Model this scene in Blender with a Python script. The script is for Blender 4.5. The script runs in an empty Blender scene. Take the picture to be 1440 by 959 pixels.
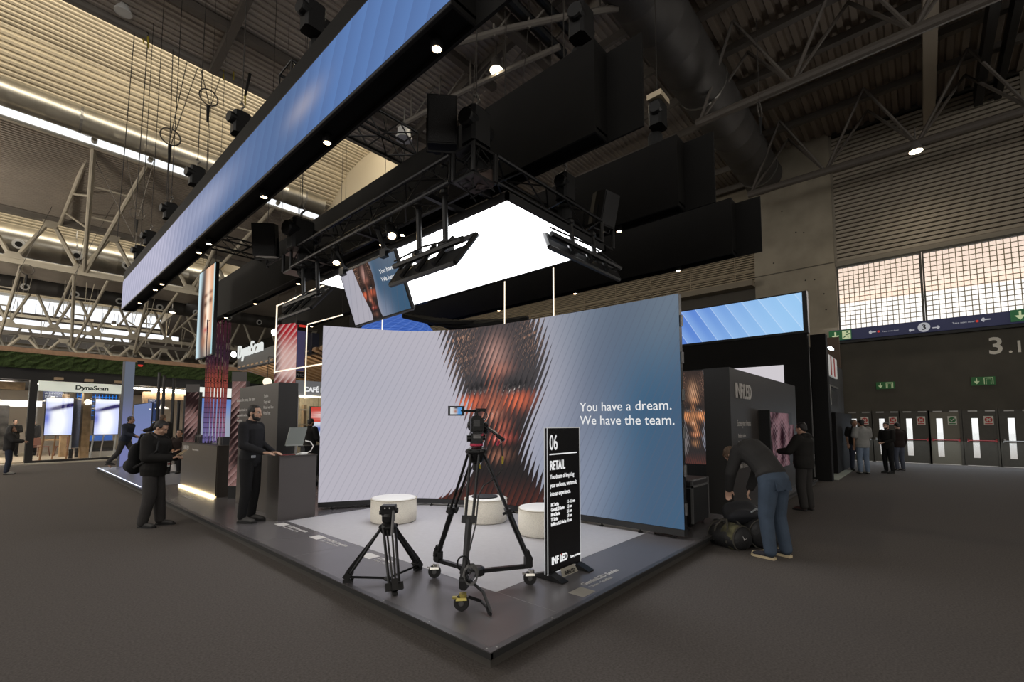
import bpy, bmesh, math, random
from mathutils import Vector, Matrix
random.seed(7)
SC = bpy.context.scene
COL = SC.collection
PI = math.pi
V = Vector

# ------------------------------------------------------------------ camera
cam_data = bpy.data.cameras.new('camera')
cam_data.sensor_width = 36.0
cam_data.lens = 644.6 / 1440 * 36.0
cam_data.shift_y = 69.5 / 1440
cam_data.clip_end = 400
cam = bpy.data.objects.new('camera', cam_data)
cam.location = (0, 0, 1.65)
cam.rotation_euler = (math.radians(90 + 4.0818), 0, math.radians(-48.0927))
COL.objects.link(cam)
SC.camera = cam

# ------------------------------------------------------------------ world, exposure, big lights
SC.view_settings.view_transform = 'Standard'
SC.view_settings.look = 'None'
SC.view_settings.exposure = 0.0
SC.view_settings.gamma = 1.0
SC.view_settings.use_curve_mapping = False
SC.cycles.use_denoising = True
SC.cycles.max_bounces = 6
SC.cycles.diffuse_bounces = 3
SC.cycles.glossy_bounces = 3
SC.cycles.transparent_max_bounces = 8
SC.cycles.sample_clamp_indirect = 4.0
SC.cycles.caustics_reflective = False
SC.cycles.caustics_refractive = False
world = bpy.data.worlds.new('daylight')
SC.world = world
world.use_nodes = True
wb = world.node_tree.nodes['Background']
wb.inputs[0].default_value = (1.0, 0.955, 0.90, 1)
wb.inputs[1].default_value = 1.3

def area_light(name, loc, direction, sx, sy, power, col):
    d = bpy.data.lights.new(name, 'AREA')
    d.shape = 'RECTANGLE'; d.size = sx; d.size_y = sy; d.energy = power; d.color = col
    o = bpy.data.objects.new(name, d)
    o.location = loc
    o.rotation_euler = V(direction).to_track_quat('-Z', 'Y').to_euler()
    COL.objects.link(o)
    return o

# daylight falling through the sawtooth glazing on to the pale sheet of each roof bay
BAY = 18.85
for k in range(3):
    area_light('roof_glazing_daylight', (-1.5, 16.75 + BAY * k, 13.9), (0, 1, 0.12), 24, 1.5, 800 if k == 0 else 500, (1.0, 0.91, 0.74))
# daylight through the grid windows of the right wall
area_light('window_daylight', (24.3, -0.8, 7.2), (-1, 0, -0.55), 8, 3, 200, (1.0, 0.95, 0.9))
area_light('door_daylight', (24.9, -0.8, 1.1), (-1, 0, -1.2), 7, 1.2, 90, (0.75, 0.87, 1.0))

# ------------------------------------------------------------------ mesh helper
class MB:
    def __init__(s): s.v = []; s.f = []; s.uv = None
    def add(s, vs, fs):
        n = len(s.v); s.v += [tuple(p) for p in vs]; s.f += [tuple(i + n for i in f) for f in fs]; return s
    def box(s, a, b):                                   # opposite corners
        x0, x1 = sorted((a[0], b[0])); y0, y1 = sorted((a[1], b[1])); z0, z1 = sorted((a[2], b[2]))
        return s.add([(x0,y0,z0),(x1,y0,z0),(x1,y1,z0),(x0,y1,z0),(x0,y0,z1),(x1,y0,z1),(x1,y1,z1),(x0,y1,z1)],
                     [(0,3,2,1),(4,5,6,7),(0,1,5,4),(1,2,6,5),(2,3,7,6),(3,0,4,7)])
    def obox(s, c, ex, ey, ez):                         # oriented box: centre and half axes
        c, ex, ey, ez = V(c), V(ex), V(ey), V(ez)
        p = [c + ex*i + ey*j + ez*k for k in (-1,1) for j in (-1,1) for i in (-1,1)]
        return s.add(p, [(0,2,3,1),(4,5,7,6),(0,1,5,4),(1,3,7,5),(3,2,6,7),(2,0,4,6)])
    def bbox(s, a, b, bev):                             # box with bevelled vertical and top edges
        x0, x1 = sorted((a[0], b[0])); y0, y1 = sorted((a[1], b[1])); z0, z1 = sorted((a[2], b[2])); e = bev
        ring = lambda i, z: [(x0+i+e,y0+i,z),(x1-i-e,y0+i,z),(x1-i,y0+i+e,z),(x1-i,y1-i-e,z),(x1-i-e,y1-i,z),(x0+i+e,y1-i,z),(x0+i,y1-i-e,z),(x0+i,y0+i+e,z)]
        rings = [ring(0, z0), ring(0, z1 - e), ring(e*0.7, z1)]
        vs = sum(rings, []); fs = []
        for r in range(2):
            for i in range(8):
                j = (i + 1) % 8; fs.append((r*8+i, r*8+j, r*8+8+j, r*8+8+i))
        fs += [tuple(range(7,-1,-1)), tuple(range(16,24))]
        return s.add(vs, fs)
    def tube(s, p0, p1, r0, r1=None, n=8, caps=True):
        p0, p1 = V(p0), V(p1); r1 = r0 if r1 is None else r1
        d = (p1 - p0)
        if d.length < 1e-6: return s
        d.normalize(); a = d.orthogonal().normalized(); b = d.cross(a)
        vs = []
        for p, r in ((p0, r0), (p1, r1)):
            for i in range(n):
                t = 2*PI*i/n; vs.append(p + a*(math.cos(t)*r) + b*(math.sin(t)*r))
        fs = [(i, (i+1)%n, n+(i+1)%n, n+i) for i in range(n)]
        if caps: fs += [tuple(range(n-1,-1,-1)), tuple(range(n,2*n))]
        return s.add(vs, fs)
    def path(s, pts, r, n=6):                           # tube along a polyline
        pts = [V(p) for p in pts]; vs = []; m = len(pts); a = None
        for i, p in enumerate(pts):
            d = (pts[min(i+1, m-1)] - pts[max(i-1, 0)]).normalized()
            a = d.orthogonal().normalized() if a is None else (a - d*a.dot(d)).normalized()
            b = d.cross(a); rr = r[i] if isinstance(r, (list, tuple)) else r
            for k in range(n):
                t = 2*PI*k/n; vs.append(p + a*(math.cos(t)*rr) + b*(math.sin(t)*rr))
        fs = [(i*n+k, i*n+(k+1)%n, (i+1)*n+(k+1)%n, (i+1)*n+k) for i in range(m-1) for k in range(n)]
        fs += [tuple(range(n-1,-1,-1)), tuple(range((m-1)*n, m*n))]
        return s.add(vs, fs)
    def lathe(s, prof, c=(0,0,0), n=24, axis=(0,0,1)):  # prof: (radius, height) pairs
        ax = V(axis).normalized(); a = ax.orthogonal().normalized(); b = ax.cross(a); c = V(c)
        vs = []
        for r, h in prof:
            for i in range(n):
                t = 2*PI*i/n; vs.append(c + ax*h + a*(math.cos(t)*r) + b*(math.sin(t)*r))
        m = len(prof)
        fs = [(j*n+i, j*n+(i+1)%n, (j+1)*n+(i+1)%n, (j+1)*n+i) for j in range(m-1) for i in range(n)]
        fs += [tuple(range(n-1,-1,-1)), tuple(range((m-1)*n, m*n))]
        return s.add(vs, fs)
    def ball(s, c, r, n=12, m=8, M=None):               # ellipsoid; r may be a triple, M a rotation
        r = (r,r,r) if isinstance(r,(int,float)) else r; c = V(c); vs = []
        M = M or Matrix.Identity(3)
        vs.append(c + M @ V((0,0,-r[2])))
        for j in range(1, m):
            t = -PI/2 + PI*j/m
            for i in range(n):
                u = 2*PI*i/n; vs.append(c + M @ V((math.cos(t)*math.cos(u)*r[0], math.cos(t)*math.sin(u)*r[1], math.sin(t)*r[2])))
        vs.append(c + M @ V((0,0,r[2])))
        fs = [(0, 1+(i+1)%n, 1+i) for i in range(n)]
        fs += [(1+j*n+i, 1+j*n+(i+1)%n, 1+(j+1)*n+(i+1)%n, 1+(j+1)*n+i) for j in range(m-2) for i in range(n)]
        e = len(vs)-1; o = 1+(m-2)*n
        fs += [(o+i, o+(i+1)%n, e) for i in range(n)]
        return s.add(vs, fs)
    def prism(s, outline, ex):                          # closed outline of 3-D points pushed along ex
        n = len(outline); ex = V(ex); o = [V(p) for p in outline]
        return s.add(o + [p + ex for p in o], [tuple(range(n-1,-1,-1)), tuple(range(n,2*n))] + [(i,(i+1)%n,n+(i+1)%n,n+i) for i in range(n)])
    def quad(s, a, b, c, d): return s.add([a,b,c,d], [(0,1,2,3)])
    def loft(s, rings):                                 # rings of equal length, capped
        n = len(rings[0]); m = len(rings); vs = sum([list(r) for r in rings], [])
        fs = [(j*n+i, j*n+(i+1)%n, (j+1)*n+(i+1)%n, (j+1)*n+i) for j in range(m-1) for i in range(n)]
        fs += [tuple(range(n-1,-1,-1)), tuple(range((m-1)*n, m*n))]
        return s.add(vs, fs)
    def capsule(s, p0, p1, r0, r1, n=10):               # rounded tapered limb
        p0, p1 = V(p0), V(p1); d = p1 - p0; L = d.length
        if L < 1e-5: return s.ball(p0, max(r0, r1))
        prof = [(r0*math.sin(t), -r0*math.cos(t)) for t in (0.25, 0.75, 1.2, PI/2)] + [(r1*math.cos(t), L + r1*math.sin(t)) for t in (0, 0.4, 0.85, 1.35)]
        return s.lathe(prof, p0, n, d)
    def move(s, M): s.v = [tuple(M @ V(p)) for p in s.v]; return s

def link(o): COL.objects.link(o); return o

def mesh_obj(name, mb, mat, smooth=False):
    me = bpy.data.meshes.new(name)
    me.from_pydata([tuple(p) for p in mb.v], [], mb.f)
    if mb.uv:
        l = me.uv_layers.new(name='UVMap')
        for lp in me.loops: l.data[lp.index].uv = mb.uv[lp.vertex_index]
    if smooth:
        me.polygons.foreach_set('use_smooth', [True]*len(me.polygons))
        if smooth != True and smooth > 0: 
            try: me.set_sharp_from_angle(angle=math.radians(smooth))
            except Exception: pass
    if mat: me.materials.append(mat)
    me.update()
    return link(bpy.data.objects.new(name, me))

def root_of(o):
    while o.parent: o = o.parent
    return o

def part(name, mb, mat, parent, smooth=False, world=True, label=None):
    """a part (or sub-part) of a thing; world=True: the shape was drawn in world coordinates"""
    o = mesh_obj(name, mb, mat, smooth)
    o.parent = parent
    if world:
        r = root_of(parent)
        M = Matrix.Translation(r.location) @ r.rotation_euler.to_matrix().to_4x4()
        o.data.transform(M.inverted())
    if label: o['label'] = label
    return o

def thing(name, label, cat, loc=(0,0,0), rz=0, group=None):
    o = bpy.data.objects.new(name, None)
    o.empty_display_size = 0.1
    o.location = loc; o.rotation_euler = (0,0,rz)
    o['label'] = label; o['category'] = cat
    if group: o['group'] = group
    return link(o)

def solo(name, mb, mat, label, cat, smooth=False, group=None):      # a thing that is one mesh (world coordinates)
    o = mesh_obj(name, mb, mat, smooth); o['label'] = label; o['category'] = cat
    if group: o['group'] = group
    return o

def struct(name, mb, mat, smooth=False, parent=None):
    o = mesh_obj(name, mb, mat, smooth)
    if parent: o.parent = parent
    else: o['kind'] = 'structure'
    return o

def dup(o, parent=None):                                            # a thing with its parts and sub-parts, mesh data shared
    c = o.copy(); link(c)
    if parent: c.parent = parent
    for ch in list(o.children): dup(ch, c)
    return c

def text_mesh(body, size, mat, origin, right, up, name='lettering', parent=None, align='LEFT', depth=0.002, bold=0.0, spacing=1.0, world=True, sx=1.0):
    cu = bpy.data.curves.new(name, 'FONT')
    cu.body = body; cu.size = size; cu.align_x = align; cu.extrude = depth/2; cu.offset = bold; cu.space_character = spacing
    cu.resolution_u = 3
    to = bpy.data.objects.new(name, cu); link(to)
    dg = bpy.context.evaluated_depsgraph_get()
    me = bpy.data.meshes.new_from_object(to.evaluated_get(dg))
    bpy.data.objects.remove(to); bpy.data.curves.remove(cu)
    r = V(right).normalized(); u = V(up).normalized(); n = r.cross(u)
    M = Matrix.Translation(V(origin)) @ Matrix((r*sx, u, n)).transposed().to_4x4()
    me.transform(M)
    me.materials.clear(); me.materials.append(mat)
    o = link(bpy.data.objects.new(name, me))
    if parent:
        o.parent = parent
        if world:
            rt = root_of(parent)
            me.transform((Matrix.Translation(rt.location) @ rt.rotation_euler.to_matrix().to_4x4()).inverted())
    return o

# ------------------------------------------------------------------ materials
MATS = {}
def mat(name, col, rough=0.6, metal=0.0, var=0.0, scale=8.0, bump=0.0, emit=None, strength=0.0, spec=0.5, coat=0.0):
    if name in MATS: return MATS[name]
    m = bpy.data.materials.new(name); m.use_nodes = True
    nt = m.node_tree; b = nt.nodes['Principled BSDF']
    b.inputs['Base Color'].default_value = (*col, 1); b.inputs['Roughness'].default_value = rough; b.inputs['Metallic'].default_value = metal
    b.inputs['Specular IOR Level'].default_value = spec
    if coat: b.inputs['Coat Weight'].default_value = coat
    if emit: b.inputs['Emission Color'].default_value = (*emit, 1); b.inputs['Emission Strength'].default_value = strength
    if var or bump:
        tc = nt.nodes.new('ShaderNodeTexCoord'); nz = nt.nodes.new('ShaderNodeTexNoise')
        nz.inputs['Scale'].default_value = scale; nz.inputs['Detail'].default_value = 4
        nt.links.new(tc.outputs['Object'], nz.inputs['Vector'])
        if var:
            mr = nt.nodes.new('ShaderNodeMapRange')
            mr.inputs['From Min'].default_value = 0.3; mr.inputs['From Max'].default_value = 0.7
            mr.inputs['To Min'].default_value = 1 - var; mr.inputs['To Max'].default_value = 1 + var
            mx = nt.nodes.new('ShaderNodeVectorMath'); mx.operation = 'SCALE'; mx.inputs[0].default_value = col
            nt.links.new(nz.outputs['Fac'], mr.inputs['Value']); nt.links.new(mr.outputs['Result'], mx.inputs['Scale'])
            nt.links.new(mx.outputs[0], b.inputs['Base Color'])
        if bump:
            bp = nt.nodes.new('ShaderNodeBump'); bp.inputs['Strength'].default_value = bump; bp.inputs['Distance'].default_value = 0.02
            nt.links.new(nz.outputs['Fac'], bp.inputs['Height']); nt.links.new(bp.outputs[0], b.inputs['Normal'])
    MATS[name] = m
    return m

def emission(name, col, s=1.0):
    if name in MATS: return MATS[name]
    m = bpy.data.materials.new(name); m.use_nodes = True; nt = m.node_tree; nt.nodes.clear()
    e = nt.nodes.new('ShaderNodeEmission'); e.inputs[0].default_value = (*col, 1); e.inputs[1].default_value = s
    o = nt.nodes.new('ShaderNodeOutputMaterial'); nt.links.new(e.outputs[0], o.inputs[0])
    MATS[name] = m
    return m

def glass_mat(name, tint=(0.9,0.93,0.95), clear=0.9):
    if name in MATS: return MATS[name]
    m = bpy.data.materials.new(name); m.use_nodes = True; nt = m.node_tree; nt.nodes.clear()
    t = nt.nodes.new('ShaderNodeBsdfTransparent'); t.inputs[0].default_value = (*tint, 1)
    g = nt.nodes.new('ShaderNodeBsdfGlossy'); g.inputs['Roughness'].default_value = 0.03
    x = nt.nodes.new('ShaderNodeMixShader'); x.inputs[0].default_value = 1 - clear
    o = nt.nodes.new('ShaderNodeOutputMaterial')
    nt.links.new(t.outputs[0], x.inputs[1]); nt.links.new(g.outputs[0], x.inputs[2]); nt.links.new(x.outputs[0], o.inputs[0])
    MATS[name] = m
    return m

# node expressions: numbers flow through math nodes
class E:
    def __init__(s, nt, sock): s.nt = nt; s.k = sock
    def op(s, o, *a, clamp=False):
        n = s.nt.nodes.new('ShaderNodeMath'); n.operation = o; n.use_clamp = clamp
        for i, x in enumerate((s,) + a):
            if isinstance(x, E): s.nt.links.new(x.k, n.inputs[i])
            else: n.inputs[i].default_value = float(x)
        return E(s.nt, n.outputs[0])
    def __add__(s, b): return s.op('ADD', b)
    __radd__ = __add__
    def __sub__(s, b): return s.op('SUBTRACT', b)
    def __rsub__(s, b): return (s * -1.0) + b
    def __mul__(s, b): return s.op('MULTIPLY', b)
    __rmul__ = __mul__
    def __truediv__(s, b): return s.op('DIVIDE', b)
    def frac(s): return s.op('FRACT')
    def sin(s): return s.op('SINE')
    def clamp(s): return s.op('ADD', 0.0, clamp=True)
    def step(s, a, b):                                  # smooth 0..1 between a and b
        n = s.nt.nodes.new('ShaderNodeMapRange'); n.interpolation_type = 'SMOOTHSTEP'
        s.nt.links.new(s.k, n.inputs['Value'])
        lo, hi, t0, t1 = (a, b, 0.0, 1.0) if a < b else (b, a, 1.0, 0.0)
        n.inputs['From Min'].default_value = lo; n.inputs['From Max'].default_value = hi
        n.inputs['To Min'].default_value = t0; n.inputs['To Max'].default_value = t1
        return E(s.nt, n.outputs['Result'])
def gauss(x, y, cx, cy, sx, sy):
    a = (x - cx) / sx; b = (y - cy) / sy
    return ((a*a + b*b) * -1.0).op('EXPONENT')
def mixc(nt, fac, a, b):
    n = nt.nodes.new('ShaderNodeMix'); n.data_type = 'RGBA'; n.clamp_factor = True
    if isinstance(fac, E): nt.links.new(fac.k, n.inputs[0])
    else: n.inputs[0].default_value = fac
    for i, c in ((6, a), (7, b)):
        if isinstance(c, tuple): n.inputs[i].default_value = (*c, 1)
        else: nt.links.new(c, n.inputs[i])
    return n.outputs[2]

def screen_mat(name, paint, strength=1.0, gloss=0.0):
    """an LED screen: paint(nt, u, v) returns the colour socket it shows"""
    m = bpy.data.materials.new(name); m.use_nodes = True; nt = m.node_tree; nt.nodes.clear()
    uvn = nt.nodes.new('ShaderNodeUVMap'); sp = nt.nodes.new('ShaderNodeSeparateXYZ'); nt.links.new(uvn.outputs[0], sp.inputs[0])
    c = paint(nt, E(nt, sp.outputs[0]), E(nt, sp.outputs[1]))
    e = nt.nodes.new('ShaderNodeEmission'); nt.links.new(c, e.inputs[0]); e.inputs[1].default_value = strength
    o = nt.nodes.new('ShaderNodeOutputMaterial'); nt.links.new(e.outputs[0], o.inputs[0])
    m.cycles.emission_sampling = 'FRONT' if hasattr(m, 'cycles') else 'AUTO'
    return m

BLACK = mat('black_panel', (0.0068, 0.0064, 0.006), 0.75, var=0.12, scale=3, spec=0.2)
BLACKM = mat('black_steel', (0.014, 0.014, 0.0145), 0.42, 0.3, spec=0.4)
BLACKP = mat('black_plastic', (0.009, 0.009, 0.0095), 0.5, spec=0.35)
RUBBER = mat('black_rubber', (0.01, 0.01, 0.01), 0.8)
CHROME = mat('chrome', (0.7, 0.68, 0.62), 0.2, 1.0)
STEEL = mat('grey_steel', (0.3, 0.29, 0.27), 0.4, 0.8)
PALESTEEL = mat('painted_pale_steel', (0.55, 0.5, 0.4), 0.55, var=0.1, scale=2)
DARKSTEEL = mat('painted_dark_steel', (0.2, 0.18, 0.155), 0.55, var=0.1, scale=2)
WOOD = mat('pale_wood', (0.5, 0.34, 0.19), 0.5, var=0.25, scale=6)
WHITEP = mat('white_paint', (0.7, 0.7, 0.68), 0.5)
BROWNDARK = mat('dark_brown_laminate', (0.05, 0.042, 0.036), 0.45, var=0.1, scale=2)
LETTER = emission('white_lettering', (0.9, 0.9, 0.9), 0.9)
PRINT = mat('white_print', (0.62, 0.6, 0.58), 0.6)
WARM = emission('warm_downlight', (1.0, 0.74, 0.42), 14)
NEON = emission('warm_neon', (1.0, 0.86, 0.66), 1.5)

# ================================================================== SETTING
CARPET = mat('grey_carpet', (0.100, 0.0895, 0.084), 0.95, var=0.22, scale=60, bump=0.25, spec=0.1)
mb = MB().quad((-60,-40,0),(60,-40,0),(60,115,0),(-60,115,0))
struct('floor', mb, CARPET)

# ---- right wall (plane X = 25): dark lower wall, doors, sign strip, grid windows, louvres, concrete pier
WX = 25.1
CONC = mat('cast_concrete', (0.33, 0.29, 0.22), 0.85, var=0.22, scale=0.7, bump=0.1)
DARKWALL = mat('dark_olive_wall', (0.066, 0.059, 0.044), 0.75, var=0.12, scale=1.5)
LOUV = mat('grey_louvre', (0.36, 0.315, 0.25), 0.6, var=0.08, scale=3)
wall = struct('wall_right', MB().box((WX, -20, 0), (WX+0.4, -8.6, 16)), DARKWALL)
DOORW = 1.02
dys = [2.13, 1.18, 0.30, -0.62, -1.62, -2.58, -3.6]     # centres of the door leaves, in Y
mb = MB(); ys = [2.95, 2.60] + []
mb.box((WX, -8.6, 2.16), (WX+0.3, 2.75, 5.3))           # wall over the doors
struct('wall_right_panel', mb, DARKWALL, parent=wall)
for a, b in ((-8.6, -4.15),):
    struct('wall_right_panel', MB().box((WX, a, 0), (WX+0.3, b, 2.16)), DARKWALL, parent=wall)
DOORM = mat('dark_door_paint', (0.06, 0.054, 0.041), 0.5, var=0.1)
OPEND = mat('olive_door_paint_lighter', (0.17, 0.155, 0.115), 0.5)
SLIT = glass_mat('clear_glass')
SIGNW = mat('sign_white', (0.7, 0.68, 0.6), 0.6)
REDM = mat('sign_red', (0.5, 0.03, 0.025), 0.5)
GREENM = mat('sign_green', (0.02, 0.16, 0.035), 0.5)
for i, dy in enumerate(dys):
    w = 0.40
    d = struct('door_%d' % (i+1), MB().box((WX+0.02, dy-w, 0.03), (WX+0.07, dy-0.08+0.16, 2.08)), OPEND if i == 3 else DOORM)
    d['label'] = ['dark door leaf beside the concrete pier, red cross notice', 'dark door leaf behind the two men in black', 'dark door leaf with red push bar, next right of the group of four',
                  'lighter olive door leaf with green tick notice', 'dark door leaf right of the green tick door', 'second dark door leaf right of the green tick door', 'dark door leaf at the right picture edge'][i]
    # leaf: left stile, right stile, slit glass between them
    struct('door_leaf', MB().box((WX+0.02, dy+0.26, 0.03), (WX+0.07, dy+w+0.05, 2.08)), OPEND if i == 3 else DOORM, parent=d)
    struct('door_rail', MB().box((WX+0.02, dy+0.08, 0.03), (WX+0.07, dy+0.26, 0.32)).box((WX+0.02, dy+0.08, 1.84), (WX+0.07, dy+0.26, 2.08)), OPEND if i == 3 else DOORM, parent=d)
    struct('glass_slit', MB().box((WX+0.04, dy+0.08, 0.32), (WX+0.05, dy+0.26, 1.84)), SLIT, parent=d)
    struct('push_bar', MB().tube((WX-0.06, dy-0.36, 0.98), (WX-0.06, dy+0.38, 0.98), 0.018).box((WX-0.07, dy-0.39, 0.93), (WX+0.02, dy-0.34, 1.05)).box((WX-0.07, dy+0.36, 0.93), (WX+0.02, dy+0.41, 1.05)), mat('red_bar', (0.28,0.02,0.02), 0.4) if i in (2,3,4) else STEEL, parent=d)
    for yy in (dy+0.22, dy-0.25):
        struct('door_closer', MB().box((WX-0.03, yy-0.13, 2.09), (WX+0.0, yy+0.13, 2.14)), STEEL, parent=d)
    if i != 5:
        c = dy - 0.20
        n = struct('door_notice', MB().box((WX-0.005, c-0.13, 1.58), (WX+0.02, c+0.13, 1.92)), SIGNW, parent=d)
        struct('notice_disc', MB().lathe([(0.105, 0), (0.105, 0.006)], (WX-0.012, c, 1.78), 20, (1,0,0)), GREENM if i == 3 else REDM, parent=n)
        k = MB()
        if i == 3:
            k.obox((WX-0.014, c+0.03, 1.765), (0.002,0,0), (0,0.03,0.03), (0,0.01,-0.01)).obox((WX-0.014, c-0.02, 1.785), (0.002,0,0), (0,0.05,-0.05), (0,0.01,0.01))
        else:
            for s_ in (1,-1): k.obox((WX-0.014, c, 1.78), (0.002,0,0), (0,0.05,0.05*s_), (0,-0.012*s_,0.012))
        struct('notice_mark', k, SIGNW, parent=n)
        struct('notice_bar', MB().box((WX-0.012, c-0.1, 1.61), (WX-0.003, c+0.1, 1.65)), GREENM if i == 3 else REDM, parent=n)
    struct('door_frame', MB().box((WX, dy+w+0.05, 0), (WX+0.12, dy+w+0.11, 2.16)), DOORM, parent=d)
    struct('door_frame', MB().box((WX, dy-w-0.07, 0), (WX+0.12, dy-w, 2.16)), DOORM, parent=d)
for a_, b_ in zip(dys[:-1], dys[1:]): struct('door_mullion', MB().box((WX+0.06, b_+0.44, 0.02), (WX+0.2, a_-0.38, 2.16)), DOORM, parent=wall)
struct('door_header', MB().box((WX+0.03,-8.6,2.08),(WX+0.25,2.75,2.2)), DOORM, parent=wall)
struct('baseboard_right', MB().box((WX-0.05, -8.6, 0), (WX+0.3, 2.75, 0.02)), STEEL)
# exit signs on the wall
def pict_sign(name, label, y, z, w, h, man):
    t = thing(name, label, 'exit sign', (WX-0.02, y, z))
    part('backing', MB().box((WX-0.04, y-w/2, z-h/2), (WX-0.005, y+w/2, z+h/2)), GREENM, t)
    pale = emission('exit_pictogram', (0.42, 0.5, 0.28), 0.55)
    a = MB().box((WX-0.046, y+w*0.26-0.02*w, z-h*0.1), (WX-0.041, y+w*0.26+0.03*w, z+h*0.36))
    a.prism([(WX-0.046, y+w*0.26+w*0.13, z+h*0.0), (WX-0.046, y+w*0.26-w*0.12, z+h*0.0), (WX-0.046, y+w*0.265, z-h*0.38)], (0.005,0,0))
    part('arrow', a, pale, t)
    b = MB(); c = y - w*0.22; e = h*0.36
    if man:
        part('pictogram_field', MB().box((WX-0.044, c-w*0.19, z-h*0.4), (WX-0.041, c+w*0.19, z+h*0.4)), pale, t)
        b.ball((WX-0.047, c-0.03*w, z+h*0.26), (0.004, h*0.08, h*0.08), 8, 5)
        b.obox((WX-0.047, c, z+h*0.05), (0.003,0,0), (0,h*0.06,-h*0.02), (0,h*0.03,h*0.15))
        for dy_, dz_, k_ in ((0.16,-0.16,1),(-0.12,-0.2,1),(0.17,0.1,1),(-0.16,0.06,1)):
            b.obox((WX-0.047, c+dy_*h, z+dz_*h), (0.003,0,0), (0,dy_*h*0.75,dz_*h*0.75), (0,-dz_*h*0.2,dy_*h*0.2))
        part('running_figure', b, GREENM, t)
    else:
        for r_ in (0, 1):
            q = 1 - 0.45*r_
            b.box((WX-0.046, c-w*0.19*q, z-h*0.4), (WX-0.041, c-w*0.16*q, z+h*0.4*q)).box((WX-0.046, c+w*0.16*q, z-h*0.4), (WX-0.041, c+w*0.19*q, z+h*0.4*q)).box((WX-0.046, c-w*0.19*q, z+h*0.36*q), (WX-0.041, c+w*0.19*q, z+h*0.4*q))
        part('door_pictogram', b, pale, t)
pict_sign('exit_sign', 'small green exit sign on the dark wall above the group of four', 1.16, 3.25, 0.62, 0.30, False)
pict_sign('exit_sign', 'small green exit sign on the dark wall under the large numeral', -1.75, 3.26, 0.66, 0.32, False)
# wayfinding strip with its lettering
t = thing('wayfinding_banner', 'long dark blue overhead direction strip under the grid windows', 'sign', (WX-0.2, 0, 5.55))
part('strip', MB().box((WX-0.28, -6.0, 5.32), (WX-0.2, 3.0, 5.80)), mat('banner_blue', (0.022, 0.026, 0.07), 0.5, emit=(0.02,0.025,0.08), strength=0.25), t)
part('bracket_rail', MB().box((WX-0.2, -6.0, 5.2), (WX+0.02, 3.0, 5.32)), BLACKM, t)
rgt, upv = V((0,-1,0)), V((0,0,1))
pal = emission('banner_text', (0.62, 0.62, 0.66), 0.6)
text_mesh('Take next door', 0.085, pal, (WX-0.285, 1.15, 5.50), rgt, upv, parent=t)
text_mesh('Take next door', 0.1, pal, (WX-0.285, -1.0, 5.53), rgt, upv, parent=t)
text_mesh('3', 0.3, BLACKP, (WX-0.30, -0.17, 5.43), rgt, upv, parent=t, align='CENTER', bold=0.006)
part('number_disc', MB().lathe([(0.19, 0), (0.19, 0.008)], (WX-0.292, -0.17, 5.53), 24, (1,0,0)), pal, t)
def arrow(y, z, s_, d_):
    a = MB().box((WX-0.29, y-s_, z-0.02), (WX-0.281, y+s_, z+0.02))
    for k in (1,-1): a.obox((WX-0.286, y+d_*s_*0.72, z+k*s_*0.28), (0.004,0,0), (0,-d_*s_*0.3,k*s_*0.3), (0,0.02,0.02*k*d_))
    part('arrow', a, pal, t)
arrow(1.47, 5.55, 0.11, 1); arrow(-1.93, 5.58, 0.12, 1); arrow(0.2, 5.46, 0.08, 1); arrow(-0.52, 5.47, 0.1, -1)
for y_ in (1.27, -1.69): part('red_dot', MB().lathe([(0.045,0),(0.045,0.008)], (WX-0.292, y_, 5.55), 14, (1,0,0)), emission('red_dot', (0.75,0.06,0.04), 0.7), t)
for y_, z0_, lab in ((2.68, 5.33, 'green exit plate with arrow and running figure, left end of the blue strip'), (-2.9, 5.38, 'green exit plate with white arrow, right end of the blue strip')):
    pict = thing('exit_plate', lab, 'exit sign', (WX-0.3, y_, z0_))
    part('plate', MB().box((WX-0.33, y_-0.48, z0_), (WX-0.29, y_+0.34, z0_+0.44)), mat('exit_green', (0.012,0.09,0.03), 0.5, emit=(0.02,0.14,0.045), strength=0.3), pict)
    lit = emission('exit_lit', (0.6, 0.68, 0.4), 0.75); z = z0_ + 0.22; y = y_ + 0.1
    a = MB().box((WX-0.34, y-0.03, z-0.02), (WX-0.33, y+0.03, z+0.16)).prism([(WX-0.34, y+0.14, z+0.0), (WX-0.34, y-0.14, z+0.0), (WX-0.34, y, z-0.17)], (0.01,0,0))
    part('arrow', a, lit, pict)
    c = y_ - 0.30
    part('figure_field', MB().box((WX-0.336, c-0.15, z0_+0.04), (WX-0.33, c+0.15, z0_+0.40)), lit, pict)
    b = MB().ball((WX-0.34, c-0.03, z+0.11), (0.005, 0.035, 0.035), 8, 5)
    for dy_, dz_ in ((0.0,0.02),(0.06,-0.08),(-0.05,-0.09),(0.08,0.04),(-0.07,0.02)): b.obox((WX-0.34, c+dy_, z+dz_), (0.004,0,0), (0,dy_*0.7+0.005,dz_*0.7+0.02), (0,0.018,0.012))
    part('running_figure', b, mat('exit_green', (0,0,0)), pict)
text_mesh('3', 0.90, mat('wall_numeral', (0.8,0.76,0.66), 0.7), (WX-0.01, -1.93, 4.28), rgt, upv, name='wall_numeral', parent=None, bold=0.015)['kind'] = 'structure'
text_mesh('.17', 0.62, mat('wall_numeral', (0,0,0)), (WX-0.01, -2.46, 4.28), rgt, upv, name='wall_numeral', parent=None, bold=0.008)['kind'] = 'structure'
for o in COL.objects:
    if o.name.startswith('wall_numeral'): o.parent = wall
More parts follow.
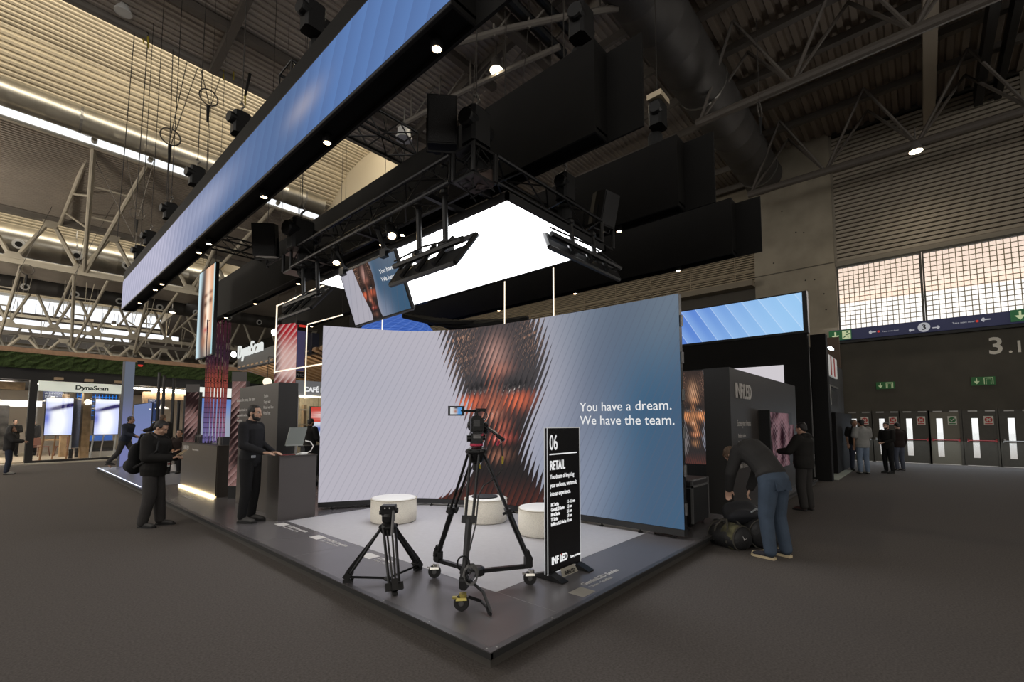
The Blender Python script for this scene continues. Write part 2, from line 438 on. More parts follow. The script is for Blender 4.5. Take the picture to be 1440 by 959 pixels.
# grid windows
GRID = mat('olive_glazing_bar', (0.34, 0.29, 0.17), 0.5)
for n, (y0, y1) in enumerate(((-0.15, 2.60), (-5.0, -0.30))):
    wn = struct('window_%d' % (n+1), MB().box((WX-0.06, y0-0.08, 5.8), (WX+0.12, y0, 8.75)), mat('dark_frame', (0.07,0.065,0.05), 0.5))
    struct('window_frame', MB().box((WX-0.06, y0, 8.66), (WX+0.12, y1, 8.75)).box((WX-0.06, y0, 5.76), (WX+0.12, y1, 5.84)).box((WX-0.06, y1, 5.76), (WX+0.12, y1+0.06, 8.75)), mat('dark_frame', (0,0,0)), parent=wn)
    nb = int(round((y1-y0)/0.186)); nz = 14
    for i in range(1, nb):
        y = y0 + (y1-y0)*i/nb; struct('glazing_bar', MB().box((WX, y-0.012, 5.84), (WX+0.05, y+0.012, 8.66)), GRID, parent=wn)
    for j in range(1, nz):
        z = 5.84 + 2.82*j/nz; struct('glazing_bar', MB().box((WX+0.005, y0, z-0.012), (WX+0.045, y1, z+0.012)), GRID, parent=wn)
    struct('window_glass', MB().box((WX+0.05, y0, 5.84), (WX+0.06, y1, 8.66)), glass_mat('window_glass', (0.97,0.97,0.97), 0.97), parent=wn)
# pinkish building soffit outside, seen through the upper half of the windows
struct('trim_1', MB().box((WX+0.6, -30, 9.3), (WX+9, 25, 9.6)).box((WX+9, -30, 9.0), (WX+9.4, 25, 12)), mat('pink_render', (0.85,0.72,0.63), 0.8, emit=(0.85,0.70,0.60), strength=0.8))  # soffit glows by itself in place of daylight falling on it
# louvre field above the windows
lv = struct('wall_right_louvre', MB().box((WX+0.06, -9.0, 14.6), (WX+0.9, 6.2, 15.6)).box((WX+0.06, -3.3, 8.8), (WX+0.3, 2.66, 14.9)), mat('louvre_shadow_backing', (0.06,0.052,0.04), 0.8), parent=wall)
slat_me = None
nsl = 32
for i in range(nsl):
    z = 8.97 + 5.85*i/nsl
    if slat_me is None:
        o = struct('slat', MB().add([(WX+0.05,-3.3,0),(WX+0.05,2.62,0),(WX-0.05,2.62,0.0),(WX-0.05,-3.3,0.0),(WX+0.05,-3.3,0.148),(WX+0.05,2.62,0.148),(WX-0.02,2.62,0.135),(WX-0.02,-3.3,0.135)], [(0,1,2,3),(4,7,6,5),(3,2,6,7),(0,3,7,4),(1,5,6,2),(0,4,5,1)]), LOUV, parent=lv); slat_me = o.data
    else:
        o = link(bpy.data.objects.new('slat', slat_me)); o.parent = lv
    o.location.z = z
struct('louvre_frame', MB().box((WX-0.08, -3.3, 8.75), (WX+0.1, 2.66, 8.95)).box((WX-0.06, 2.60, 8.8), (WX+0.1, 2.70, 14.9)).box((WX-0.06, -3.4, 8.8), (WX+0.1, -3.3, 14.9)), mat('louvre_frame_paint', (0.26,0.23,0.18), 0.6), parent=lv)
struct('wall_right_panel', MB().box((WX, -8.6, 5.3), (WX+0.3, -5.1, 15)), DARKWALL, parent=wall)
struct('wall_right_panel', MB().box((WX+0.0, -5.1, 8.75), (WX+0.3, -3.4, 15)), CONC, parent=wall)
# concrete pier and the wall beyond it
pier = struct('wall_right_pier', MB().box((WX-0.12, 2.70, 0), (WX+0.6, 6.0, 16)), CONC, parent=wall)
struct('pier_joint', MB().box((WX-0.135, 2.70, 8.93), (WX-0.11, 6.0, 8.98)), mat('joint', (0.12,0.105,0.08), 0.9), parent=wall)
for i in range(22):
    y = 3.0 + random.random()*2.7; z = 2.5 + random.random()*10
    struct('tie_hole', MB().lathe([(0.035,0),(0.03,0.004)], (WX-0.124, y, z), 8, (1,0,0)), mat('hole_dark', (0.03,0.025,0.02), 0.9), parent=pier)
struct('wall_right_panel', MB().box((WX, 6.0, 0), (WX+0.3, 40, 7.8)), mat('ledge_wall', (0.12,0.105,0.08), 0.8), parent=wall)
struct('wall_right_panel', MB().box((WX-0.7, 6.0, 8.45), (WX+0.3, 40, 8.72)), mat('ledge_beam', (0.26,0.22,0.16), 0.8), parent=wall)
struct('wall_right_panel', MB().box((WX, 6.0, 7.8), (WX+0.3, 40, 8.45)), mat('ledge_dark', (0.08,0.07,0.055), 0.8), parent=wall)
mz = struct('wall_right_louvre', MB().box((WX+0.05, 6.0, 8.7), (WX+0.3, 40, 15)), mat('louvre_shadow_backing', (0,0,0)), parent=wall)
gal = mat('beige_louvre', (0.36,0.29,0.19), 0.6)
me0 = None
for i in range(14):
    if me0 is None:
        o = struct('slat', MB().box((WX-0.05, 6.0, 0), (WX+0.05, 40, 0.075)), gal, parent=mz); me0 = o.data
    else: o = link(bpy.data.objects.new('slat', me0)); o.parent = mz
    o.location.z = 8.78 + 0.117*i
for i in range(14): struct('louvre_post', MB().box((WX-0.08, 6.9+2.3*i, 8.7), (WX-0.03, 6.96+2.3*i, 10.5)), gal, parent=mz)
struct('louvre_rail', MB().box((WX-0.1, 6.0, 9.3), (WX-0.04, 40, 9.37)), gal, parent=mz)
struct('wall_right_panel', MB().box((WX-0.02, 6.0, 10.45), (WX+0.3, 40, 15)), mat('beige_wall', (0.3,0.26,0.19), 0.8), parent=wall)
struct('wall_right_panel', MB().box((WX, 40, 0), (WX+0.3, 110, 15)), DARKWALL, parent=wall)
struct('wall_back', MB().box((-60, 110, 0), (60, 110.5, 16)), mat('far_wall', (0.07,0.063,0.055), 0.9))

# ---- ceiling: sawtooth bays along Y, ribbed sheets running along X
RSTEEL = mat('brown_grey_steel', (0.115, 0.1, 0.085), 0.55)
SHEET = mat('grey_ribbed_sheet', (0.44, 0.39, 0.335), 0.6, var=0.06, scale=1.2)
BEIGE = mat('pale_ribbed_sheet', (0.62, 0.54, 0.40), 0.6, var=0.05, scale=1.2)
def ribbed(profile, x0, x1, pitch=0.21, depth=0.055):
    """corrugated sheet: profile is a polyline of (Y, Z); ribs run along X"""
    pts = []
    for (ya, za), (yb, zb) in zip(profile[:-1], profile[1:]):
        L = math.hypot(yb-ya, zb-za); n = max(1, int(round(L/pitch)))
        ny, nz = -(zb-za)/L, (yb-ya)/L
        for i in range(n):
            for f_, o_ in ((0.0,0),(0.42,0),(0.55,1),(0.87,1)):
                t_ = (i+f_)/n; pts.append((ya+(yb-ya)*t_ + ny*o_*depth, za+(zb-za)*t_ + nz*o_*depth))
    pts.append(profile[-1])
    vs = []; fs = []
    for y, z in pts: vs += [(x0,y,z),(x1,y,z)]
    for i in range(len(pts)-1): fs.append((2*i, 2*i+1, 2*i+3, 2*i+2))
    return MB().add(vs, fs)
ceil = struct('ceiling', MB().box((-40, -45, 15.2), (25.4, -9, 15.4)), SHEET)
GX = 11.3                                                # where the lit roof lights stop
for k in range(0, 5):
    o_ = BAY*k
    if k < 4:
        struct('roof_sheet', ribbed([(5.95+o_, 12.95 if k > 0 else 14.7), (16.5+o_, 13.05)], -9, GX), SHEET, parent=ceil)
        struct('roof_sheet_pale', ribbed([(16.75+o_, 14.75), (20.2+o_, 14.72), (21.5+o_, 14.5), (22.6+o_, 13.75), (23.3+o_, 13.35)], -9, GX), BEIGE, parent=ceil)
        struct('roof_edge_tube', MB().tube((-9, 16.5+o_, 13.0), (GX, 16.5+o_, 13.0), 0.13, n=10), DARKSTEEL, parent=ceil)
        struct('roof_light_gable', MB().prism([(GX, 16.6+o_, 12.9), (GX, 16.6+o_, 14.85), (GX, 20.2+o_, 14.82), (GX, 21.6+o_, 14.6), (GX, 23.4+o_, 13.5), (GX, 24.6+o_, 12.6)], (0.15,0,0)), mat('pale_gable', (0.55,0.48,0.36), 0.7), parent=ceil)
        struct('glazing_head', MB().box((-14, 16.55+o_, 14.75), (GX, 16.75+o_, 14.95)), DARKSTEEL, parent=ceil)
        # the glazing strip seen from here: bright translucent panes
        sk = struct('skylight', MB().box((-14, 23.3+o_, 13.34), (GX, 24.8+o_, 13.42)), PALESTEEL, parent=ceil)
        day = emission('skylight_pane', (0.93, 0.96, 1.0), 1.15)
        if k >= 0:
            me0 = None; w_ = 1.2
            for i in range(int((GX+ (7 if k == 0 else 12))/w_)):
                if me0 is None: o = struct('pane', MB().box((0.02, 24.66+o_, (12.97,12.5,12.0,12.3,12.3)[k]), (w_-0.02, 24.68+o_, (13.34,13.2,13.4,13.34,13.34)[k])), day, parent=sk); me0 = o.data
                else: o = link(bpy.data.objects.new('pane', me0)); o.parent = sk
                o.location.x = GX - w_*(i+1)
        struct('skylight_sill', MB().box((-14, 24.7+o_, (12.86,12.4,11.55,12.2,12.2)[k]), (GX, 24.85+o_, (12.97,12.5,11.8,12.3,12.3)[k])), PALESTEEL, parent=ceil)
# roof over the right-hand part of the hall, ribs along X, purlins along Y
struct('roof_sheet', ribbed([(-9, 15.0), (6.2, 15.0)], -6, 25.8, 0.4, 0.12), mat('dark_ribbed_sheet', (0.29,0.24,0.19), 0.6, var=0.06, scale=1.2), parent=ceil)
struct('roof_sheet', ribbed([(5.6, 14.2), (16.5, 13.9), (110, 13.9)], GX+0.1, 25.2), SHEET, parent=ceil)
struct('roof_upstand', MB().box((11.3, 5.6, 14.1), (25.4, 5.75, 15.1)).box((11.3, 5.6, 14.1), (11.45, 16.6, 15.1)), SHEET, parent=ceil)
pm = None
for i in range(11):
    if pm is None: o = struct('purlin', MB().box((-0.07,-9,14.72), (0.07,5.0,14.98)).box((-0.12,-9,14.70), (0.12,5.0,14.73)), RSTEEL, parent=ceil); pm = o.data
    else: o = link(bpy.data.objects.new('purlin', pm)); o.parent = ceil
    o.location.x = 2.2 + 2.05*i
pm = None
for i in range(7):
    if pm is None: o = struct('purlin', MB().box((-0.06,5.8,13.62), (0.06,45,13.88)), DARKSTEEL, parent=ceil); pm = o.data
    else: o = link(bpy.data.objects.new('purlin', pm)); o.parent = ceil
    o.location.x = 12.3 + 2.05*i
# struts from the roof edge down to each lattice truss
def truss_x(y, zt, zb, x0, x1, step, label):
    t = struct('roof_truss', MB().box((x0, y-0.16, zt-0.16), (x1, y+0.16, zt+0.16)), DARKSTEEL, parent=ceil)
    struct('bottom_chord', MB().box((x0, y-0.14, zb-0.15), (x1, y+0.14, zb+0.15)), PALESTEEL, parent=t)
    n = int((x1-x0)/step); me0 = None
    for i in range(n):
        x = x0 + step*i
        if me0 is None:
            m_ = MB().tube((0, y, zb), (step/2, y, zt), 0.11, n=6).tube((step, y, zb), (step/2, y, zt), 0.11, n=6)
            m_.prism([(step/2-0.35, y-0.17, zt-0.1), (step/2+0.35, y-0.17, zt-0.1), (step/2+0.18, y-0.17, zt-0.5), (step/2-0.18, y-0.17, zt-0.5)], (0,0.03,0))
            m_.prism([(-0.45, y-0.17, zb+0.1), (0.45, y-0.17, zb+0.1), (0.2, y-0.17, zb+0.45), (-0.2, y-0.17, zb+0.45)], (0,0.03,0))
            o = struct('web_member', m_, PALESTEEL, parent=t); me0 = o.data
        else: o = link(bpy.data.objects.new('web_member', me0)); o.parent = t
        o.location.x = x
for k in (1, 2, 3):
    truss_x(16.55 + BAY*k, 12.85, 10.2 if k == 1 else 9.5, -13, GX + (0 if k == 1 else 20), 2.6, '')
def strut_frame(xa, xb, xn, ya, za, yb, zb):
    m_ = MB().tube((xa, ya, za), (xn-0.05, yb, zb), 0.10, n=8).tube((xb, ya, za), (xn+0.05, yb, zb), 0.10, n=8)
    for f_ in (0.28, 0.5, 0.72):
        p = V((xa,ya,za)).lerp(V((xn,yb,zb)), f_); q = V((xb,ya,za)).lerp(V((xn,yb,zb)), f_); m_.tube(p, q, 0.05, n=6)
    m_.tube((xa, ya, za), (xa-0.3, yb, zb+2.4), 0.09, n=8)
    for f_ in (0.35, 0.6): m_.tube(V((xa,ya,za)).lerp(V((xn,yb,zb)), f_), V((xa,ya,za)).lerp(V((xa-0.3,yb,zb+2.4)), min(1, f_+0.22)), 0.05, n=6)
    struct('strut_frame', m_, PALESTEEL, parent=ceil)
strut_frame(1.95, 3.79, 2.8, 24.5, 13.15, 35.3, 10.3)
for xs in (-5.5, 8.2): strut_frame(xs-0.9, xs+0.9, xs, 24.5, 13.15, 35.3, 10.3)
for xs in (-4.6, -0.5, 3.8, 8.0, 12.2): strut_frame(xs-0.9, xs+0.9, xs, 43.4, 12.0, 54.2, 8.2)
# gridded pale lattice under the far bays
truss_x(54.25, 8.9, 7.35, -14, 30, 2.3, '')
# trusses along Y in the right-hand bay
def truss_y(x, zc, zt, y0, y1, step):
    t = struct('roof_truss', MB().tube((x, y0, zc), (x, y1, zc), 0.15, n=10), RSTEEL, parent=ceil)
    n = int((y1-y0)/step); me0 = None
    for i in range(n):
        if me0 is None:
            m_ = MB()
            for dx in (-0.85, 0.85):
                m_.tube((x, 0, zc), (x+dx, step/2, zt), 0.055, n=6).tube((x, step, zc), (x+dx, step/2, zt), 0.055, n=6)
            o = struct('web_member', m_, RSTEEL, parent=t); me0 = o.data
        else: o = link(bpy.data.objects.new('web_member', me0)); o.parent = t
        o.location.y = y0 + step*i
truss_y(16.2, 12.4, 14.8, -9, 5.6, 2.9)
truss_y(22.7, 12.25, 14.7, -9, 5.6, 2.9)
struct('roof_beam', MB().box((4.0,-0.9,13.9), (25.1,-0.55,14.7)), mat('pale_beam', (0.34,0.29,0.22), 0.6), parent=ceil)
struct('roof_beam', MB().box((4.0,-2.3,14.1), (25.1,-2.05,14.7)).box((4.0,-2.8,14.1), (25.1,-2.6,14.7)), BLACKM, parent=ceil)
# two curved tubes with hangers seen between the long beams
for (a, b) in (((9.2, 13.9, 12.5), (10.6, 7.6, 12.9)), ((7.9, 9.8, 12.4), (10.9, 5.8, 13.2))):
    a, b = V(a), V(b); m_ = MB().path([a, a.lerp(b, 0.35) + V((0,0,0.12)), a.lerp(b, 0.7) + V((0,0,0.1)), b], 0.09, 8)
    for f_ in (0.1, 0.3, 0.5, 0.7, 0.9): 
        p = a.lerp(b, f_); m_.tube(p, (p.x, p.y, 13.9), 0.035, n=5).tube(p, (p.x+0.5, p.y-0.9, 13.9), 0.03, n=5)
    struct('roof_truss', m_, DARKSTEEL, parent=ceil)

# conduits, rafters and purlins under the near roof bay, smooth panel in the pale sheet
struct('roof_conduit', MB().tube((1, 7.9, 13.2), (11.2, 7.9, 13.2), 0.16, n=10).tube((1, 7.35, 13.35), (11.2, 7.35, 13.35), 0.12, n=10), BLACKM, parent=ceil)
struct('roof_beam', MB().box((1, 8.35, 13.0), (11.2, 8.6, 13.5)), RSTEEL, parent=ceil)
for y_, z_ in ((14.6, 13.2), (11.0, 13.75)): struct('purlin', MB().box((-9, y_-0.12, z_-0.12), (GX, y_+0.12, z_+0.1)), RSTEEL, parent=ceil)
for x_ in (-2.6, 3.95, 10.4): struct('rafter', MB().obox((x_, 11.6, 13.62), (0.1,0,0), (0,4.8,-0.75), (0,0.02,0.12)), RSTEEL, parent=ceil)
struct('roof_panel', MB().box((-0.4, 16.9, 14.45), (3.1, 17.75, 14.55)).box((3.1, 16.8, 13.9), (3.2, 17.75, 14.6)).box((1.6, 16.8, 13.9), (1.66, 17.2, 14.5)), mat('pale_smooth_panel', (0.6,0.52,0.39), 0.6), parent=ceil)
# outside paving seen through the door glass
struct('trim_2', MB().quad((WX+0.35,-40,0.01),(WX+30,-40,0.01),(WX+30,30,0.01),(WX+0.35,30,0.01)), mat('pale_paving', (0.7,0.7,0.7), 0.8))
# ---- air ducts (things)
def duct(label, y, z, r, x0, x1, m_, nozzles, seams=1.2, nz=None):
    t = thing('air_duct', label, 'air duct', (x0, y, z))
    pr = []; x = 0; L = x1-x0
    b = MB(); n = int(L/seams); prof = []
    for i in range(n+1):
        h = L*i/n; prof += [(r, max(0,h-0.03)), (r*1.012, h), (r, min(L,h+0.03))]
    b.lathe(prof, (x0, y, z), 24, (1,0,0)); part('duct_pipe', b, m_, t, smooth=50)
    for i in range(max(2, int(L/6))):
        xx = x0 + 1.0 + (L-2.0)*i/max(1, int(L/6)-1); part('hanger_strap', MB().lathe([(r*1.02,-0.04),(r*1.03,-0.04),(r*1.03,0.04),(r*1.02,0.04)], (xx, y, z), 24, (1,0,0)).tube((xx, y, z+r), (xx, y, z+r+0.5), 0.02, n=5), STEEL, t)
    for i in range(nozzles):
        xx = x0 + L*(i+0.5)/nozzles
        nzl = part('nozzle', MB().lathe([(0.16,-0.02),(0.27,-0.02),(0.27,0.05),(0.16,0.05)], V((xx, y, z)) + V((0,-0.9,-0.42)).normalized()*(r-0.02), 16, (0,-0.9,-0.42)), WHITEP, t)
        part('nozzle_throat', MB().lathe([(0.15,0.0),(0.15,0.055)], V((xx, y, z)) + V((0,-0.9,-0.42)).normalized()*(r-0.01), 14, (0,-0.9,-0.42)), RUBBER, nzl)
GALV = mat('galvanised_duct', (0.5,0.47,0.4), 0.32, 0.85, var=0.12, scale=2)
DKDUCT = mat('dark_duct', (0.075,0.07,0.066), 0.55, 0.25, var=0.15, scale=1.5)
duct('wide dark round duct crossing under the right-hand roof to the concrete pier', 5.45, 13.95, 0.86, 0.5, 24.9, DKDUCT, 0)
duct('shiny galvanised duct just below the sunlit ribbed sheet', 23.55, 13.35, 0.55, -8, 10.9, GALV, 0, 0.9)
duct('galvanised duct with round nozzles behind the first lattice truss', 37.6, 11.9, 0.85, -8, 13, GALV, 9)
struct('skylight_low', MB().box((-9, 24.6+2*BAY, 10.75), (13, 24.62+2*BAY, 11.35)), emission('skylight_pane', (0,0,0)), parent=ceil)
duct('dark duct with nozzles above the far bright window strip', 52.4, 12.55, 0.62, -12, 22, DKDUCT, 12)
duct('far galvanised duct low behind the pale lattice', 75.0, 9.6, 1.0, -14, 40, GALV, 16)

# ================================================================== LED ART
def curve1(x, pts, x0, x1, y0, y1):
    """a float curve through pts, x and y given in their own units"""
    n = x.nt.nodes.new('ShaderNodeFloatCurve'); c = n.mapping.curves[0]; n.mapping.use_clip = False
    q = [((p-x0)/(x1-x0), (r-y0)/(y1-y0)) for p, r in pts]
    c.points[0].location = q[0]; c.points[1].location = q[-1]
    for p in q[1:-1]: c.points.new(*p)
    n.mapping.update()
    x.nt.links.new(((x - x0) * (1.0/(x1-x0))).clamp().k, n.inputs['Value'])
    return E(x.nt, n.outputs[0]) * (y1-y0) + y0

def art(cx=3.35, cy=2.27, k=1.0, kx=1.0, A=0.34, w=0.107, left=(0.47,0.45,0.51), right=(0.05,0.115,0.20), edge=2.6, flip=1.0, gold=0.0, base=(0.06,0.055,0.058)):  # default base carries the grey wash of room light on the LED face
    """portrait seen through slanted fluted glass, on a lilac to blue ground"""
    def paint(nt, u, v):
        uu = (u - cx) / (k*kx) + 3.35; vv = (v - cy) / k + 2.27
        t = uu*0.896*flip - vv*0.444
        q = t * (1.0/w); f = q.frac()
        ud = uu + (f - 0.5) * A*flip; vd = vv + (f - 0.5) * (A*0.3)
        far = uu.step(3.5, 3.5+edge)
        bg = mixc(nt, far, left, right)
        bg = mixc(nt, uu.step(3.6, 6.4) * vv.step(1.8, 3.5) * 0.8, bg, (0.165, 0.2, 0.245))
        bg = mixc(nt, gauss(uu, vv, 4.6, 1.0, 0.75, 0.8) * 0.75, bg, (0.25, 0.29, 0.39))
        bg = mixc(nt, gauss(uu, vv, 0.4, 2.3, 1.4, 0.8) * 0.35, bg, (0.36, 0.38, 0.46))
        line = f.step(0.0, 0.14) * f.step(1.0, 0.9)
        bg = mixc(nt, (1.0 - line) * (0.2 + uu.step(3.8, 5.0)*0.12), bg, (0.10, 0.115, 0.16))
        bg = mixc(nt, ((q*0.42).sin()*0.5 + 0.5) * uu.step(4.3, 5.2) * 0.30, bg, (0.085, 0.10, 0.15))
        le = curve1(vd, [(0.15,1.7),(0.42,2.40),(0.75,2.74),(1.08,2.93),(1.6,2.81),(2.1,2.57),(2.5,2.43),(2.9,2.3),(3.5,2.18)], 0.0, 4.0, 1.0, 5.0)
        re = curve1(vd, [(0.15,4.85),(0.46,4.45),(0.68,4.27),(1.12,3.95),(1.59,4.0),(2.06,4.17),(2.5,4.29),(2.87,4.29),(3.5,4.12)], 0.0, 4.0, 1.0, 5.0)
        m = (ud - le).step(-0.02, 0.03) * (re - ud).step(-0.02, 0.03)
        lit = f*0.95 + 0.15
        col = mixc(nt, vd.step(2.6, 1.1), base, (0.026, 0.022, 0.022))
        def hl(cx_, cy_, sx_, sy_, c, a, cut=None):
            nonlocal col
            g = gauss(ud, vd, cx_, cy_, sx_, sy_)
            if cut: g = g * vd.step(cut[0], cut[1])
            c = tuple(c[i]*(1-gold) + (0.85,0.46,0.18)[i]*max(c)*1.25*gold for i in range(3))
            col = mixc(nt, (g * lit) * a, col, c)
        hl(3.30, 2.86, 0.27, 0.34, (0.46, 0.26, 0.22), 1.25, (2.46, 2.58))
        hl(3.40, 2.60, 0.22, 0.12, (0.52, 0.20, 0.14), 0.9)
        hl(3.28, 2.3, 0.08, 0.25, (0.5, 0.16, 0.10), 0.8)
        hl(2.82, 2.04, 0.25, 0.16, (0.72, 0.16, 0.08), 1.3, (2.24, 2.12))
        hl(3.80, 2.06, 0.26, 0.16, (0.72, 0.16, 0.08), 1.3, (2.26, 2.14))
        hl(3.30, 1.96, 0.16, 0.22, (0.55, 0.17, 0.10), 0.95)
        hl(3.25, 1.78, 0.13, 0.08, (0.75, 0.30, 0.2), 0.9)
        hl(3.48, 1.60, 0.13, 0.12, (0.62, 0.16, 0.10), 0.9)
        hl(3.44, 1.40, 0.22, 0.075, (0.72, 0.13, 0.09), 1.1)
        hl(3.40, 1.10, 0.20, 0.10, (0.40, 0.17, 0.11), 0.9)
        col = mixc(nt, (gauss(ud, vd, 2.93, 2.31, 0.22, 0.07) + gauss(ud, vd, 3.72, 2.31, 0.22, 0.07)) * 0.85, col, (0.017, 0.017, 0.018))
        col = mixc(nt, vd.step(0.85, 0.3)*f*0.5, col, (0.20, 0.045, 0.028))
        nz = nt.nodes.new('ShaderNodeTexNoise'); nz.inputs['Scale'].default_value = 17
        cb = nt.nodes.new('ShaderNodeCombineXYZ'); nt.links.new((ud*1.4).k, cb.inputs[0]); nt.links.new((vd*0.8).k, cb.inputs[1]); nt.links.new(cb.outputs[0], nz.inputs[0])
        n_ = E(nt, nz.outputs[0])
        hair = gauss(ud, vd, 2.55, 3.05, 0.24, 0.5) + gauss(ud, vd, 4.05, 3.15, 0.24, 0.4)*0.8
        col = mixc(nt, n_.step(0.53, 0.66) * hair.clamp(), col, (0.66, 0.36, 0.24))
        glint = gauss(ud, vd, 2.93, 2.22, 0.2, 0.04) + gauss(ud, vd, 3.68, 2.24, 0.2, 0.05) + gauss(ud, vd, 3.22, 1.80, 0.07, 0.05) + gauss(ud, vd, 3.4, 1.42, 0.14, 0.04)
        col = mixc(nt, n_.step(0.55, 0.64) * glint.clamp() * f * 1.3, col, (0.9, 0.78, 0.72))
        col = mixc(nt, (1.0 - line) * 0.45, col, (0.012, 0.012, 0.014))
        return mixc(nt, m, bg, col)
    return paint

def flute(c0, c1, c2, w=0.1, ang=(0.8, 0.6), blot=1.2):
    def paint(nt, u, v):
        t = u*ang[0] - v*ang[1]; f = (t*(1.0/w)).frac()
        ud = u + (f-0.5)*0.25
        nz = nt.nodes.new('ShaderNodeTexNoise'); nz.inputs['Scale'].default_value = blot; nz.inputs['Detail'].default_value = 1
        cb = nt.nodes.new('ShaderNodeCombineXYZ'); nt.links.new(ud.k, cb.inputs[0]); nt.links.new((v + (f-0.5)*0.2).k, cb.inputs[1]); nt.links.new(cb.outputs[0], nz.inputs[0])
        n_ = E(nt, nz.outputs[0])
        c = mixc(nt, n_.step(0.4, 0.6), c0, c1)
        c = mixc(nt, f.step(0.35, 1.0)*0.55*n_.step(0.35, 0.55), c, c2)
        return mixc(nt, f.step(0.14, 0.0)*0.7, c, (0.012,0.01,0.012))
    return paint

# ================================================================== STAGE
DECK = mat('dark_grey_laminate', (0.122, 0.115, 0.121), 0.26, var=0.05, scale=1.5, spec=0.55)
EDGE = mat('stage_edge_trim', (0.06, 0.057, 0.06), 0.35)
SKIRT = mat('stage_skirt', (0.05, 0.044, 0.037), 0.7)
PALEFL = mat('pale_grey_vinyl', (0.47, 0.46, 0.48), 0.42, var=0.04, scale=14)
st = thing('exhibition_stage', 'low dark grey stage platform with a pale grey inset floor', 'stage', (2.24, 2.21, 0))
X0, Y0, X1, Y1 = 2.24, 2.20, 14.8, 21.0
ya, yb, xa, xb = 2.93, 7.41, 3.05, 6.6
part('deck', MB().box((X0+0.05, Y0+0.05, 0.09), (X1, ya, 0.138)).box((X0+0.05, ya, 0.09), (xa, yb, 0.138)).box((X0+0.05, yb, 0.09), (X1, Y1, 0.138)).box((xb, ya, 0.09), (X1, yb, 0.138)), DECK, st)
part('pale_floor_panel', MB().box((xa, ya, 0.09), (xb, yb, 0.140)), PALEFL, st)
part('skirt', MB().box((X0+0.06, Y0+0.06, 0), (X1, Y1, 0.09)), SKIRT, st)
part('edge_trim', MB().box((X0, Y0, 0.092), (X0+0.05, Y1, 0.14)), EDGE, st)
part('edge_trim', MB().box((X0+0.05, Y0, 0.092), (X1, Y0+0.05, 0.14)), EDGE, st)
part('edge_black_strip', MB().box((X0-0.004, Y0-0.004, 0.094), (X0+0.02, Y1, 0.132)).box((X0, Y0-0.004, 0.094), (X1, Y0+0.02, 0.132)), RUBBER, st)  # black face of the stage slab edge
part('seam', MB().box((3.06, Y0+0.06, 0.1382), (3.064, ya, 0.1386)).box((X0+0.06, 5.4, 0.1382), (xa, 5.404, 0.1386)), mat('seam_grey', (0.2,0.19,0.19), 0.6), st)
sm = None
for i in range(22):
    p = (X0+0.025, Y0+0.06+0.62*i, 0.14) if i < 15 else (X0+0.085+0.62*(i-15), Y0+0.025, 0.14)
    if sm is None: o = part('trim_screw', MB().lathe([(0.008,0),(0.008,0.002),(0.003,0.003)], (0,0,0), 8), STEEL, st, world=False); sm = o.data
    else: o = link(bpy.data.objects.new('trim_screw', sm)); o.parent = st
    o.location = V(p) - st.location
part('lit_edge_strip', MB().box((X0+0.05, 13.9, 0.138), (X0+0.08, 20.9, 0.142)), emission('cool_strip', (0.8,0.86,1.0), 2.0), st)
part('pale_end_deck', MB().box((X0+0.1, 13.9, 0.1381), (6.4, 20.95, 0.1395)), mat('blue_grey_deck', (0.2,0.21,0.25), 0.3), st)
dn = V((0,0,1))
fl = emission('x', (0,0,0), 0) if False else PRINT
def floor_note(big, small, p, r, u, s):
    text_mesh(big, s, fl, p, r, u, parent=st, depth=0.001, bold=0.002)
    text_mesh(small, s*0.62, fl, V(p) - V(u)*s*0.85, r, u, parent=st, depth=0.001)
floor_note('GeminiLED Series', '1.5mm - SolidSkin', (3.72, 2.43, 0.1392), (1,-0.03,0), (0.03,1,0), 0.085)
part('printed_square', MB().box((3.47, 2.28, 0.1385), (3.67, 2.44, 0.1392)), mat('floor_print_grey', (0.34,0.32,0.28), 0.6), st)
for y0 in (7.34, 6.18, 4.9):
    part('printed_square', MB().box((2.83, y0-0.22, 0.1385), (2.97, y0, 0.1392)), fl, st)
    floor_note({7.34: 'STUDIO Broadcast', 6.18: 'STUDIO Creative', 4.9: 'STUDIO'}[y0], {7.34: 'Virtual Production 1.5mm', 6.18: '1.2mm - Motion Control', 4.9: '1.5mm - Curved'}[y0], (2.90, y0-0.27, 0.1392), (0.02,-1,0), (1,0.02,0), 0.075)

# ---- curved LED wall
ctrl = [(3.77,7.92),(4.5,7.55),(4.85,7.36),(5.19,7.08),(5.46,6.68),(5.66,6.2),(5.8,5.5),(5.9,4.65),(5.96,3.9),(5.99,3.0),(6.0,2.38)]
def catmull(P_, n):
    out = []
    for i in range(len(P_)-1):
        p0, p1, p2, p3 = P_[max(i-1,0)], P_[i], P_[i+1], P_[min(i+2,len(P_)-1)]
        for j in range(n):
            t = j/n; out.append(tuple(0.5*((2*p1[a]) + (-p0[a]+p2[a])*t + (2*p0[a]-5*p1[a]+4*p2[a]-p3[a])*t*t + (-p0[a]+3*p1[a]-3*p2[a]+p3[a])*t**3) for a in (0,1)))
    return out + [P_[-1]]
cv = catmull(ctrl, 6); sl = [0.0]
for a, b in zip(cv[:-1], cv[1:]): sl.append(sl[-1] + math.hypot(b[0]-a[0], b[1]-a[1]))
def nrm(i):
    a, b = cv[max(i-1,0)], cv[min(i+1,len(cv)-1)]; d = V((b[0]-a[0], b[1]-a[1])).normalized(); return V((-d.y, d.x))   # outward, away from the stage
ZB, ZT = 0.27, 3.39
lw = thing('curved_led_wall', 'tall curved LED wall showing a fluted portrait and a white slogan', 'LED wall', (5.2, 6.2, 0.14))
mb = MB(); mb.uv = []
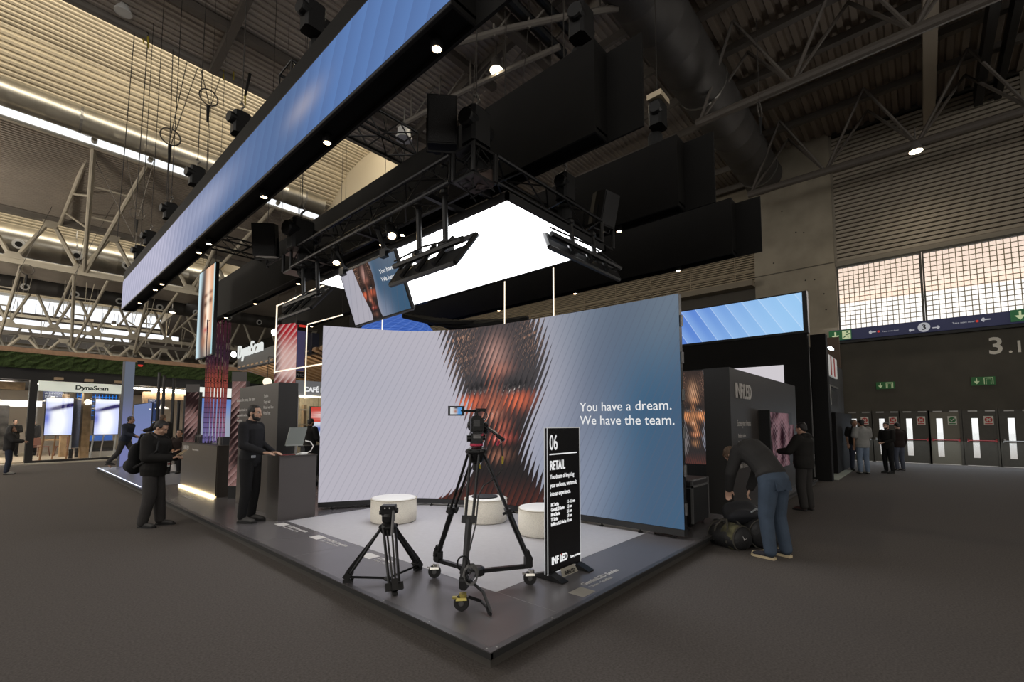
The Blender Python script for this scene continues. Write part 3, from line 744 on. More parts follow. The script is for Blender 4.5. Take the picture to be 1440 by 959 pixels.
for i, (x, y) in enumerate(cv):
    mb.v += [(x,y,ZB),(x,y,ZT)]; mb.uv += [(sl[i], ZB),(sl[i], ZT)]
mb.f = [(2*i, 2*i+2, 2*i+3, 2*i+1) for i in range(len(cv)-1)]
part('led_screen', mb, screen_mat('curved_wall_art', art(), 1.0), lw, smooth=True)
def offs(k, d): n = nrm(k); return (cv[k][0]+n.x*d, cv[k][1]+n.y*d)
def shell(z0, z1, d0, d1):
    b = MB()
    for i in range(len(cv)):
        p, q = offs(i, d0), offs(i, d1); b.v += [(*p,z0),(*p,z1),(*q,z1),(*q,z0)]
    n = len(cv)
    for i in range(n-1):
        for j in range(4): b.f.append((4*i+j, 4*i+(j+1)%4, 4*i+4+(j+1)%4, 4*i+4+j))
    b.f += [(3,2,1,0), (4*n-4,4*n-3,4*n-2,4*n-1)]
    return b
part('cabinet_back', shell(ZB, ZT, 0.004, 0.09), BLACKM, lw)
part('base_beam', shell(0.185, ZB-0.004, -0.01, 0.1), mat('base_beam_black', (0.016,0.016,0.017), 0.5), lw)
fm = None
for i in range(2, len(cv)-1, 4):
    x, y = offs(i, 0.02)
    if fm is None: o = part('levelling_foot', MB().lathe([(0.035,0),(0.035,0.012),(0.012,0.02),(0.012,0.05)], (0,0,0), 10), BLACKM, lw, world=False); fm = o.data
    else: o = link(bpy.data.objects.new('levelling_foot', fm)); o.parent = lw
    o.location = (x-5.2, y-6.2, 0.0)
for i in (8, 20, 32, 44, 56):
    a, b = offs(i, 0.1), offs(i, 0.9); part('back_brace', MB().tube((*a, 2.6), (*b, 0.16), 0.025).tube((*a, 0.2), (*b, 0.16), 0.025), BLACKM, lw)
xe = cv[-1]
for j in range(6): part('side_latch', MB().box((6.02, 2.355, 0.45+0.5*j), (6.07, 2.378, 0.60+0.5*j)), mat('latch_grey', (0.12,0.12,0.12), 0.4), lw)
text_mesh('You have a dream.', 0.192, LETTER, (5.94, 3.93, 1.83), (0,-1,0), (0,0,1), parent=lw)
text_mesh('We have the team.', 0.192, LETTER, (5.94, 3.93, 1.63), (0,-1,0), (0,0,1), parent=lw)
# red light on carpet under the base beam, drawn as a dark red strip
solo('red_glow_strip', MB().path([(offs(30,0.5)[0],offs(30,0.5)[1],0.15),(offs(42,0.3)[0],offs(42,0.3)[1],0.15),(offs(52,0.25)[0],offs(52,0.25)[1],0.15),(6.3,2.5,0.15)], 0.012), mat('dark_red_strip', (0.25,0.02,0.03), 0.5), 'dark red strip painting the red light on the deck behind the curved LED wall', 'cable')

# ---- poufs
BOUCLE = mat('cream_boucle', (0.86, 0.82, 0.72), 0.95, var=0.1, scale=90, bump=0.7, spec=0.1)
TOPW = mat('white_leather_top', (0.8, 0.79, 0.77), 0.45)
for (x, y, lab, pad) in ((4.165, 6.21, 'round cream boucle pouf at left, behind the small tripod', 0), (5.115, 5.14, 'round cream boucle pouf with a black disc on top, behind the camera tripod', 1), (5.06, 3.98, 'round cream boucle pouf partly hidden by the black retail sign', 0)):
    t = thing('pouf', lab, 'pouf', (x, y, 0.14), 0, 'round poufs on the pale stage floor')
    R = 0.345 if pad == 0 and y > 6 else 0.33
    part('body', MB().lathe([(R-0.03,0.0),(R,0.02),(R+0.004,0.15),(R,0.335),(R-0.01,0.345)], (0,0,0), 40), BOUCLE, t, smooth=60, world=False)
    part('top', MB().lathe([(R-0.01,0.345),(R-0.015,0.36),(R-0.05,0.368)], (0,0,0), 40), TOPW, t, smooth=60, world=False)
    part('piping', MB().path([(math.cos(a*PI/20)*R, math.sin(a*PI/20)*R, 0.345) for a in range(41)], 0.006), mat('piping_beige', (0.5,0.45,0.36), 0.8), t, world=False)
    if pad:
        p = thing('charging_pad', 'flat black disc lying on the middle cream pouf', 'disc', (x-0.02, y, 0.508))
        part('disc', MB().lathe([(0.19,0),(0.2,0.006),(0.2,0.016),(0.17,0.02)], (0,0,0), 36), mat('black_felt', (0.02,0.02,0.024), 0.7), p, smooth=60, world=False)
        part('rim', MB().lathe([(0.2,0.0),(0.204,0.004),(0.204,0.012),(0.2,0.014)], (0,0,0), 36), BLACKM, p, world=False)

# ================================================================== HANGING ELEMENTS
# ---- LED ceiling
lc = thing('led_ceiling', 'bright white LED ceiling panel hung over the stage', 'LED panel', (4.98, 6.0, 4.3))
a = MB().quad((3.89,3.57,4.3),(3.89,8.42,4.3),(6.06,8.42,4.3),(6.06,3.57,4.3)); part('lit_face', a, emission('white_led', (0.97,0.98,1.0), 5.2), lc)
part('frame', MB().box((3.87,3.55,4.305),(6.08,8.44,4.38)), BLACKM, lc)
part('rim', MB().box((3.85,3.53,4.29),(3.89,8.46,4.38)).box((6.06,3.53,4.29),(6.10,8.46,4.38)).box((3.85,3.53,4.29),(6.1,3.57,4.38)).box((3.85,8.42,4.29),(6.1,8.46,4.38)), BLACKP, lc)
for y in (4.4, 6.0, 7.6):
    part('cross_rail', MB().box((3.3, y-0.03, 4.40), (6.2, y+0.03, 4.46)), BLACKM, lc)
# ---- box truss square
TR = mat('black_truss', (0.016,0.016,0.0165), 0.35, 0.3)
tq = thing('box_truss_square', 'black square box truss carrying the white LED ceiling and speakers', 'truss', (4.8, 6.0, 4.42))
def box_truss(a, b, up, side, w, parent, step=0.45, rc=0.025, rb=0.011):
    a, b, up, side = V(a), V(b), V(up)*w, V(side)*w; L = (b-a).length; n = max(2, int(round(L/step))); d = (b-a)/n
    for i, o_ in enumerate((V((0,0,0)), up, side, up+side)): part('chord', MB().tube(a+o_, b+o_, rc, n=8), TR, parent)
    for f0, f1 in ((V((0,0,0)), up), (side, side+up), (V((0,0,0)), side), (up, up+side)):
        for i in range(n):
            p, q = (f0, f1) if i % 2 == 0 else (f1, f0)
            part('lacing', MB().tube(a+d*i+p, a+d*(i+1)+q, rb, n=5, caps=False), TR, parent)
    for i in (0, n): part('end_frame', MB().tube(a+d*i, a+d*i+up, rb).tube(a+d*i, a+d*i+side, rb).tube(a+d*i+up, a+d*i+up+side, rb).tube(a+d*i+side, a+d*i+up+side, rb), TR, parent)
zt = 4.43
box_truss((3.32,3.95,zt),(3.32,8.3,zt),(0,0,1),(1,0,0),0.32,tq)
box_truss((3.7,3.55,zt),(6.0,3.55,zt),(0,0,1),(0,1,0),0.32,tq)
box_truss((6.1,3.95,zt),(6.1,8.3,zt),(0,0,1),(1,0,0),0.32,tq)
box_truss((3.7,8.35,zt),(6.0,8.35,zt),(0,0,1),(0,1,0),0.32,tq)
for (x, y) in ((3.34,3.57),(6.06,3.57),(3.34,8.33),(6.06,8.33)):
    part('corner_block', MB().box((x,y,zt-0.03),(x+0.34,y+0.34,zt)).box((x,y,zt+0.32),(x+0.34,y+0.34,zt+0.35)).tube((x,y,zt),(x,y,zt+0.33),0.028).tube((x+0.34,y,zt),(x+0.34,y,zt+0.33),0.028).tube((x,y+0.34,zt),(x,y+0.34,zt+0.33),0.028).tube((x+0.34,y+0.34,zt),(x+0.34,y+0.34,zt+0.33),0.028), TR, tq)
rnd = random.Random(3)
for k in range(9):
    y = 3.9 + 0.5*k; pts_ = [(3.45+rnd.uniform(-0.08,0.12), y+0.12*i, zt+0.34+rnd.uniform(-0.03,0.07)) for i in range(6)]
    part('cable', MB().path(pts_, 0.012, 5), RUBBER, tq)
for k in range(8):
    pts_ = [(3.5+rnd.uniform(-0.15,0.25), 3.65+rnd.uniform(-0.1,0.3), zt+0.35-0.09*i+rnd.uniform(-0.03,0.03)) for i in range(6)]
    part('cable', MB().path(pts_, 0.010, 5), RUBBER, tq)
# ---- speakers at the truss corners
def speaker(name, label, c, yaw, tilt, h=0.62, w=0.36, d=0.34, anchor=None):
    t = thing(name, label, 'loudspeaker', c, 0, 'loudspeakers on the box truss')
    R = Matrix.Rotation(yaw,3,'Z') @ Matrix.Rotation(tilt,3,'X')
    o = [(-w/2, 0), (w/2, 0), (w/2, d*0.55), (w*0.28, d), (-w*0.28, d), (-w/2, d*0.55)]
    b = MB().prism([(x, y, -h/2) for x, y in o], (0,0,h)); b.move(R.to_4x4()); part('cabinet', b, BLACKP, t, world=False)
    g = MB().box((-w/2+0.015,-0.012,-h/2+0.015),(w/2-0.015,0.0,h/2-0.015)); g.move(R.to_4x4()); part('grille', g, mat('speaker_grille', (0.025,0.025,0.026), 0.7, bump=0.5, scale=180), t, world=False)
    y = MB().box((-w/2-0.02, d*0.3, -h/2-0.06),(w/2+0.02, d*0.4, -h/2-0.04)).box((-w/2-0.02,d*0.3,-h/2-0.06),(-w/2-0.005,d*0.4,0.05)).box((w/2+0.005,d*0.3,-h/2-0.06),(w/2+0.02,d*0.4,0.05)).tube((0,d*0.35,-h/2-0.05),(0,d*0.35,-h/2-0.22),0.02); y.move(R.to_4x4()); part('yoke', y, BLACKM, t, world=False)
    if anchor:
        a_ = R @ V((0, d*0.35, -h/2-0.05)); part('mount_pole', MB().path([a_, V((a_.x, a_.y, a_.z-0.12)), V(anchor)-V(c)], 0.022), BLACKM, t, world=False)
    hd = MB().box((-0.06, d*0.99, h*0.1), (0.06, d+0.015, h*0.16)); hd.move(R.to_4x4()); part('handle', hd, BLACKM, t, world=False)
speaker('loudspeaker', 'black loudspeaker tilted over the nearest corner of the box truss', (3.24, 4.0, 5.17), math.radians(-42), math.radians(10), 0.54, 0.34, anchor=(3.4,3.8,4.78))
speaker('loudspeaker', 'black loudspeaker tilted at the far left corner of the box truss', (3.15, 9.15, 5.12), math.radians(-42), math.radians(12), 0.60, 0.42, anchor=(3.4,8.6,4.78))
speaker('loudspeaker', 'dark loudspeaker at the right corner of the box truss before the black beam', (6.2, 3.5, 4.98), math.radians(-10), math.radians(14), 0.52, 0.34, anchor=(6.2,3.7,4.78))
# ---- chain hoists
def hoist(label, c, top, s=1.0, name='chain_hoist'):
    t = thing(name, label, 'chain hoist', c, 0, 'chain hoists holding the truss and beams')
    part('motor', MB().bbox((-0.13*s,-0.1*s,-0.22*s),(0.13*s,0.1*s,0.16*s),0.03*s), BLACKP, t, world=False)
    part('gear_housing', MB().lathe([(0.08*s,-0.2*s),(0.09*s,-0.18*s),(0.09*s,0.2*s),(0.07*s,0.22*s)], (0,0,0), 14, (1,0.2,0)), BLACKM, t, world=False)
    part('chain_bag', MB().lathe([(0.05*s,-0.52*s),(0.1*s,-0.46*s),(0.11*s,-0.25*s),(0.09*s,-0.2*s)], (0.12*s,0.1*s,0), 12), mat('black_canvas', (0.014,0.014,0.014), 0.9), t, world=False)
    part('hook', MB().path([(0,0,0.16*s),(0,0,0.24*s),(0.04*s,0,0.29*s),(0,0,0.34*s),(-0.03*s,0,0.3*s)], 0.014*s), STEEL, t, world=False)
    part('chain', MB().tube((0,0,0.3*s),(0,0,top-c[2]),0.008, n=5), mat('chain_dark', (0.05,0.045,0.04), 0.5, 0.6), t, world=False)
hoist('black chain hoist over the nearest truss corner, right of the big speaker', (3.52, 3.72, 5.1), 14.4, 1.15)
hoist('bulky black chain hoist over the far left truss corner', (3.42, 8.15, 5.05), 13, 1.5)
hoist('black chain hoist over the right truss corner', (5.2, 3.65, 5.02), 14.4, 1.0)
for (p, lab) in (((2.35, 5.45, 6.72),'black chain hoist on top of the blue LED beam, nearest the picture top'), ((2.35, 8.0, 6.5),'black chain hoist on the blue LED beam beside the pale ribbed sheet'), ((2.35, 10.5, 6.55),'black chain hoist on the LED beam, third from the near end'),
                 ((2.35, 12.6, 6.5),'black chain hoist on the LED beam, fourth from the near end'), ((2.35, 14.7, 6.45),'black chain hoist on the LED beam, fifth from the near end'), ((2.35, 16.0, 6.4),'black chain hoist nearest the far end of the LED beam'),
                 ((4.5, 2.9, 6.55),'chain hoist with pale edge on the first black beam, near its end'), ((4.5, 12.8, 6.5),'chain hoist standing on the first black beam under the duct end'), ((6.9, 3.0, 6.68),'chain hoist with pale top on the second black beam')):
    hoist(lab, p, 13.8 if p[0] < 4 else 14.6, 1.0 if p[1] > 4 else 1.1)
# light caught on a hoist edge, painted in as a cream strip
solo('hoist_lit_edge', MB().box((6.72,2.86,6.86),(7.05,3.1,6.95)), mat('cream_lit_edge', (0.6,0.5,0.35), 0.5), 'cream strip painting the light caught on the hoist of the second black beam', 'cover')
# ---- four long hanging beams
def beam(x, label, lit):
    t = thing('hanging_beam', label, 'hanging beam', (x, 2.2, 5.0), 0, 'long black beams hung over the stand')
    yA, yB = 2.66, 17.6
    part('front_panel', MB().box((x, yA, 5.0),(x+0.03, yB, 6.12)), BLACK, t)
    part('back_panel', MB().box((x+0.27, 2.2, 5.0),(x+0.30, yB, 6.12)), BLACK, t)
    part('soffit', MB().box((x+0.03, yA, 5.05),(x+0.27, yB, 5.08)), mat('matte_black', (0.004,0.004,0.004), 0.9, spec=0.1), t)
    part('end_panel', MB().box((x+0.03, yA, 5.0),(x+0.27, yA+0.02, 6.12)).box((x, yB, 5.0),(x+0.3, yB+0.02, 6.12)), BLACK, t)
    part('top_panel', MB().box((x, yA, 6.12),(x+0.3, yB, 6.14)), BLACK, t)
    if lit:
        def paint(nt, u, v):
            c = mixc(nt, u.step(5.2, 10.6), (0.105,0.175,0.34), (0.55,0.54,0.68))
            c = mixc(nt, u.step(3.2, 1.8), c, (0.11,0.21,0.46))
            f = ((u*0.9 + v*0.42)*3.4).frac()
            c = mixc(nt, f*0.32, c, (0.07,0.10,0.22))
            c = mixc(nt, gauss(u, v, 2.7, 0.42, 0.45, 0.16)*0.5, c, (0.46,0.42,0.46))  # greyish reflection painted into the LED picture
            return mixc(nt, gauss(u, v, 6.4, 0.5, 1.3, 0.3)*0.35, c, (0.6,0.6,0.75))
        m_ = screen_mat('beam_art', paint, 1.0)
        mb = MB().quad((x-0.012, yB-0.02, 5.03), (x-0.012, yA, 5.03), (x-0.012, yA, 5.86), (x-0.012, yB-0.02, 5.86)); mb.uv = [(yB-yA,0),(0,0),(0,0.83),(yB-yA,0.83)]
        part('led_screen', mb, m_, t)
        part('screen_cabinet', MB().box((x-0.01, yA, 5.0),(x, yB, 5.88)), BLACKP, t)
    dm = hm = None
    for y in {2.24:(3.06, 5.1, 7.05, 9.7, 10.35, 13.4, 14.1, 16.0), 4.4:(4.6, 6.7, 7.36, 10.94, 13.7, 16.2), 6.8:(3.77, 6.5, 9.5, 12.5, 15.5), 9.5:(3.82, 6.5, 9.2, 12.0, 15.0)}[x]:
        o = part('downlight', MB().lathe([(0.055,0),(0.055,0.09),(0.03,0.1)], (x+0.17, y, 4.955), 16), BLACKP, t)
        part('lamp_disc', MB().lathe([(0.04,-0.002),(0.042,0.0)], (x+0.17, y, 4.955), 14), WARM, o)
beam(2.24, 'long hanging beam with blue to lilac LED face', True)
beam(4.4, 'first plain black hanging beam, right of the blue LED beam', False)
beam(6.8, 'second plain black hanging beam, ending beside the wide dark duct', False)
beam(9.5, 'third and furthest plain black hanging beam, before the beige louvres', False)
# ---- cross trusses tying the beams
tc = thing('cross_truss', 'black lattice truss crossing between the LED beam and the first black beam', 'truss', (2.5, 6.3, 6.15))
box_truss((2.4,6.2,6.2),(4.5,6.2,6.2),(0,0,1),(0,1,0),0.4,tc,0.35,0.022,0.012)
tc = thing('cross_truss', 'black lattice truss between the beams at the far left end', 'truss', (2.5, 12.6, 5.9))
box_truss((2.4,12.6,5.95),(4.5,12.6,5.95),(0,0,1),(0,1,0),0.3,tc,0.35,0.022,0.012)

# ---- tilted screens hung from the truss
def hung_screen(label, tl, tr, br, bl, front=None, posts=(), front_label=None):
    tl, tr, br, bl = V(tl), V(tr), V(br), V(bl); c = (tl+tr+br+bl)/4
    n = (bl-tl).cross(tr-tl).normalized()               # points to the viewer of the face
    t = thing('tilted_screen', label, 'screen', c, 0, 'tilted screens hung from the box truss')
    th = -n*0.05
    if front:
        mb = MB().quad(bl+n*0.002, br+n*0.002, tr+n*0.002, tl+n*0.002); w = (tr-tl).length; h = (bl-tl).length; mb.uv = [(0,0),(w,0),(w,h),(0,h)]
        part('screen_face', mb, front, t)
    part('cabinet', MB().prism([bl, br, tr, tl] if front else [bl, br, br.lerp(tr,0.55), bl.lerp(tl,0.55)], th), BLACKP, t)
    e = MB()
    for a, b in ((tl,tr),(tr,br),(br,bl),(bl,tl)): e.tube(a+th*0.5, b+th*0.5, 0.032, n=6)
    part('frame', e, BLACKM, t)
    for f_ in (0.25, 0.5, 0.75):
        part('back_rail', MB().tube(tl.lerp(tr,f_)+th*1.8, bl.lerp(br,f_)+th*1.8, 0.03, n=6), BLACKM, t)
    part('back_rail', MB().tube(tl.lerp(bl,0.45)+th*2.4, tr.lerp(br,0.45)+th*2.4, 0.035, n=6), BLACKM, t)
    part('cable', MB().path([tl.lerp(bl,0.45)+th*2+V((0,0,0.05)), c+th*3+V((0,0,0.08)), tr.lerp(br,0.5)+th*2+V((0,0,0.1))], 0.012), RUBBER, t)
    for p, q in posts:
        part('hanger_post', MB().tube(p, q, 0.036, n=8), BLACKM, t)
        part('clamp', MB().ball(q, 0.06, 8, 5), BLACKM, t)
        part('hinge', MB().obox(V(p), (0.07,0,0), (0,0.07,0), (0,0,0.06)), BLACKM, t)
    return t
hung_screen('tilted screen at the truss showing a portrait and a cropped slogan', (3.6,7.03,4.1), (3.6,5.48,4.1), (3.9,5.45,3.31), (3.9,7.03,3.28),
            front=screen_mat('tilted_screen_art', art(cx=0.66, cy=0.50, k=0.36, kx=0.66, A=0.02, w=0.6, edge=1.2, base=(0.05,0.03,0.025)), 0.9), posts=(((3.62,6.9,4.1),(3.45,6.9,4.45)),((3.62,5.7,4.1),(3.45,5.7,4.45))))
_t = [o for o in COL.objects if o.name.startswith('tilted_screen') and o.type == 'EMPTY'][-1]
_r = V((0,-1,0)); _u = V((-0.3,0,0.8)).normalized()
text_mesh('You have a', 0.095, LETTER, V((3.6,5.95,4.1)) - _u*0.24 + V((-0.012,0,-0.004)), _r, _u, parent=_t)
text_mesh('We have th', 0.095, LETTER, V((3.6,5.95,4.1)) - _u*0.36 + V((-0.012,0,-0.004)), _r, _u, parent=_t)
hung_screen('tilted screen frame seen from its back, nearest to the white LED ceiling', (3.5,3.66,3.76), (3.5,5.02,3.76), (3.2,4.9,3.36), (3.2,3.68,3.36),
            posts=(((3.5,4.22,3.78),(3.47,4.22,4.45)),((3.5,4.74,3.78),(3.47,4.74,4.45))))
hung_screen('tilted screen frame seen edge-on before the right corner of the LED ceiling', (6.25,3.5,4.03), (4.5,3.5,4.03), (4.27,3.25,3.73), (5.95,3.25,3.73),
            posts=(((5.17,3.5,4.05),(5.17,3.55,4.45)),((5.74,3.5,4.05),(5.74,3.55,4.45))))
hung_screen('tilted screen frame at the far left end of the truss, seen from its back', (3.5,7.05,3.82), (3.5,8.45,3.82), (3.2,8.35,3.45), (3.2,7.1,3.45),
            posts=(((3.5,7.58,3.84),(3.47,7.58,4.45)),((3.5,8.13,3.84),(3.47,8.13,4.45))))
# small spotlights clamped to the truss
def spot(label, c, d):
    t = thing('spotlight', label, 'spotlight', c, 0, 'spotlights clamped to the box truss'); d = V(d).normalized()
    part('can', MB().lathe([(0.05,-0.12),(0.065,-0.1),(0.075,0.06),(0.08,0.08),(0.06,0.081)], (0,0,0), 16, d), BLACKM, t, world=False)
    part('lens', MB().lathe([(0.055,0.082),(0.055,0.084)], (0,0,0), 14, d), WARM, t, world=False)
    part('bracket', MB().path([(-0.09,0,0),(-0.09,0,0.14),(0.09,0,0.14),(0.09,0,0)], 0.01).tube((0,0,0.14),(0,0,0.22),0.012), BLACKM, t, world=False)
spot('small warm spotlight under the left arm of the box truss', (3.5,5.4,4.3), (-0.2,-0.5,-0.8))
spot('small spotlight under the left arm of the box truss, nearer the far end', (3.5,6.95,4.3), (-0.2,-0.3,-0.9))
solo('lamp_hood', MB().prism([(3.55,3.72,4.6),(3.72,3.62,4.62),(3.7,3.6,4.42),(3.52,3.7,4.38)], (0.05,0.08,0)), mat('brown_hood', (0.1,0.07,0.06), 0.7), 'brown square lamp hood at the nearest truss corner', 'lamp hood')
# safety slings, pick-up chains and cable coils hanging from the roof
SLING = mat('black_sling', (0.015,0.014,0.013), 0.9); WIRE = mat('steel_wire', (0.1,0.09,0.08), 0.5, 0.5); YEL = mat('yellow_tag', (0.5,0.4,0.03), 0.6)
def sling(label, top, a, b):
    t = thing('lifting_sling', label, 'lifting sling', top, 0, 'lifting slings hanging from the roof')
    for e in (a, b):
        if e is None: continue
        part('strap', MB().tube(top, e, 0.05, 0.035, n=5), SLING, t); part('tag', MB().tube(e, V(e)+V((0.02,0,-0.35)), 0.03, 0.015, n=5), YEL, t)
for (lab, top, a, b) in (('black sling nearest the picture top over the pale ribbed sheet', (2.15,16.5,14.1), (2.2,16.5,13.1), (2.3,16.4,12.95)),
                         ('pair of black slings left of the roof edge beam end', (4.08,16.5,13.9), (4.24,16.4,13.1), (4.5,16.3,13.2)),
                         ('black slings meeting at a hook over the blue LED beam', (4.73,16.3,14.6), (4.6,16.2,13.7), (4.9,16.1,13.6)),
                         ('long black sling right of the hook over the blue LED beam', (4.95,16.0,13.5), (4.78,16.0,12.3), None)):
    sling(lab, top, a, b)
def wires(label, lines, coil=None):
    t = thing('rigging_wire', label, 'rigging wire', lines[0][0], 0, 'rigging wires under the roof')
    for a, b in lines: part('wire', MB().tube(a, b, 0.014, n=4), WIRE, t)
    if coil:
        c = V(coil)
        part('coil', MB().path([c + V((math.cos(a)*0.25, 0, math.sin(a)*0.25)) for a in [i*PI/8 for i in range(17)]], 0.02, 5), WIRE, t)
        part('hook', MB().tube(c - V((0,0,0.25)), c - V((0,0,0.8)), 0.05, 0.03, n=6), RUBBER, t)
wires('rigging wires with a coil left of the slings before the pale ribbed sheet', [((3.6,16.5,13.0),(3.8,16,11.5)),((4.2,16.5,12.9),(3.85,16,11.5)),((3.8,16,11.4),(3.85,16,7.0))], (3.78,16,11.7))
wires('rigging wires with a coil low before the shiny duct', [((3.3,16.5,12.95),(2.9,16.2,9.9)),((3.5,16.2,12.6),(2.95,16.2,9.9)),((2.9,16.2,9.8),(2.9,16.2,6.6))], (2.92,16.2,10.1))
wires('long thin rigging wires hanging before the pale ribbed sheet', [((2.0,16.45,13.0),(1.9,16.4,6.8)),((2.3,16.4,13.0),(2.25,16.4,6.8)),((2.9,16.4,13),(3.0,16.4,6.6))])
wires('rigging wires with a coil under the shiny duct', [((3.0,24.7,12.95),(3.4,24.4,10.4)),((3.9,24.4,13.2),(3.45,24.4,10.4)),((3.42,24.4,10.3),(3.42,24.4,7.0))], (3.42,24.4,10.5))
wires('rigging wires crossing in front of the first lattice truss', [((2.1,26,13.0),(4.2,26,8.6)),((1.2,33,12.8),(0.2,33,9.0)),((2.6,33,12.8),(2.2,33,8.6)),((3.3,30,12.9),(2.0,30,8.7))], (0.5,33,9.3))
wires('pale rigging wires hanging between the first two black beams', [((8.2,8.6,13.0),(7.9,8.6,8.6)),((8.9,8.2,13.2),(8.8,8.2,8.3)),((9.6,8.0,13.0),(9.0,8.0,8.4))], (8.9,8.2,8.6))
wires('pale rigging wires with a knotted end before the wide dark duct', [((15.5,3.4,14.6),(15.5,3.4,11.6)),((11.4,4.2,14.4),(11.4,4.2,12.8))], (15.5,3.4,11.5))
wt = None
rnd = random.Random(5)
for i in range(16):
    x = -1 + i*0.9 + rnd.uniform(-0.2,0.2); y = 46 + rnd.uniform(-3,6); z = 9.3 + rnd.uniform(-0.5,0.6)
    t = thing('pickup_wire', 'thin pale pick-up wire hanging before the far lattice trusses', 'rigging wire', (x,y,z), 0, 'pick-up wires over the far booths')
    part('wire', MB().tube((0,0,2.4),(0,0,0),0.02,n=4).tube((0.4,0,2.4),(0.1,0,0.2),0.02,n=4), mat('pale_wire', (0.4,0.36,0.28), 0.6), t, world=False)
    part('hook', MB().tube((0,0,0),(0.02,0,-0.5),0.05,0.03,n=5), mat('pale_wire', (0,0,0)), t, world=False)
# high-bay lamps
def bay_lamp(label, c, power, r=0.23):
    t = thing('high_bay_lamp', label, 'lamp', c, 0, 'round high-bay lamps under the roof')
    part('housing', MB().lathe([(0.1,0.35),(r*0.75,0.32),(r*0.8,0.08),(r,0.05),(r,0.0),(r-0.03,0.0)], (0,0,0), 20), WHITEP if not power else mat('lamp_housing_grey', (0.12,0.11,0.1), 0.5), t, smooth=40, world=False)
    part('stem', MB().tube((0,0,0.33),(0,0,1.0),0.025,n=6), STEEL, t, world=False)
    if power:
        part('lamp_disc', MB().lathe([(r-0.03,-0.012),(r-0.03,0.004)], (0,0,0), 20), emission('high_bay_light', (1.0,0.87,0.62), 16), t, world=False)
        d = bpy.data.lights.new('high_bay_light', 'SPOT'); d.energy = power; d.color = (1,0.86,0.64); d.spot_size = math.radians(150); d.spot_blend = 1.0; d.shadow_soft_size = 0.25
        o = link(bpy.data.objects.new('high_bay_light', d)); o.parent = t; o.location = (0,0,-0.05)
bay_lamp('bright round high-bay lamp between the first two black beams', (10.0,9.65,12.9), 900)
bay_lamp('bright oval high-bay lamp before the grey louvres', (22.7,-0.25,11.95), 200)
bay_lamp('lit high-bay lamp far off, below the bright window strip', (6.66,56.3,10.9), 500)
bay_lamp('lit high-bay lamp far off, beside the end of the LED beam', (9.15,46.5,10.9), 500)
bay_lamp('pale unlit round roof lamp by the roof edge at the picture top', (1.68,16.0,13.0), 0, 0.2)
bay_lamp('pale unlit round roof lamp below the shiny duct', (1.7,24.4,13.2), 0, 0.2)
bay_lamp('pale unlit round lamp in the gap beside the pale gable', (7.7,11.3,10.2), 0, 0.25)
# lamps outside the picture that light the aisle (the same high-bay lamps, behind and beside the camera)
for (x, y, pw) in ((-8,10,1000),(-4,-8,1000),(8,-8,500),(-10,26,1200),(-3,24,700)):
    d = bpy.data.lights.new('high_bay_light', 'SPOT'); d.energy = pw; d.color = (1,0.88,0.7); d.spot_size = math.radians(150); d.spot_blend = 1.0; d.shadow_soft_size = 0.4
    o = link(bpy.data.objects.new('high_bay_light', d)); o.location = (x,y,12.5)

for (x, y, z, pw) in ((-7,30,7.5,1500),(-7,49,7,1200)):  # unseen point lamps added to lift the dark roof sheets
    d = bpy.data.lights.new('roof_fill_light', 'POINT'); d.energy = pw; d.color = (1,0.9,0.76); d.shadow_soft_size = 0.5
    o = link(bpy.data.objects.new('roof_fill_light', d)); o.location = (x,y,z)

# ================================================================== TRIPODS AND CAMERA
CARB = mat('black_anodised', (0.02,0.02,0.021), 0.32, 0.5)
def leg_parts(t, apex, foot, zc, w, thick, label=None):
    a, f = V(apex), V(foot); d = (f-a); s = V((-d.y, d.x, 0)).normalized()*w
    m_ = a + d*zc
    lg = part('leg', MB().tube(a+s, m_+s*0.8, 0.013, n=8).tube(a-s, m_-s*0.8, 0.013, n=8).tube(m_, f, thick, thick*0.85, n=8), CARB, t)
    e1 = s.normalized(); e3 = d.normalized(); e2 = e1.cross(e3)
    part('leg_clamp', MB().obox(m_, e1*(w+0.022), e2*0.022, e3*0.03).tube(m_+e2*0.02, m_+e2*0.055, 0.014, n=8), BLACKP, lg)
    part('foot', MB().obox(f+V((0,0,0.03)), e1*0.028, e2*0.025, e3*0.05).tube(f+V((0,0,0.05))-e1*0.035, f+V((0,0,0.05))+e1*0.045, 0.012, n=6), BLACKP, lg)
    return lg
# small tripod
t = thing('small_tripod', 'short black video tripod with fluid head and ground spreader, at the stage edge', 'tripod', (2.55,3.89,0.14))
c = V((2.55,3.89,0)); top = V((2.55,3.89,0.66))
feet = [V((2.29,4.15,0.16)), V((2.41,3.56,0.16)), V((2.95,3.95,0.16))]
for f in feet:
    d = (V((f.x,f.y,0))-c).normalized()
    leg_parts(t, top + d*0.055, f + V((0,0,0.03)), 0.97, 0.055 if abs(f.x-2.41) < 0.01 else 0.03, 0.02)
    a_ = top + d*0.05; e_ = f + V((0,0,0.05)); s = V((-d.y,d.x,0))*(0.045 if abs(f.x-2.41) < 0.01 else 0.012)
    part('leg_tube', MB().tube(a_+s*0.55, e_+s*0.25, 0.010, n=6).tube(a_-s*0.55, e_-s*0.25, 0.010, n=6), CARB, t)
    part('spreader_arm', MB().tube(V((2.55,3.88,0.175)), f+V((0,0,0.03)), 0.012, n=6), CARB, t)
    part('rubber_foot', MB().obox(f-V((0,0,0.005)), d*0.045, V((-d.y,d.x,0))*0.02, V((0,0,0.012))), RUBBER, t)
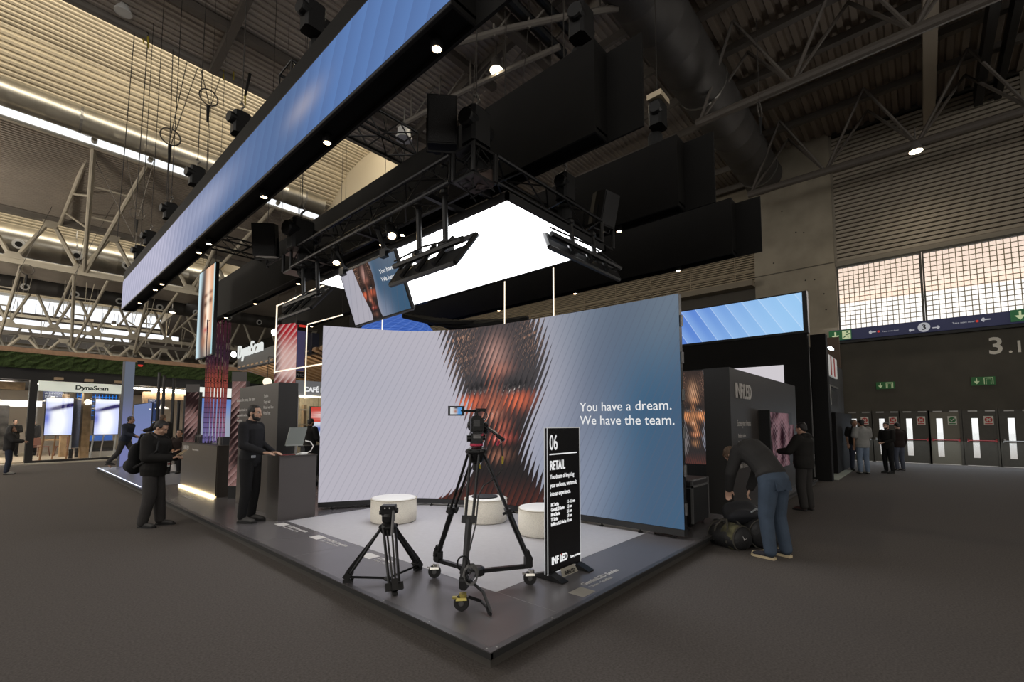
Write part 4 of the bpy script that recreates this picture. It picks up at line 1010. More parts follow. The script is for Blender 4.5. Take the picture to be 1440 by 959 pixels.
for f in (feet[0], feet[2]):                              # slab-like legs
    d = (V((f.x,f.y,0))-c).normalized(); s = V((-d.y,d.x,0)); a_ = top + d*0.05; e_ = f + V((0,0,0.09)); q = (e_-a_)
    part('leg_panel', MB().obox((a_+e_)/2, q/2, s*0.024, q.cross(s).normalized()*0.012), CARB, t)
part('spreader_hub', MB().lathe([(0.035,0),(0.04,0.01),(0.03,0.03)], (2.55,3.88,0.16), 12), BLACKP, t)
part('crown', MB().lathe([(0.045,-0.08),(0.07,-0.05),(0.078,0.0),(0.07,0.02),(0.05,0.035)], tuple(top), 18), CARB, t)
for f in feet:
    d = (V((f.x,f.y,0))-c).normalized(); part('leg_hinge', MB().tube(top+d*0.06+V((-d.y,d.x,0))*0.045, top+d*0.06-V((-d.y,d.x,0))*0.045, 0.022, n=10), BLACKP, t)
R_ = V((0.668,-0.744,0)); F_ = V((0.744,0.668,0))         # the viewer's right and forward on the ground
hd = part('fluid_head', MB().lathe([(0.045,0.03),(0.06,0.05),(0.062,0.10),(0.05,0.12)], tuple(top), 18).obox(top+V((0,0,0.145)), R_*0.058, F_*0.04, V((0,0,0.035))), CARB, t)
part('top_plate', MB().obox(top+V((0,0,0.192)), R_*0.062, F_*0.06, V((0,0,0.009))).obox(top+V((0,0,0.178))-R_*0.055, R_*0.012, F_*0.05, V((0,0,0.018))).obox(top+V((0,0,0.178))+R_*0.055, R_*0.012, F_*0.05, V((0,0,0.018))), BLACKP, hd)
part('side_knob', MB().tube(top+V((0,0,0.13))-R_*0.05, top+V((0,0,0.13))-R_*0.085, 0.022, n=10).tube(top+V((0,0,0.15))+R_*0.05, top+V((0,0,0.15))+R_*0.09, 0.025, n=10), BLACKP, hd)
part('pan_handle', MB().tube(top+V((0,0,0.16))+R_*0.055-F_*0.03, top+V((0,0,-0.06))+R_*0.062-F_*0.1, 0.012, 0.014, n=8), mat('grey_grip', (0.13,0.13,0.135), 0.4), hd)
part('bubble_level', MB().ball(top+V((0,0,0.18))-R_*0.02-F_*0.058, 0.008, 8, 5).ball(top+V((0,0,0.18))+R_*0.025-F_*0.058, 0.008, 8, 5), WHITEP, hd)

# camera tripod on its wheeled dolly
t = thing('camera_tripod', 'tall black camera tripod standing on a three-wheeled dolly', 'tripod', (2.95,3.09,0.14))
c = V((2.97,3.10,0)); top = V((2.98,3.12,1.385))
ends = [V((2.93,3.60,0.38)), V((2.60,2.86,0.38)), V((3.38,2.83,0.38))]
for f in ends:
    d = (V((f.x,f.y,0))-c).normalized()
    leg_parts(t, top + d*0.06, f, 0.56, 0.04, 0.028)
    part('lower_tubes', MB().tube(top + d*0.06 + (f-top-d*0.06)*0.56 + V((-d.y,d.x,0))*0.02, f + V((-d.y,d.x,0))*0.015, 0.012, n=6).tube(top + d*0.06 + (f-top-d*0.06)*0.56 - V((-d.y,d.x,0))*0.02, f - V((-d.y,d.x,0))*0.015, 0.012, n=6), CARB, t)
part('crown', MB().lathe([(0.035,-0.11),(0.06,-0.09),(0.075,-0.04),(0.09,0.0),(0.088,0.025),(0.06,0.04)], tuple(top), 20), CARB, t)
part('bowl_clamp', MB().tube(top-V((0,0,0.1)), top-V((0,0,0.17)), 0.03, 0.035, n=12), BLACKP, t)
for f in ends:
    d = (V((f.x,f.y,0))-c).normalized(); part('leg_hinge', MB().tube(top+d*0.075+V((-d.y,d.x,0))*0.05, top+d*0.075-V((-d.y,d.x,0))*0.05, 0.02, n=10), BLACKP, t)
dl = thing('tripod_dolly', 'black three-armed tripod dolly with braked castors', 'dolly', (2.96,3.09,0.14))
part('hub', MB().lathe([(0.06,0.27),(0.075,0.28),(0.075,0.335),(0.05,0.35)], (2.97,3.10,0), 16), CARB, dl)
for f in ends:
    d = (V((f.x,f.y,0))-c).normalized(); s = V((-d.y,d.x,0)); h = V((c.x,c.y,0.305)); e = V((f.x,f.y,0.315)) + d*0.03
    part('arm', MB().obox((h+e)/2, (e-h)/2, s*0.02, V((0,0,0.017))), CARB, dl)
    part('foot_clamp', MB().obox(V((f.x,f.y,0.355)), d*0.035, s*0.032, V((0,0,0.045))).tube(V((f.x,f.y,0.37))+s*0.03, V((f.x,f.y,0.37))+s*0.055, 0.016, n=8).tube(V((f.x,f.y,0.39))-s*0.02, V((f.x,f.y,0.43))-s*0.02, 0.008, n=6), BLACKP, dl)
    w = V((f.x,f.y,0.0)) + d*0.03; yellow = abs(f.x-2.6) < 0.01
    cm = mat('brass_yellow_castor', (0.5,0.42,0.12), 0.35, 0.7) if yellow else CHROME
    cs = part('castor', MB().tube(w+V((0,0,0.28)), w+V((0,0,0.245)), 0.03, n=12).prism([w+V((0,0,0.25))-R_*0.05-F_*0.03, w+V((0,0,0.25))+R_*0.03-F_*0.03, w+V((0,0,0.232))+R_*0.035-F_*0.035, w+V((0,0,0.228))-R_*0.055-F_*0.035], F_*0.065), cm, dl)
    part('wheel', MB().lathe([(0.03,-0.022),(0.055,-0.022),(0.062,-0.012),(0.062,0.012),(0.055,0.022),(0.03,0.022)], w+V((0,0,0.203))-R_*0.012, 22, F_), RUBBER, cs, smooth=50)
    part('wheel_hub', MB().lathe([(0.018,-0.028),(0.024,-0.02),(0.024,0.02),(0.018,0.028)], w+V((0,0,0.203))-R_*0.012, 14, F_), mat('hub_grey', (0.12,0.12,0.12), 0.4, 0.5), cs)
    part('brake_pedal', MB().obox(w+V((0,0,0.245))-R_*0.055, R_*0.03, F_*0.018, V((0,0,0.006))), cm, cs)
# cable guard and coiled cable on the front arm
part('cable_guard', MB().path([V((2.62,2.83,0.24)), V((2.70,2.76,0.2)), V((2.68,2.67,0.18)), V((2.65,2.62,0.155)), V((2.655,2.60,0.15))], 0.014, 6).path([V((2.66,2.86,0.36)), V((2.70,2.74,0.28)), V((2.67,2.62,0.16))], 0.012, 6), CARB, dl)
cb = [V((2.66,2.84,0.42)) + R_*(0.055*math.cos(a)) + V((0,0,0.075*math.sin(a))) - F_*0.004*k for k, a in enumerate([i*PI/5 for i in range(26)])]
solo('coiled_cable', MB().path(cb, 0.009, 5), mat('grey_cable', (0.1,0.1,0.1), 0.5), 'coil of dark cable hung on the front leg of the camera tripod', 'cable')
part('crank_wheel', MB().path([V((2.60,2.87,0.5)) + R_*(0.05*math.cos(a)) + V((0,0,0.06*math.sin(a))) for a in [i*PI/8 for i in range(17)]], 0.008, 5), CARB, dl)
# camera
cm = thing('video_camera', 'black video camera with a flip-out monitor on the tall tripod', 'camera', (2.99,3.13,1.43))
tp = V((2.99,3.13,1.43)); Z = V((0,0,1)); D_ = V((0.62,0.78,0)).normalized(); S_ = V((0.78,-0.62,0))
part('fluid_head', MB().lathe([(0.055,0),(0.06,0.03),(0.06,0.05)], tuple(tp), 18).obox(tp+Z*0.085, S_*0.055, D_*0.055, Z*0.04).tube(tp+Z*0.08-S_*0.05, tp+Z*0.08-S_*0.09, 0.035, n=12).tube(tp+Z*0.085+S_*0.05, tp+Z*0.085+S_*0.08, 0.028, n=12), CARB, cm)
part('red_ring', MB().lathe([(0.062,0.008),(0.062,0.03),(0.05,0.031)], tuple(tp), 18), mat('crimson_ring', (0.5,0.02,0.07), 0.4), cm)
part('head_badge', MB().obox(tp+Z*0.1-D_*0.057, S_*0.035, D_*0.002, Z*0.02), mat('badge_grey', (0.25,0.24,0.24), 0.5), cm)
part('red_label', MB().obox(tp+Z*0.115-D_*0.058+S_*0.045, S_*0.012, D_*0.003, Z*0.012), mat('crimson_ring', (0,0,0)), cm)
part('sliding_plate', MB().obox(tp+Z*0.133, S_*0.045, D_*0.11, Z*0.01), CARB, cm)
bd = part('camera_body', MB().obox(tp+Z*0.205, S_*0.055, D_*0.08, Z*0.065).obox(tp+Z*0.2-D_*0.09, S_*0.045, D_*0.025, Z*0.05).obox(tp+Z*0.275, S_*0.04, D_*0.06, Z*0.012), BLACKP, cm)
part('side_panel', MB().obox(tp+Z*0.2+S_*0.058, S_*0.006, D_*0.06, Z*0.05).obox(tp+Z*0.22-S_*0.01-D_*0.118, S_*0.03, D_*0.004, Z*0.03), mat('dark_grey_panel', (0.04,0.04,0.042), 0.4), bd)
part('lens', MB().lathe([(0.05,0.08),(0.05,0.15),(0.056,0.16),(0.056,0.22),(0.062,0.23),(0.068,0.30),(0.06,0.30),(0.05,0.25)], tp+Z*0.2, 22, D_), BLACKP, bd, smooth=40)
part('focus_ring', MB().lathe([(0.058,0.175),(0.06,0.18),(0.06,0.205),(0.058,0.21)], tp+Z*0.2, 24, D_), RUBBER, bd)
part('top_handle', MB().tube(tp+Z*0.34-D_*0.10, tp+Z*0.34+D_*0.10, 0.014, n=8).tube(tp+Z*0.34-D_*0.04, tp+Z*0.28-D_*0.04, 0.012, n=8).tube(tp+Z*0.34+D_*0.08, tp+Z*0.28+D_*0.06, 0.012, n=8).obox(tp+Z*0.345+S_*0.04, S_*0.05, D_*0.02, Z*0.012), BLACKP, cm)
ma = tp + Z*0.335
part('monitor_arm', MB().tube(ma, ma-S_*0.15, 0.012, n=8).ball(ma-S_*0.0, 0.018, 8, 5), BLACKP, cm)
mc = tp + Z*0.335 - R_*0.19 - F_*0.02
mo = part('monitor', MB().obox(mc, R_*0.075, F_*0.012, Z*0.045), BLACKP, cm)
def paint_mon(nt, u, v):
    c = mixc(nt, u.step(0.4, 0.75), (0.7,0.72,0.75), (0.1,0.35,0.75))
    c = mixc(nt, gauss(u, v, 0.45, 0.42, 0.16, 0.3), c, (0.42,0.2,0.14))
    return mixc(nt, gauss(u, v, 0.48, 0.95, 0.18, 0.2), c, (0.06,0.04,0.04))
p0 = mc - F_*0.0135
mb = MB().quad(p0-R_*0.055-Z*0.032, p0+R_*0.055-Z*0.032, p0+R_*0.055+Z*0.032, p0-R_*0.055+Z*0.032); mb.uv = [(0,0),(1,0),(1,1),(0,1)]
part('monitor_image', mb, screen_mat('monitor_image', paint_mon, 0.9), mo)
part('lanyard_loop', MB().path([tp+Z*0.29+S_*0.05 + S_*(0.05*math.cos(a)) + Z*(0.045*math.sin(a)) for a in [i*PI/7 for i in range(15)]], 0.006, 5), mat('dark_grey_panel', (0,0,0)), cm)
part('grip', MB().capsule(tp+Z*0.2+S_*0.08, tp+Z*0.14+S_*0.09+D_*0.05, 0.03, 0.025), BLACKP, cm)
part('pan_bar', MB().tube(tp+Z*0.2+S_*0.06-D_*0.03, tp+Z*0.06+S_*0.25-D_*0.10, 0.011, n=8).tube(tp+Z*0.11+S_*0.18-D_*0.075, tp+Z*0.06+S_*0.25-D_*0.10, 0.018, n=10), CARB, cm)
part('white_lead', MB().path([tp+Z*0.19+S_*0.06, tp+Z*0.17+S_*0.13, tp+Z*0.13+S_*0.19, tp+Z*0.08+S_*0.22, tp+Z*0.02+S_*0.235], 0.006, 5), mat('white_cable', (0.7,0.68,0.66), 0.5), cm)
part('red_connector', MB().tube(tp+Z*0.055+S_*0.21-D_*0.02, tp+Z*0.01+S_*0.19-D_*0.02, 0.014, n=8), mat('crimson_ring', (0,0,0)), cm)
part('hanging_cable', MB().path([tp+Z*0.03+S_*0.235, tp-Z*0.10+S_*0.25, tp-Z*0.22+S_*0.24, tp-Z*0.30+S_*0.17, tp-Z*0.36+S_*0.07, tp-Z*0.45+S_*0.02, tp-Z*0.7+S_*0.0, tp-Z*0.95-S_*0.06], 0.007, 5), mat('dark_grey_panel', (0,0,0)), cm)
part('yellow_marker', MB().tube(tp-Z*0.09+S_*0.25, tp-Z*0.16+S_*0.247, 0.010, n=6).tube(tp-Z*0.13+S_*0.02-D_*0.03, tp-Z*0.2+S_*0.03-D_*0.03, 0.010, n=6), mat('yellow_tag', (0,0,0)), cm)

# ================================================================== RETAIL SIGN
t = thing('retail_sign', 'tall slim black retail totem with white lettering at the stage corner', 'sign', (3.9,2.8,0.14))
yf = 2.765
part('panel', MB().box((3.60,yf,0.195),(4.16,yf+0.035,1.60)), mat('sign_black', (0.008,0.008,0.009), 0.25), t)
part('edge_glow', MB().box((3.594,yf-0.003,0.19),(3.601,yf+0.002,1.606)).box((4.159,yf-0.003,0.19),(4.166,yf+0.002,1.606)).box((3.592,yf-0.004,1.60),(4.168,yf+0.008,1.607)).box((3.592,yf-0.004,0.188),(4.168,yf+0.008,0.195)), emission('edge_white', (0.75,0.75,0.75), 0.6), t)
part('edge_glow', MB().box((3.594,yf+0.033,0.19),(3.60,yf+0.038,1.606)).box((4.16,yf+0.033,0.19),(4.166,yf+0.038,1.606)), emission('edge_white', (0,0,0)), t)
rt, up = (1,0,0), (0,0,1); ty = yf-0.003
text_mesh('06', 0.215, LETTER, (3.632,ty,1.385), rt, up, parent=t, sx=0.62, bold=0.001)
part('rule', MB().box((3.632,ty-0.001,1.335),(4.11,ty+0.002,1.347)), LETTER, t)
text_mesh('RETAIL', 0.125, LETTER, (3.635,ty,1.19), rt, up, parent=t, sx=0.66, bold=0.003)
for i, s_ in enumerate(('You dream of inspiring', 'your audience, we turn it', 'into an experience.')): text_mesh(s_, 0.062, LETTER, (3.640,ty,1.10-0.083*i), rt, up, parent=t, sx=0.72, bold=0.0008)
for i, (a, b) in enumerate((('MC Series','1.5 - 1.9 mm'),('GeminiLED Series','1.5 mm'),('Mirat Series','2.5 mm'),('TF Series','1.9 mm'),('InfiMirrorLED Series','10 mm'))):
    text_mesh(a, 0.046, LETTER, (3.650,ty,0.832-0.047*i), rt, up, parent=t, sx=0.66, bold=0.0015)
    text_mesh(b, 0.046, LETTER, (3.92,ty,0.832-0.047*i), rt, up, parent=t, sx=0.62, bold=0.0008)
text_mesh('INF LED', 0.098, LETTER, (3.655,ty,0.275), rt, up, parent=t, sx=0.78, bold=0.0035)
part('red_letter_stem', MB().box((3.818,ty-0.001,0.275),(3.829,ty+0.002,0.328)), LETTER, t)
part('red_letter_dot', MB().box((3.818,ty-0.001,0.334),(3.829,ty+0.002,0.347)), emission('red_dot', (0,0,0)), t)
text_mesh('Screen your dreams', 0.035, LETTER, (3.975,ty,0.275), rt, up, parent=t, sx=0.66, bold=0.0006)
for x in (3.60, 4.06):
    part('foot', MB().prism([(x,2.60,0.141),(x,2.98,0.141),(x,2.98,0.15),(x,2.83,0.20),(x,2.75,0.20),(x,2.60,0.15)], (0.10,0,0)), BLACKM, t)
part('name_plate', MB().prism([(3.75,2.70,0.145),(4.02,2.70,0.145),(4.00,2.735,0.215),(3.77,2.735,0.215)], (0,0.006,0.0)), mat('brushed_plate', (0.42,0.4,0.34), 0.4, 0.5), t)
text_mesh('INFiLED', 0.05, BLACKP, (3.80,2.6995,0.158), rt, (0,0.447,0.894), parent=t, bold=0.001)

# ================================================================== RIGHT-HAND STAND WALLS
t = thing('led_header_wall', 'dark stand wall with a bright blue LED header, behind the bent man', 'stand wall', (15.6,2.45,0))
part('panel', MB().box((15.55,2.42,0),(15.75,7.5,4.30)), BLACK, t)
part('panel', MB().box((15.75,2.42,0),(16.0,2.62,3.9)), BLACK, t)
part('header_frame', MB().box((15.53,2.38,4.28),(15.75,7.5,5.52)), BLACKP, t)
def paint_h(nt, u, v):
    f = ((u*0.9 - v*0.55)*2.3).frac()
    c = mixc(nt, u.step(0.0, 4.2), (0.33,0.58,0.88), (0.08,0.19,0.62))
    c = mixc(nt, f.step(0.2,1.0)*0.35, c, (0.42,0.66,0.95))
    return mixc(nt, f.step(0.93,1.0)*0.45, c, (0.75,0.85,0.98))
mb = MB().quad((15.52,7.5,4.35),(15.52,2.5,4.35),(15.52,2.5,5.48),(15.52,7.5,5.48)); mb.uv = [(5,0),(0,0),(0,1.13),(5,1.13)]
part('led_screen', mb, screen_mat('header_art', paint_h, 1.0), t)
part('edge_light', MB().box((15.70,2.40,0.1),(15.73,2.42,4.2)), mat('dim_edge', (0.2,0.2,0.2), 0.4), t)
part('white_screen', MB().box((15.50,3.05,2.6),(15.54,4.45,3.38)), emission('soft_white', (0.72,0.68,0.72), 0.85), t)
# wing wall with the company lettering
t = thing('wing_wall', 'dark brown wing wall with grey company lettering, beside the bent man', 'stand wall', (8.1,2.38,0.14))
part('panel', MB().box((8.09,2.38,0.14),(13.3,2.78,2.58)), mat('wing_brown', (0.03,0.025,0.022), 0.5, var=0.08), t)
part('end_panel', MB().box((8.07,2.38,0.14),(8.09,2.80,2.585)), mat('wing_end_black', (0.010,0.0085,0.007), 0.6), t)
gl = mat('grey_letters', (0.5,0.47,0.44), 0.5)
text_mesh('INFiLED', 0.36, gl, (8.34,2.372,2.09), (1,0,0), (0,0,1), parent=t, depth=0.01, bold=0.008, sx=0.78)
text_mesh('Screen your dreams', 0.16, gl, (8.40,2.374,1.60), (1,0,0), (0,0,1), parent=t, sx=0.62)
for i, s_ in enumerate(('Broadcast studios', 'Broadcasting', 'Entertainment', 'Retail')): text_mesh(s_, 0.10, gl, (8.43,2.374,1.40-0.12*i), (1,0,0), (0,0,1), parent=t, sx=0.62)
text_mesh('MIRAT LED SERIES X1.9', 0.10, gl, (8.45,2.374,0.86+0.02), (1,0,0), (0,0,1), parent=t, sx=0.72)
t = thing('mosaic_display', 'black box display with a stepped fluted mosaic picture on the wing wall', 'display', (9.8,2.3,1.4))
part('box', MB().box((9.78,2.19,0.72),(9.86,2.38,1.90)), mat('pure_black', (0.003,0.003,0.003), 0.8), t)
part('box', MB().box((9.86,2.215,0.74),(11.9,2.38,1.88)), BLACKP, t)
pm_ = screen_mat('mosaic_art', flute((0.035,0.012,0.02),(0.42,0.22,0.25),(0.6,0.45,0.5), 0.085, (0.75,-0.66), 2.6), 0.42)
for i, (xa_, za, xb_, zb_) in enumerate(((9.9,1.52,11.5,1.86),(9.9,1.30,12.0,1.62),(9.97,1.05,11.9,1.30),(9.97,0.76,11.4,1.05))):
    yy_ = 2.205 - 0.004*i; mb = MB().quad((xa_,yy_,za),(xb_,yy_,za),(xb_,yy_,zb_),(xa_,yy_,zb_)); mb.uv = [(xa_-9.9,za),(xb_-9.9,za),(xb_-9.9,zb_),(xa_-9.9,zb_)]
    part('led_tile', mb, pm_, t)
# portrait screen behind the curved wall
t = thing('portrait_screen', 'upright LED screen with an orange lit fluted face, right of the curved wall', 'screen', (10,4.2,0.14))
mb = MB().quad((10,4.9,0.78),(10,3.42,0.78),(10,3.42,2.78),(10,4.9,2.78)); mb.uv = [(0,0),(1.48,0),(1.48,2.0),(0,2.0)]
pa2 = art(cx=1.2, cy=1.17, k=0.62, kx=0.52, A=0.30, w=0.13, left=(0.13,0.115,0.115), right=(0.13,0.115,0.115), flip=-1.0, gold=0.55, base=(0.03,0.022,0.02))
part('screen_face', mb, screen_mat('portrait_art', pa2, 1.25), t)
part('cabinet', MB().box((10.005,3.40,0.74),(10.1,4.92,2.80)), BLACKP, t)
part('stand', MB().box((10.0,3.40,0.14),(10.2,4.9,0.74)), BLACKP, t)
part('side_latch', MB().box((9.99,3.385,0.9),(10.02,3.398,2.7)), STEEL, t)
# flight case and kit behind the curved wall
t = thing('flight_case', 'black flight case behind the right end of the curved wall', 'case', (6.9,2.75,0.14))
part('body', MB().bbox((6.75,2.55,0.2),(7.4,3.1,0.72),0.02), BLACKP, t)
part('lid', MB().bbox((6.75,2.55,0.73),(7.4,3.1,0.82),0.02), mat('case_dark', (0.02,0.018,0.02), 0.5), t)
part('corner_edge', MB().box((6.74,2.54,0.2),(6.77,2.57,0.82)).box((7.38,2.54,0.2),(7.41,2.57,0.82)).box((6.74,2.54,0.71),(7.41,2.56,0.74)), mat('latch_grey', (0,0,0)), t)
part('castor', MB().ball((6.82,2.62,0.17),0.03,8,5).ball((7.33,2.62,0.17),0.03,8,5), RUBBER, t)
part('orange_tag', MB().obox((6.735,2.7,0.42),(0.005,0,0),(0,0.05,0.02),(0,-0.02,0.035)), mat('orange_tag', (0.65,0.17,0.04), 0.5), t)
t = thing('equipment_rack', 'dark narrow equipment rack between the curved wall and the portrait screen', 'rack', (6.45,2.75,0.14))
part('frame', MB().box((6.30,2.6,0.14),(6.34,2.64,1.1)).box((6.55,2.6,0.14),(6.59,2.64,1.1)).box((6.30,2.9,0.14),(6.34,2.94,1.1)).box((6.55,2.9,0.14),(6.59,2.94,1.1)), BLACKM, t)
for z in (0.2,0.5,0.8,1.05): part('shelf', MB().box((6.30,2.6,z),(6.59,2.94,z+0.02)), BLACKM, t)
for z in (0.24,0.55): part('processor_box', MB().box((6.33,2.63,z),(6.56,2.9,z+0.14)), mat('case_dark', (0,0,0)), t)
part('cable', MB().path([(6.4,2.58,0.95),(6.36,2.52,0.7),(6.42,2.5,0.5),(6.38,2.53,0.3),(6.45,2.5,0.16)], 0.012), RUBBER, t)

# neighbouring stand beyond, towards the doors
t = thing('neighbour_stand', 'dark neighbouring stand wall with a red and white sign, left of the exit doors', 'stand wall', (16.5,2.2,0))
part('post', MB().box((15.85,2.02,0),(16.2,2.40,4.25)), mat('stand_dark', (0.012,0.0115,0.0115), 0.85, spec=0.15), t)
part('back_panel', MB().box((16.2,2.36,0),(22.5,2.42,3.8)), mat('stand_panel', (0.018,0.0175,0.0175), 0.6), t)
part('lower_panel', MB().box((18.3,2.16,0),(22.8,2.36,2.0)), mat('stand_dark', (0,0,0)), t)
part('sign_panel', MB().box((17.4,2.28,3.25),(20.3,2.34,3.95)), mat('sign_offwhite', (0.5,0.5,0.48), 0.5, emit=(0.5,0.5,0.48), strength=0.35), t)
for i in range(3): part('sign_stripe', MB().box((18.0+0.75*i,2.27,3.28),(18.2+0.75*i,2.285,3.92)), mat('sign_red', (0,0,0)), t)
part('tool_rail', MB().box((16.9,2.3,2.9),(20.6,2.34,2.95)), STEEL, t)
for i in range(6): part('hung_tool', MB().tube((17.1+0.25*i,2.28,2.9),(17.12+0.25*i,2.28,2.45-0.1*(i%3)),0.03,n=6), STEEL, t)
part('screen', MB().box((17.6,2.27,1.4),(20.0,2.31,2.75)), mat('grey_screen', (0.035,0.035,0.037), 0.35), t)
part('strip_light', MB().box((16.28,2.1,4.0),(16.36,2.2,4.08)).box((17.6,2.1,4.05),(18.2,2.2,4.09)), emission('cool_spot', (0.85,0.95,1.0), 5), t)
part('edge_light', MB().box((16.2,2.3,0.1),(16.23,2.36,4.1)), mat('edge_pale', (0.3,0.3,0.28), 0.4, emit=(0.6,0.65,0.6), strength=0.25), t)
part('pale_floor', MB().box((16.3,1.93,0.001),(19.9,2.3,0.012)), mat('stand_floor_green', (0.3,0.33,0.27), 0.6), t)
t = thing('leaning_panel', 'tall brown panel leaning beside the dark wall, left of the first exit door', 'panel', (23.6,2.7,0))
part('board', MB().box((23.5,2.52,0),(23.6,3.0,5.3)), mat('panel_brown', (0.12,0.075,0.05), 0.6), t)
part('lit_edge', MB().box((24.6,2.62,0.1),(24.65,2.68,2.0)), emission('door_gap_light', (1.0,0.85,0.6), 0.8), t)
part('rope', MB().path([(23.3,2.4,0.3),(23.8,2.3,0.42),(24.4,2.35,0.75)], 0.04), RUBBER, t)

# ---- duffel bags
def bag(label, c, yaw, L, r, patch, mt):
    t = thing('duffel_bag', label, 'bag', c, yaw, None)
    pr = [(0.02,-L/2-0.03),(r*0.75,-L/2-0.01),(r*0.96,-L/2+0.04),(r*1.02,-L/6),(r,L/6),(r*0.96,L/2-0.04),(r*0.75,L/2+0.01),(0.02,L/2+0.03)]
    b = MB().lathe(pr, (0,0,r*0.88), 22, (1,0,0)); rn = random.Random(int(L*100))
    b.v = [(x, y*(1.06+0.06*math.sin(9*x+5*y)), max(0.004, z*(0.94+0.05*math.sin(7*x+4))+0.012*math.sin(23*x+17*y))) for x, y, z in b.v]
    part('body', b, mt, t, smooth=True, world=False)
    part('zip', MB().path([(-L/2+0.04+L*0.92*i/8, 0.03*math.sin(i), r*1.86+0.012*math.sin(2*i)) for i in range(9)], 0.008, 5), BLACKM, t, world=False)
    for s_ in (-1, 1):
        part('strap', MB().path([(-L*0.22, s_*r*1.03, r*0.5),(-L*0.2, s_*r*0.8, r*1.6),(-L*0.05, s_*r*0.4, r*2.15),(L*0.12, s_*r*0.35, r*2.1),(L*0.22, s_*r*0.8, r*1.55),(L*0.22, s_*r*1.03, r*0.5)], 0.013, 5), mat('webbing', (0.06,0.055,0.045), 0.9), t, world=False)
        part('end_piping', MB().path([(s_*(L/2-0.03), math.cos(a)*r*0.99, r*0.86+math.sin(a)*r*0.93) for a in [i*PI/10 for i in range(21)]], 0.009, 5), mat('webbing', (0,0,0)), t, world=False)
    if patch:
        part('camouflage_panel', MB().lathe([(r*0.98,-L/2+0.05),(r*1.035,-L/4),(r*1.03,0.0)], (0,0,r*0.88), 22, (1,0,0)), mat('olive_camo', (0.09,0.085,0.045), 0.9, var=0.6, scale=14), t, smooth=True, world=False)
        part('white_mark', MB().path([(-L/2-0.015,-0.03,r*0.75),(-L/2-0.025,0.0,r*0.95),(-L/2-0.025,0.03,r*0.85),(-L/2-0.015,0.05,r*1.15)], 0.008, 5), mat('white_print', (0,0,0)), t, world=False)
    return t
NYL = mat('black_nylon', (0.012,0.012,0.013), 0.6, bump=0.4, scale=30)
bag('black duffel bag with an olive camouflage panel and white mark, left on the carpet', (6.62,2.02,0), math.radians(66), 0.46, 0.17, True, NYL)
b2 = bag('large open black duffel bag between the camouflage bag and the bent man', (7.02,1.80,0), math.radians(40), 0.60, 0.22, False, NYL)
part('orange_tag', MB().box((0.1,-0.24,0.2),(0.13,-0.225,0.26)), mat('orange_tag', (0,0,0)), b2, world=False)
t = thing('rain_jacket', 'crumpled dark jacket with a pale stripe lying over the open duffel bag', 'jacket', (6.95,1.95,0.36))
b = MB().ball((0,0,0.05),(0.34,0.22,0.12),20,12); b.v = [(x*(1+0.12*math.sin(14*y)), y*(1+0.15*math.sin(11*x+2)), z+0.035*math.sin(13*x+9*y)+0.08*x) for x, y, z in b.v]
part('cloth', b, mat('dark_navy_cloth', (0.014,0.015,0.02), 0.8), t, smooth=True, world=False)
part('stripe', MB().path([(-0.18,-0.17,0.1),(-0.05,-0.2,0.13),(0.08,-0.2,0.1),(0.2,-0.17,0.08)], 0.012, 5), mat('reflective_grey', (0.3,0.32,0.34), 0.5), t, world=False)

# ================================================================== LEFT-HAND STAND FURNITURE
# counter with a glowing plinth
t = thing('reception_counter', 'dark brown reception counter with a warm light strip along its foot', 'counter', (3.0,12.1,0.14))
part('front_panel', MB().box((2.99,10.78,0.165),(3.01,13.48,1.17)), mat('counter_brown', (0.075,0.064,0.053), 0.35, var=0.06), t)
part('body', MB().box((3.01,10.76,0.14),(3.40,13.46,1.17)), BROWNDARK, t)
part('top', MB().box((2.985,10.75,1.17),(3.42,13.49,1.19)), BROWNDARK, t)
part('light_strip', MB().box((2.955,10.80,0.145),(2.985,13.47,0.165)), emission('plinth_light', (1.0,0.78,0.42), 22), t)
text_mesh('INFiLED', 0.13, PRINT, (2.986,13.3,1.03), (0,-1,0), (0,0,1), parent=t, bold=0.002)
text_mesh('Screen your dreams', 0.06, PRINT, (2.986,12.55,1.03), (0,-1,0), (0,0,1), parent=t)
text_mesh('INFiLED Series', 0.11, PRINT, (2.62,11.6,0.139), (0,-1,0), (1,0,0), name='floor_lettering', parent=st, world=True)
rnd = random.Random(11)
for i in range(14):
    y = (12.9 - 0.09*i) if i < 8 else (11.25 - 0.07*(i-8)); c_ = rnd.choice(((0.03,0.03,0.035),(0.06,0.05,0.045),(0.35,0.33,0.3),(0.02,0.02,0.02)))
    h = rnd.uniform(0.13,0.19); tl = rnd.uniform(-0.25,0.25)
    t = thing('brochure', ('%s brochure standing %s in the row on the counter top' % (['charcoal','brown grey','pale','black'][[(0.03,0.03,0.035),(0.06,0.05,0.045),(0.35,0.33,0.3),(0.02,0.02,0.02)].index(c_)], ['first','second','third','fourth','fifth','sixth','seventh','eighth'][i if i < 8 else i-8] + (' from the far end' if i < 8 else ' in the near group'))), 'brochure', (3.2,y,1.19), 0, 'brochures on the reception counter')
    part('cover', MB().obox((0,0,h/2),(0.09,0,0),(0,0.012,0.012*tl),(0,-h/2*tl,h/2)), mat('brochure_%d' % ([0,1,2,3][[(0.03,0.03,0.035),(0.06,0.05,0.045),(0.35,0.33,0.3),(0.02,0.02,0.02)].index(c_)]), c_, 0.5), t, world=False)
    part('pages', MB().obox((0.002,0,h/2+0.003),(0.086,0,0),(0,0.008,0.008*tl),(0,-h/2*tl,h/2)), PRINT, t, world=False)
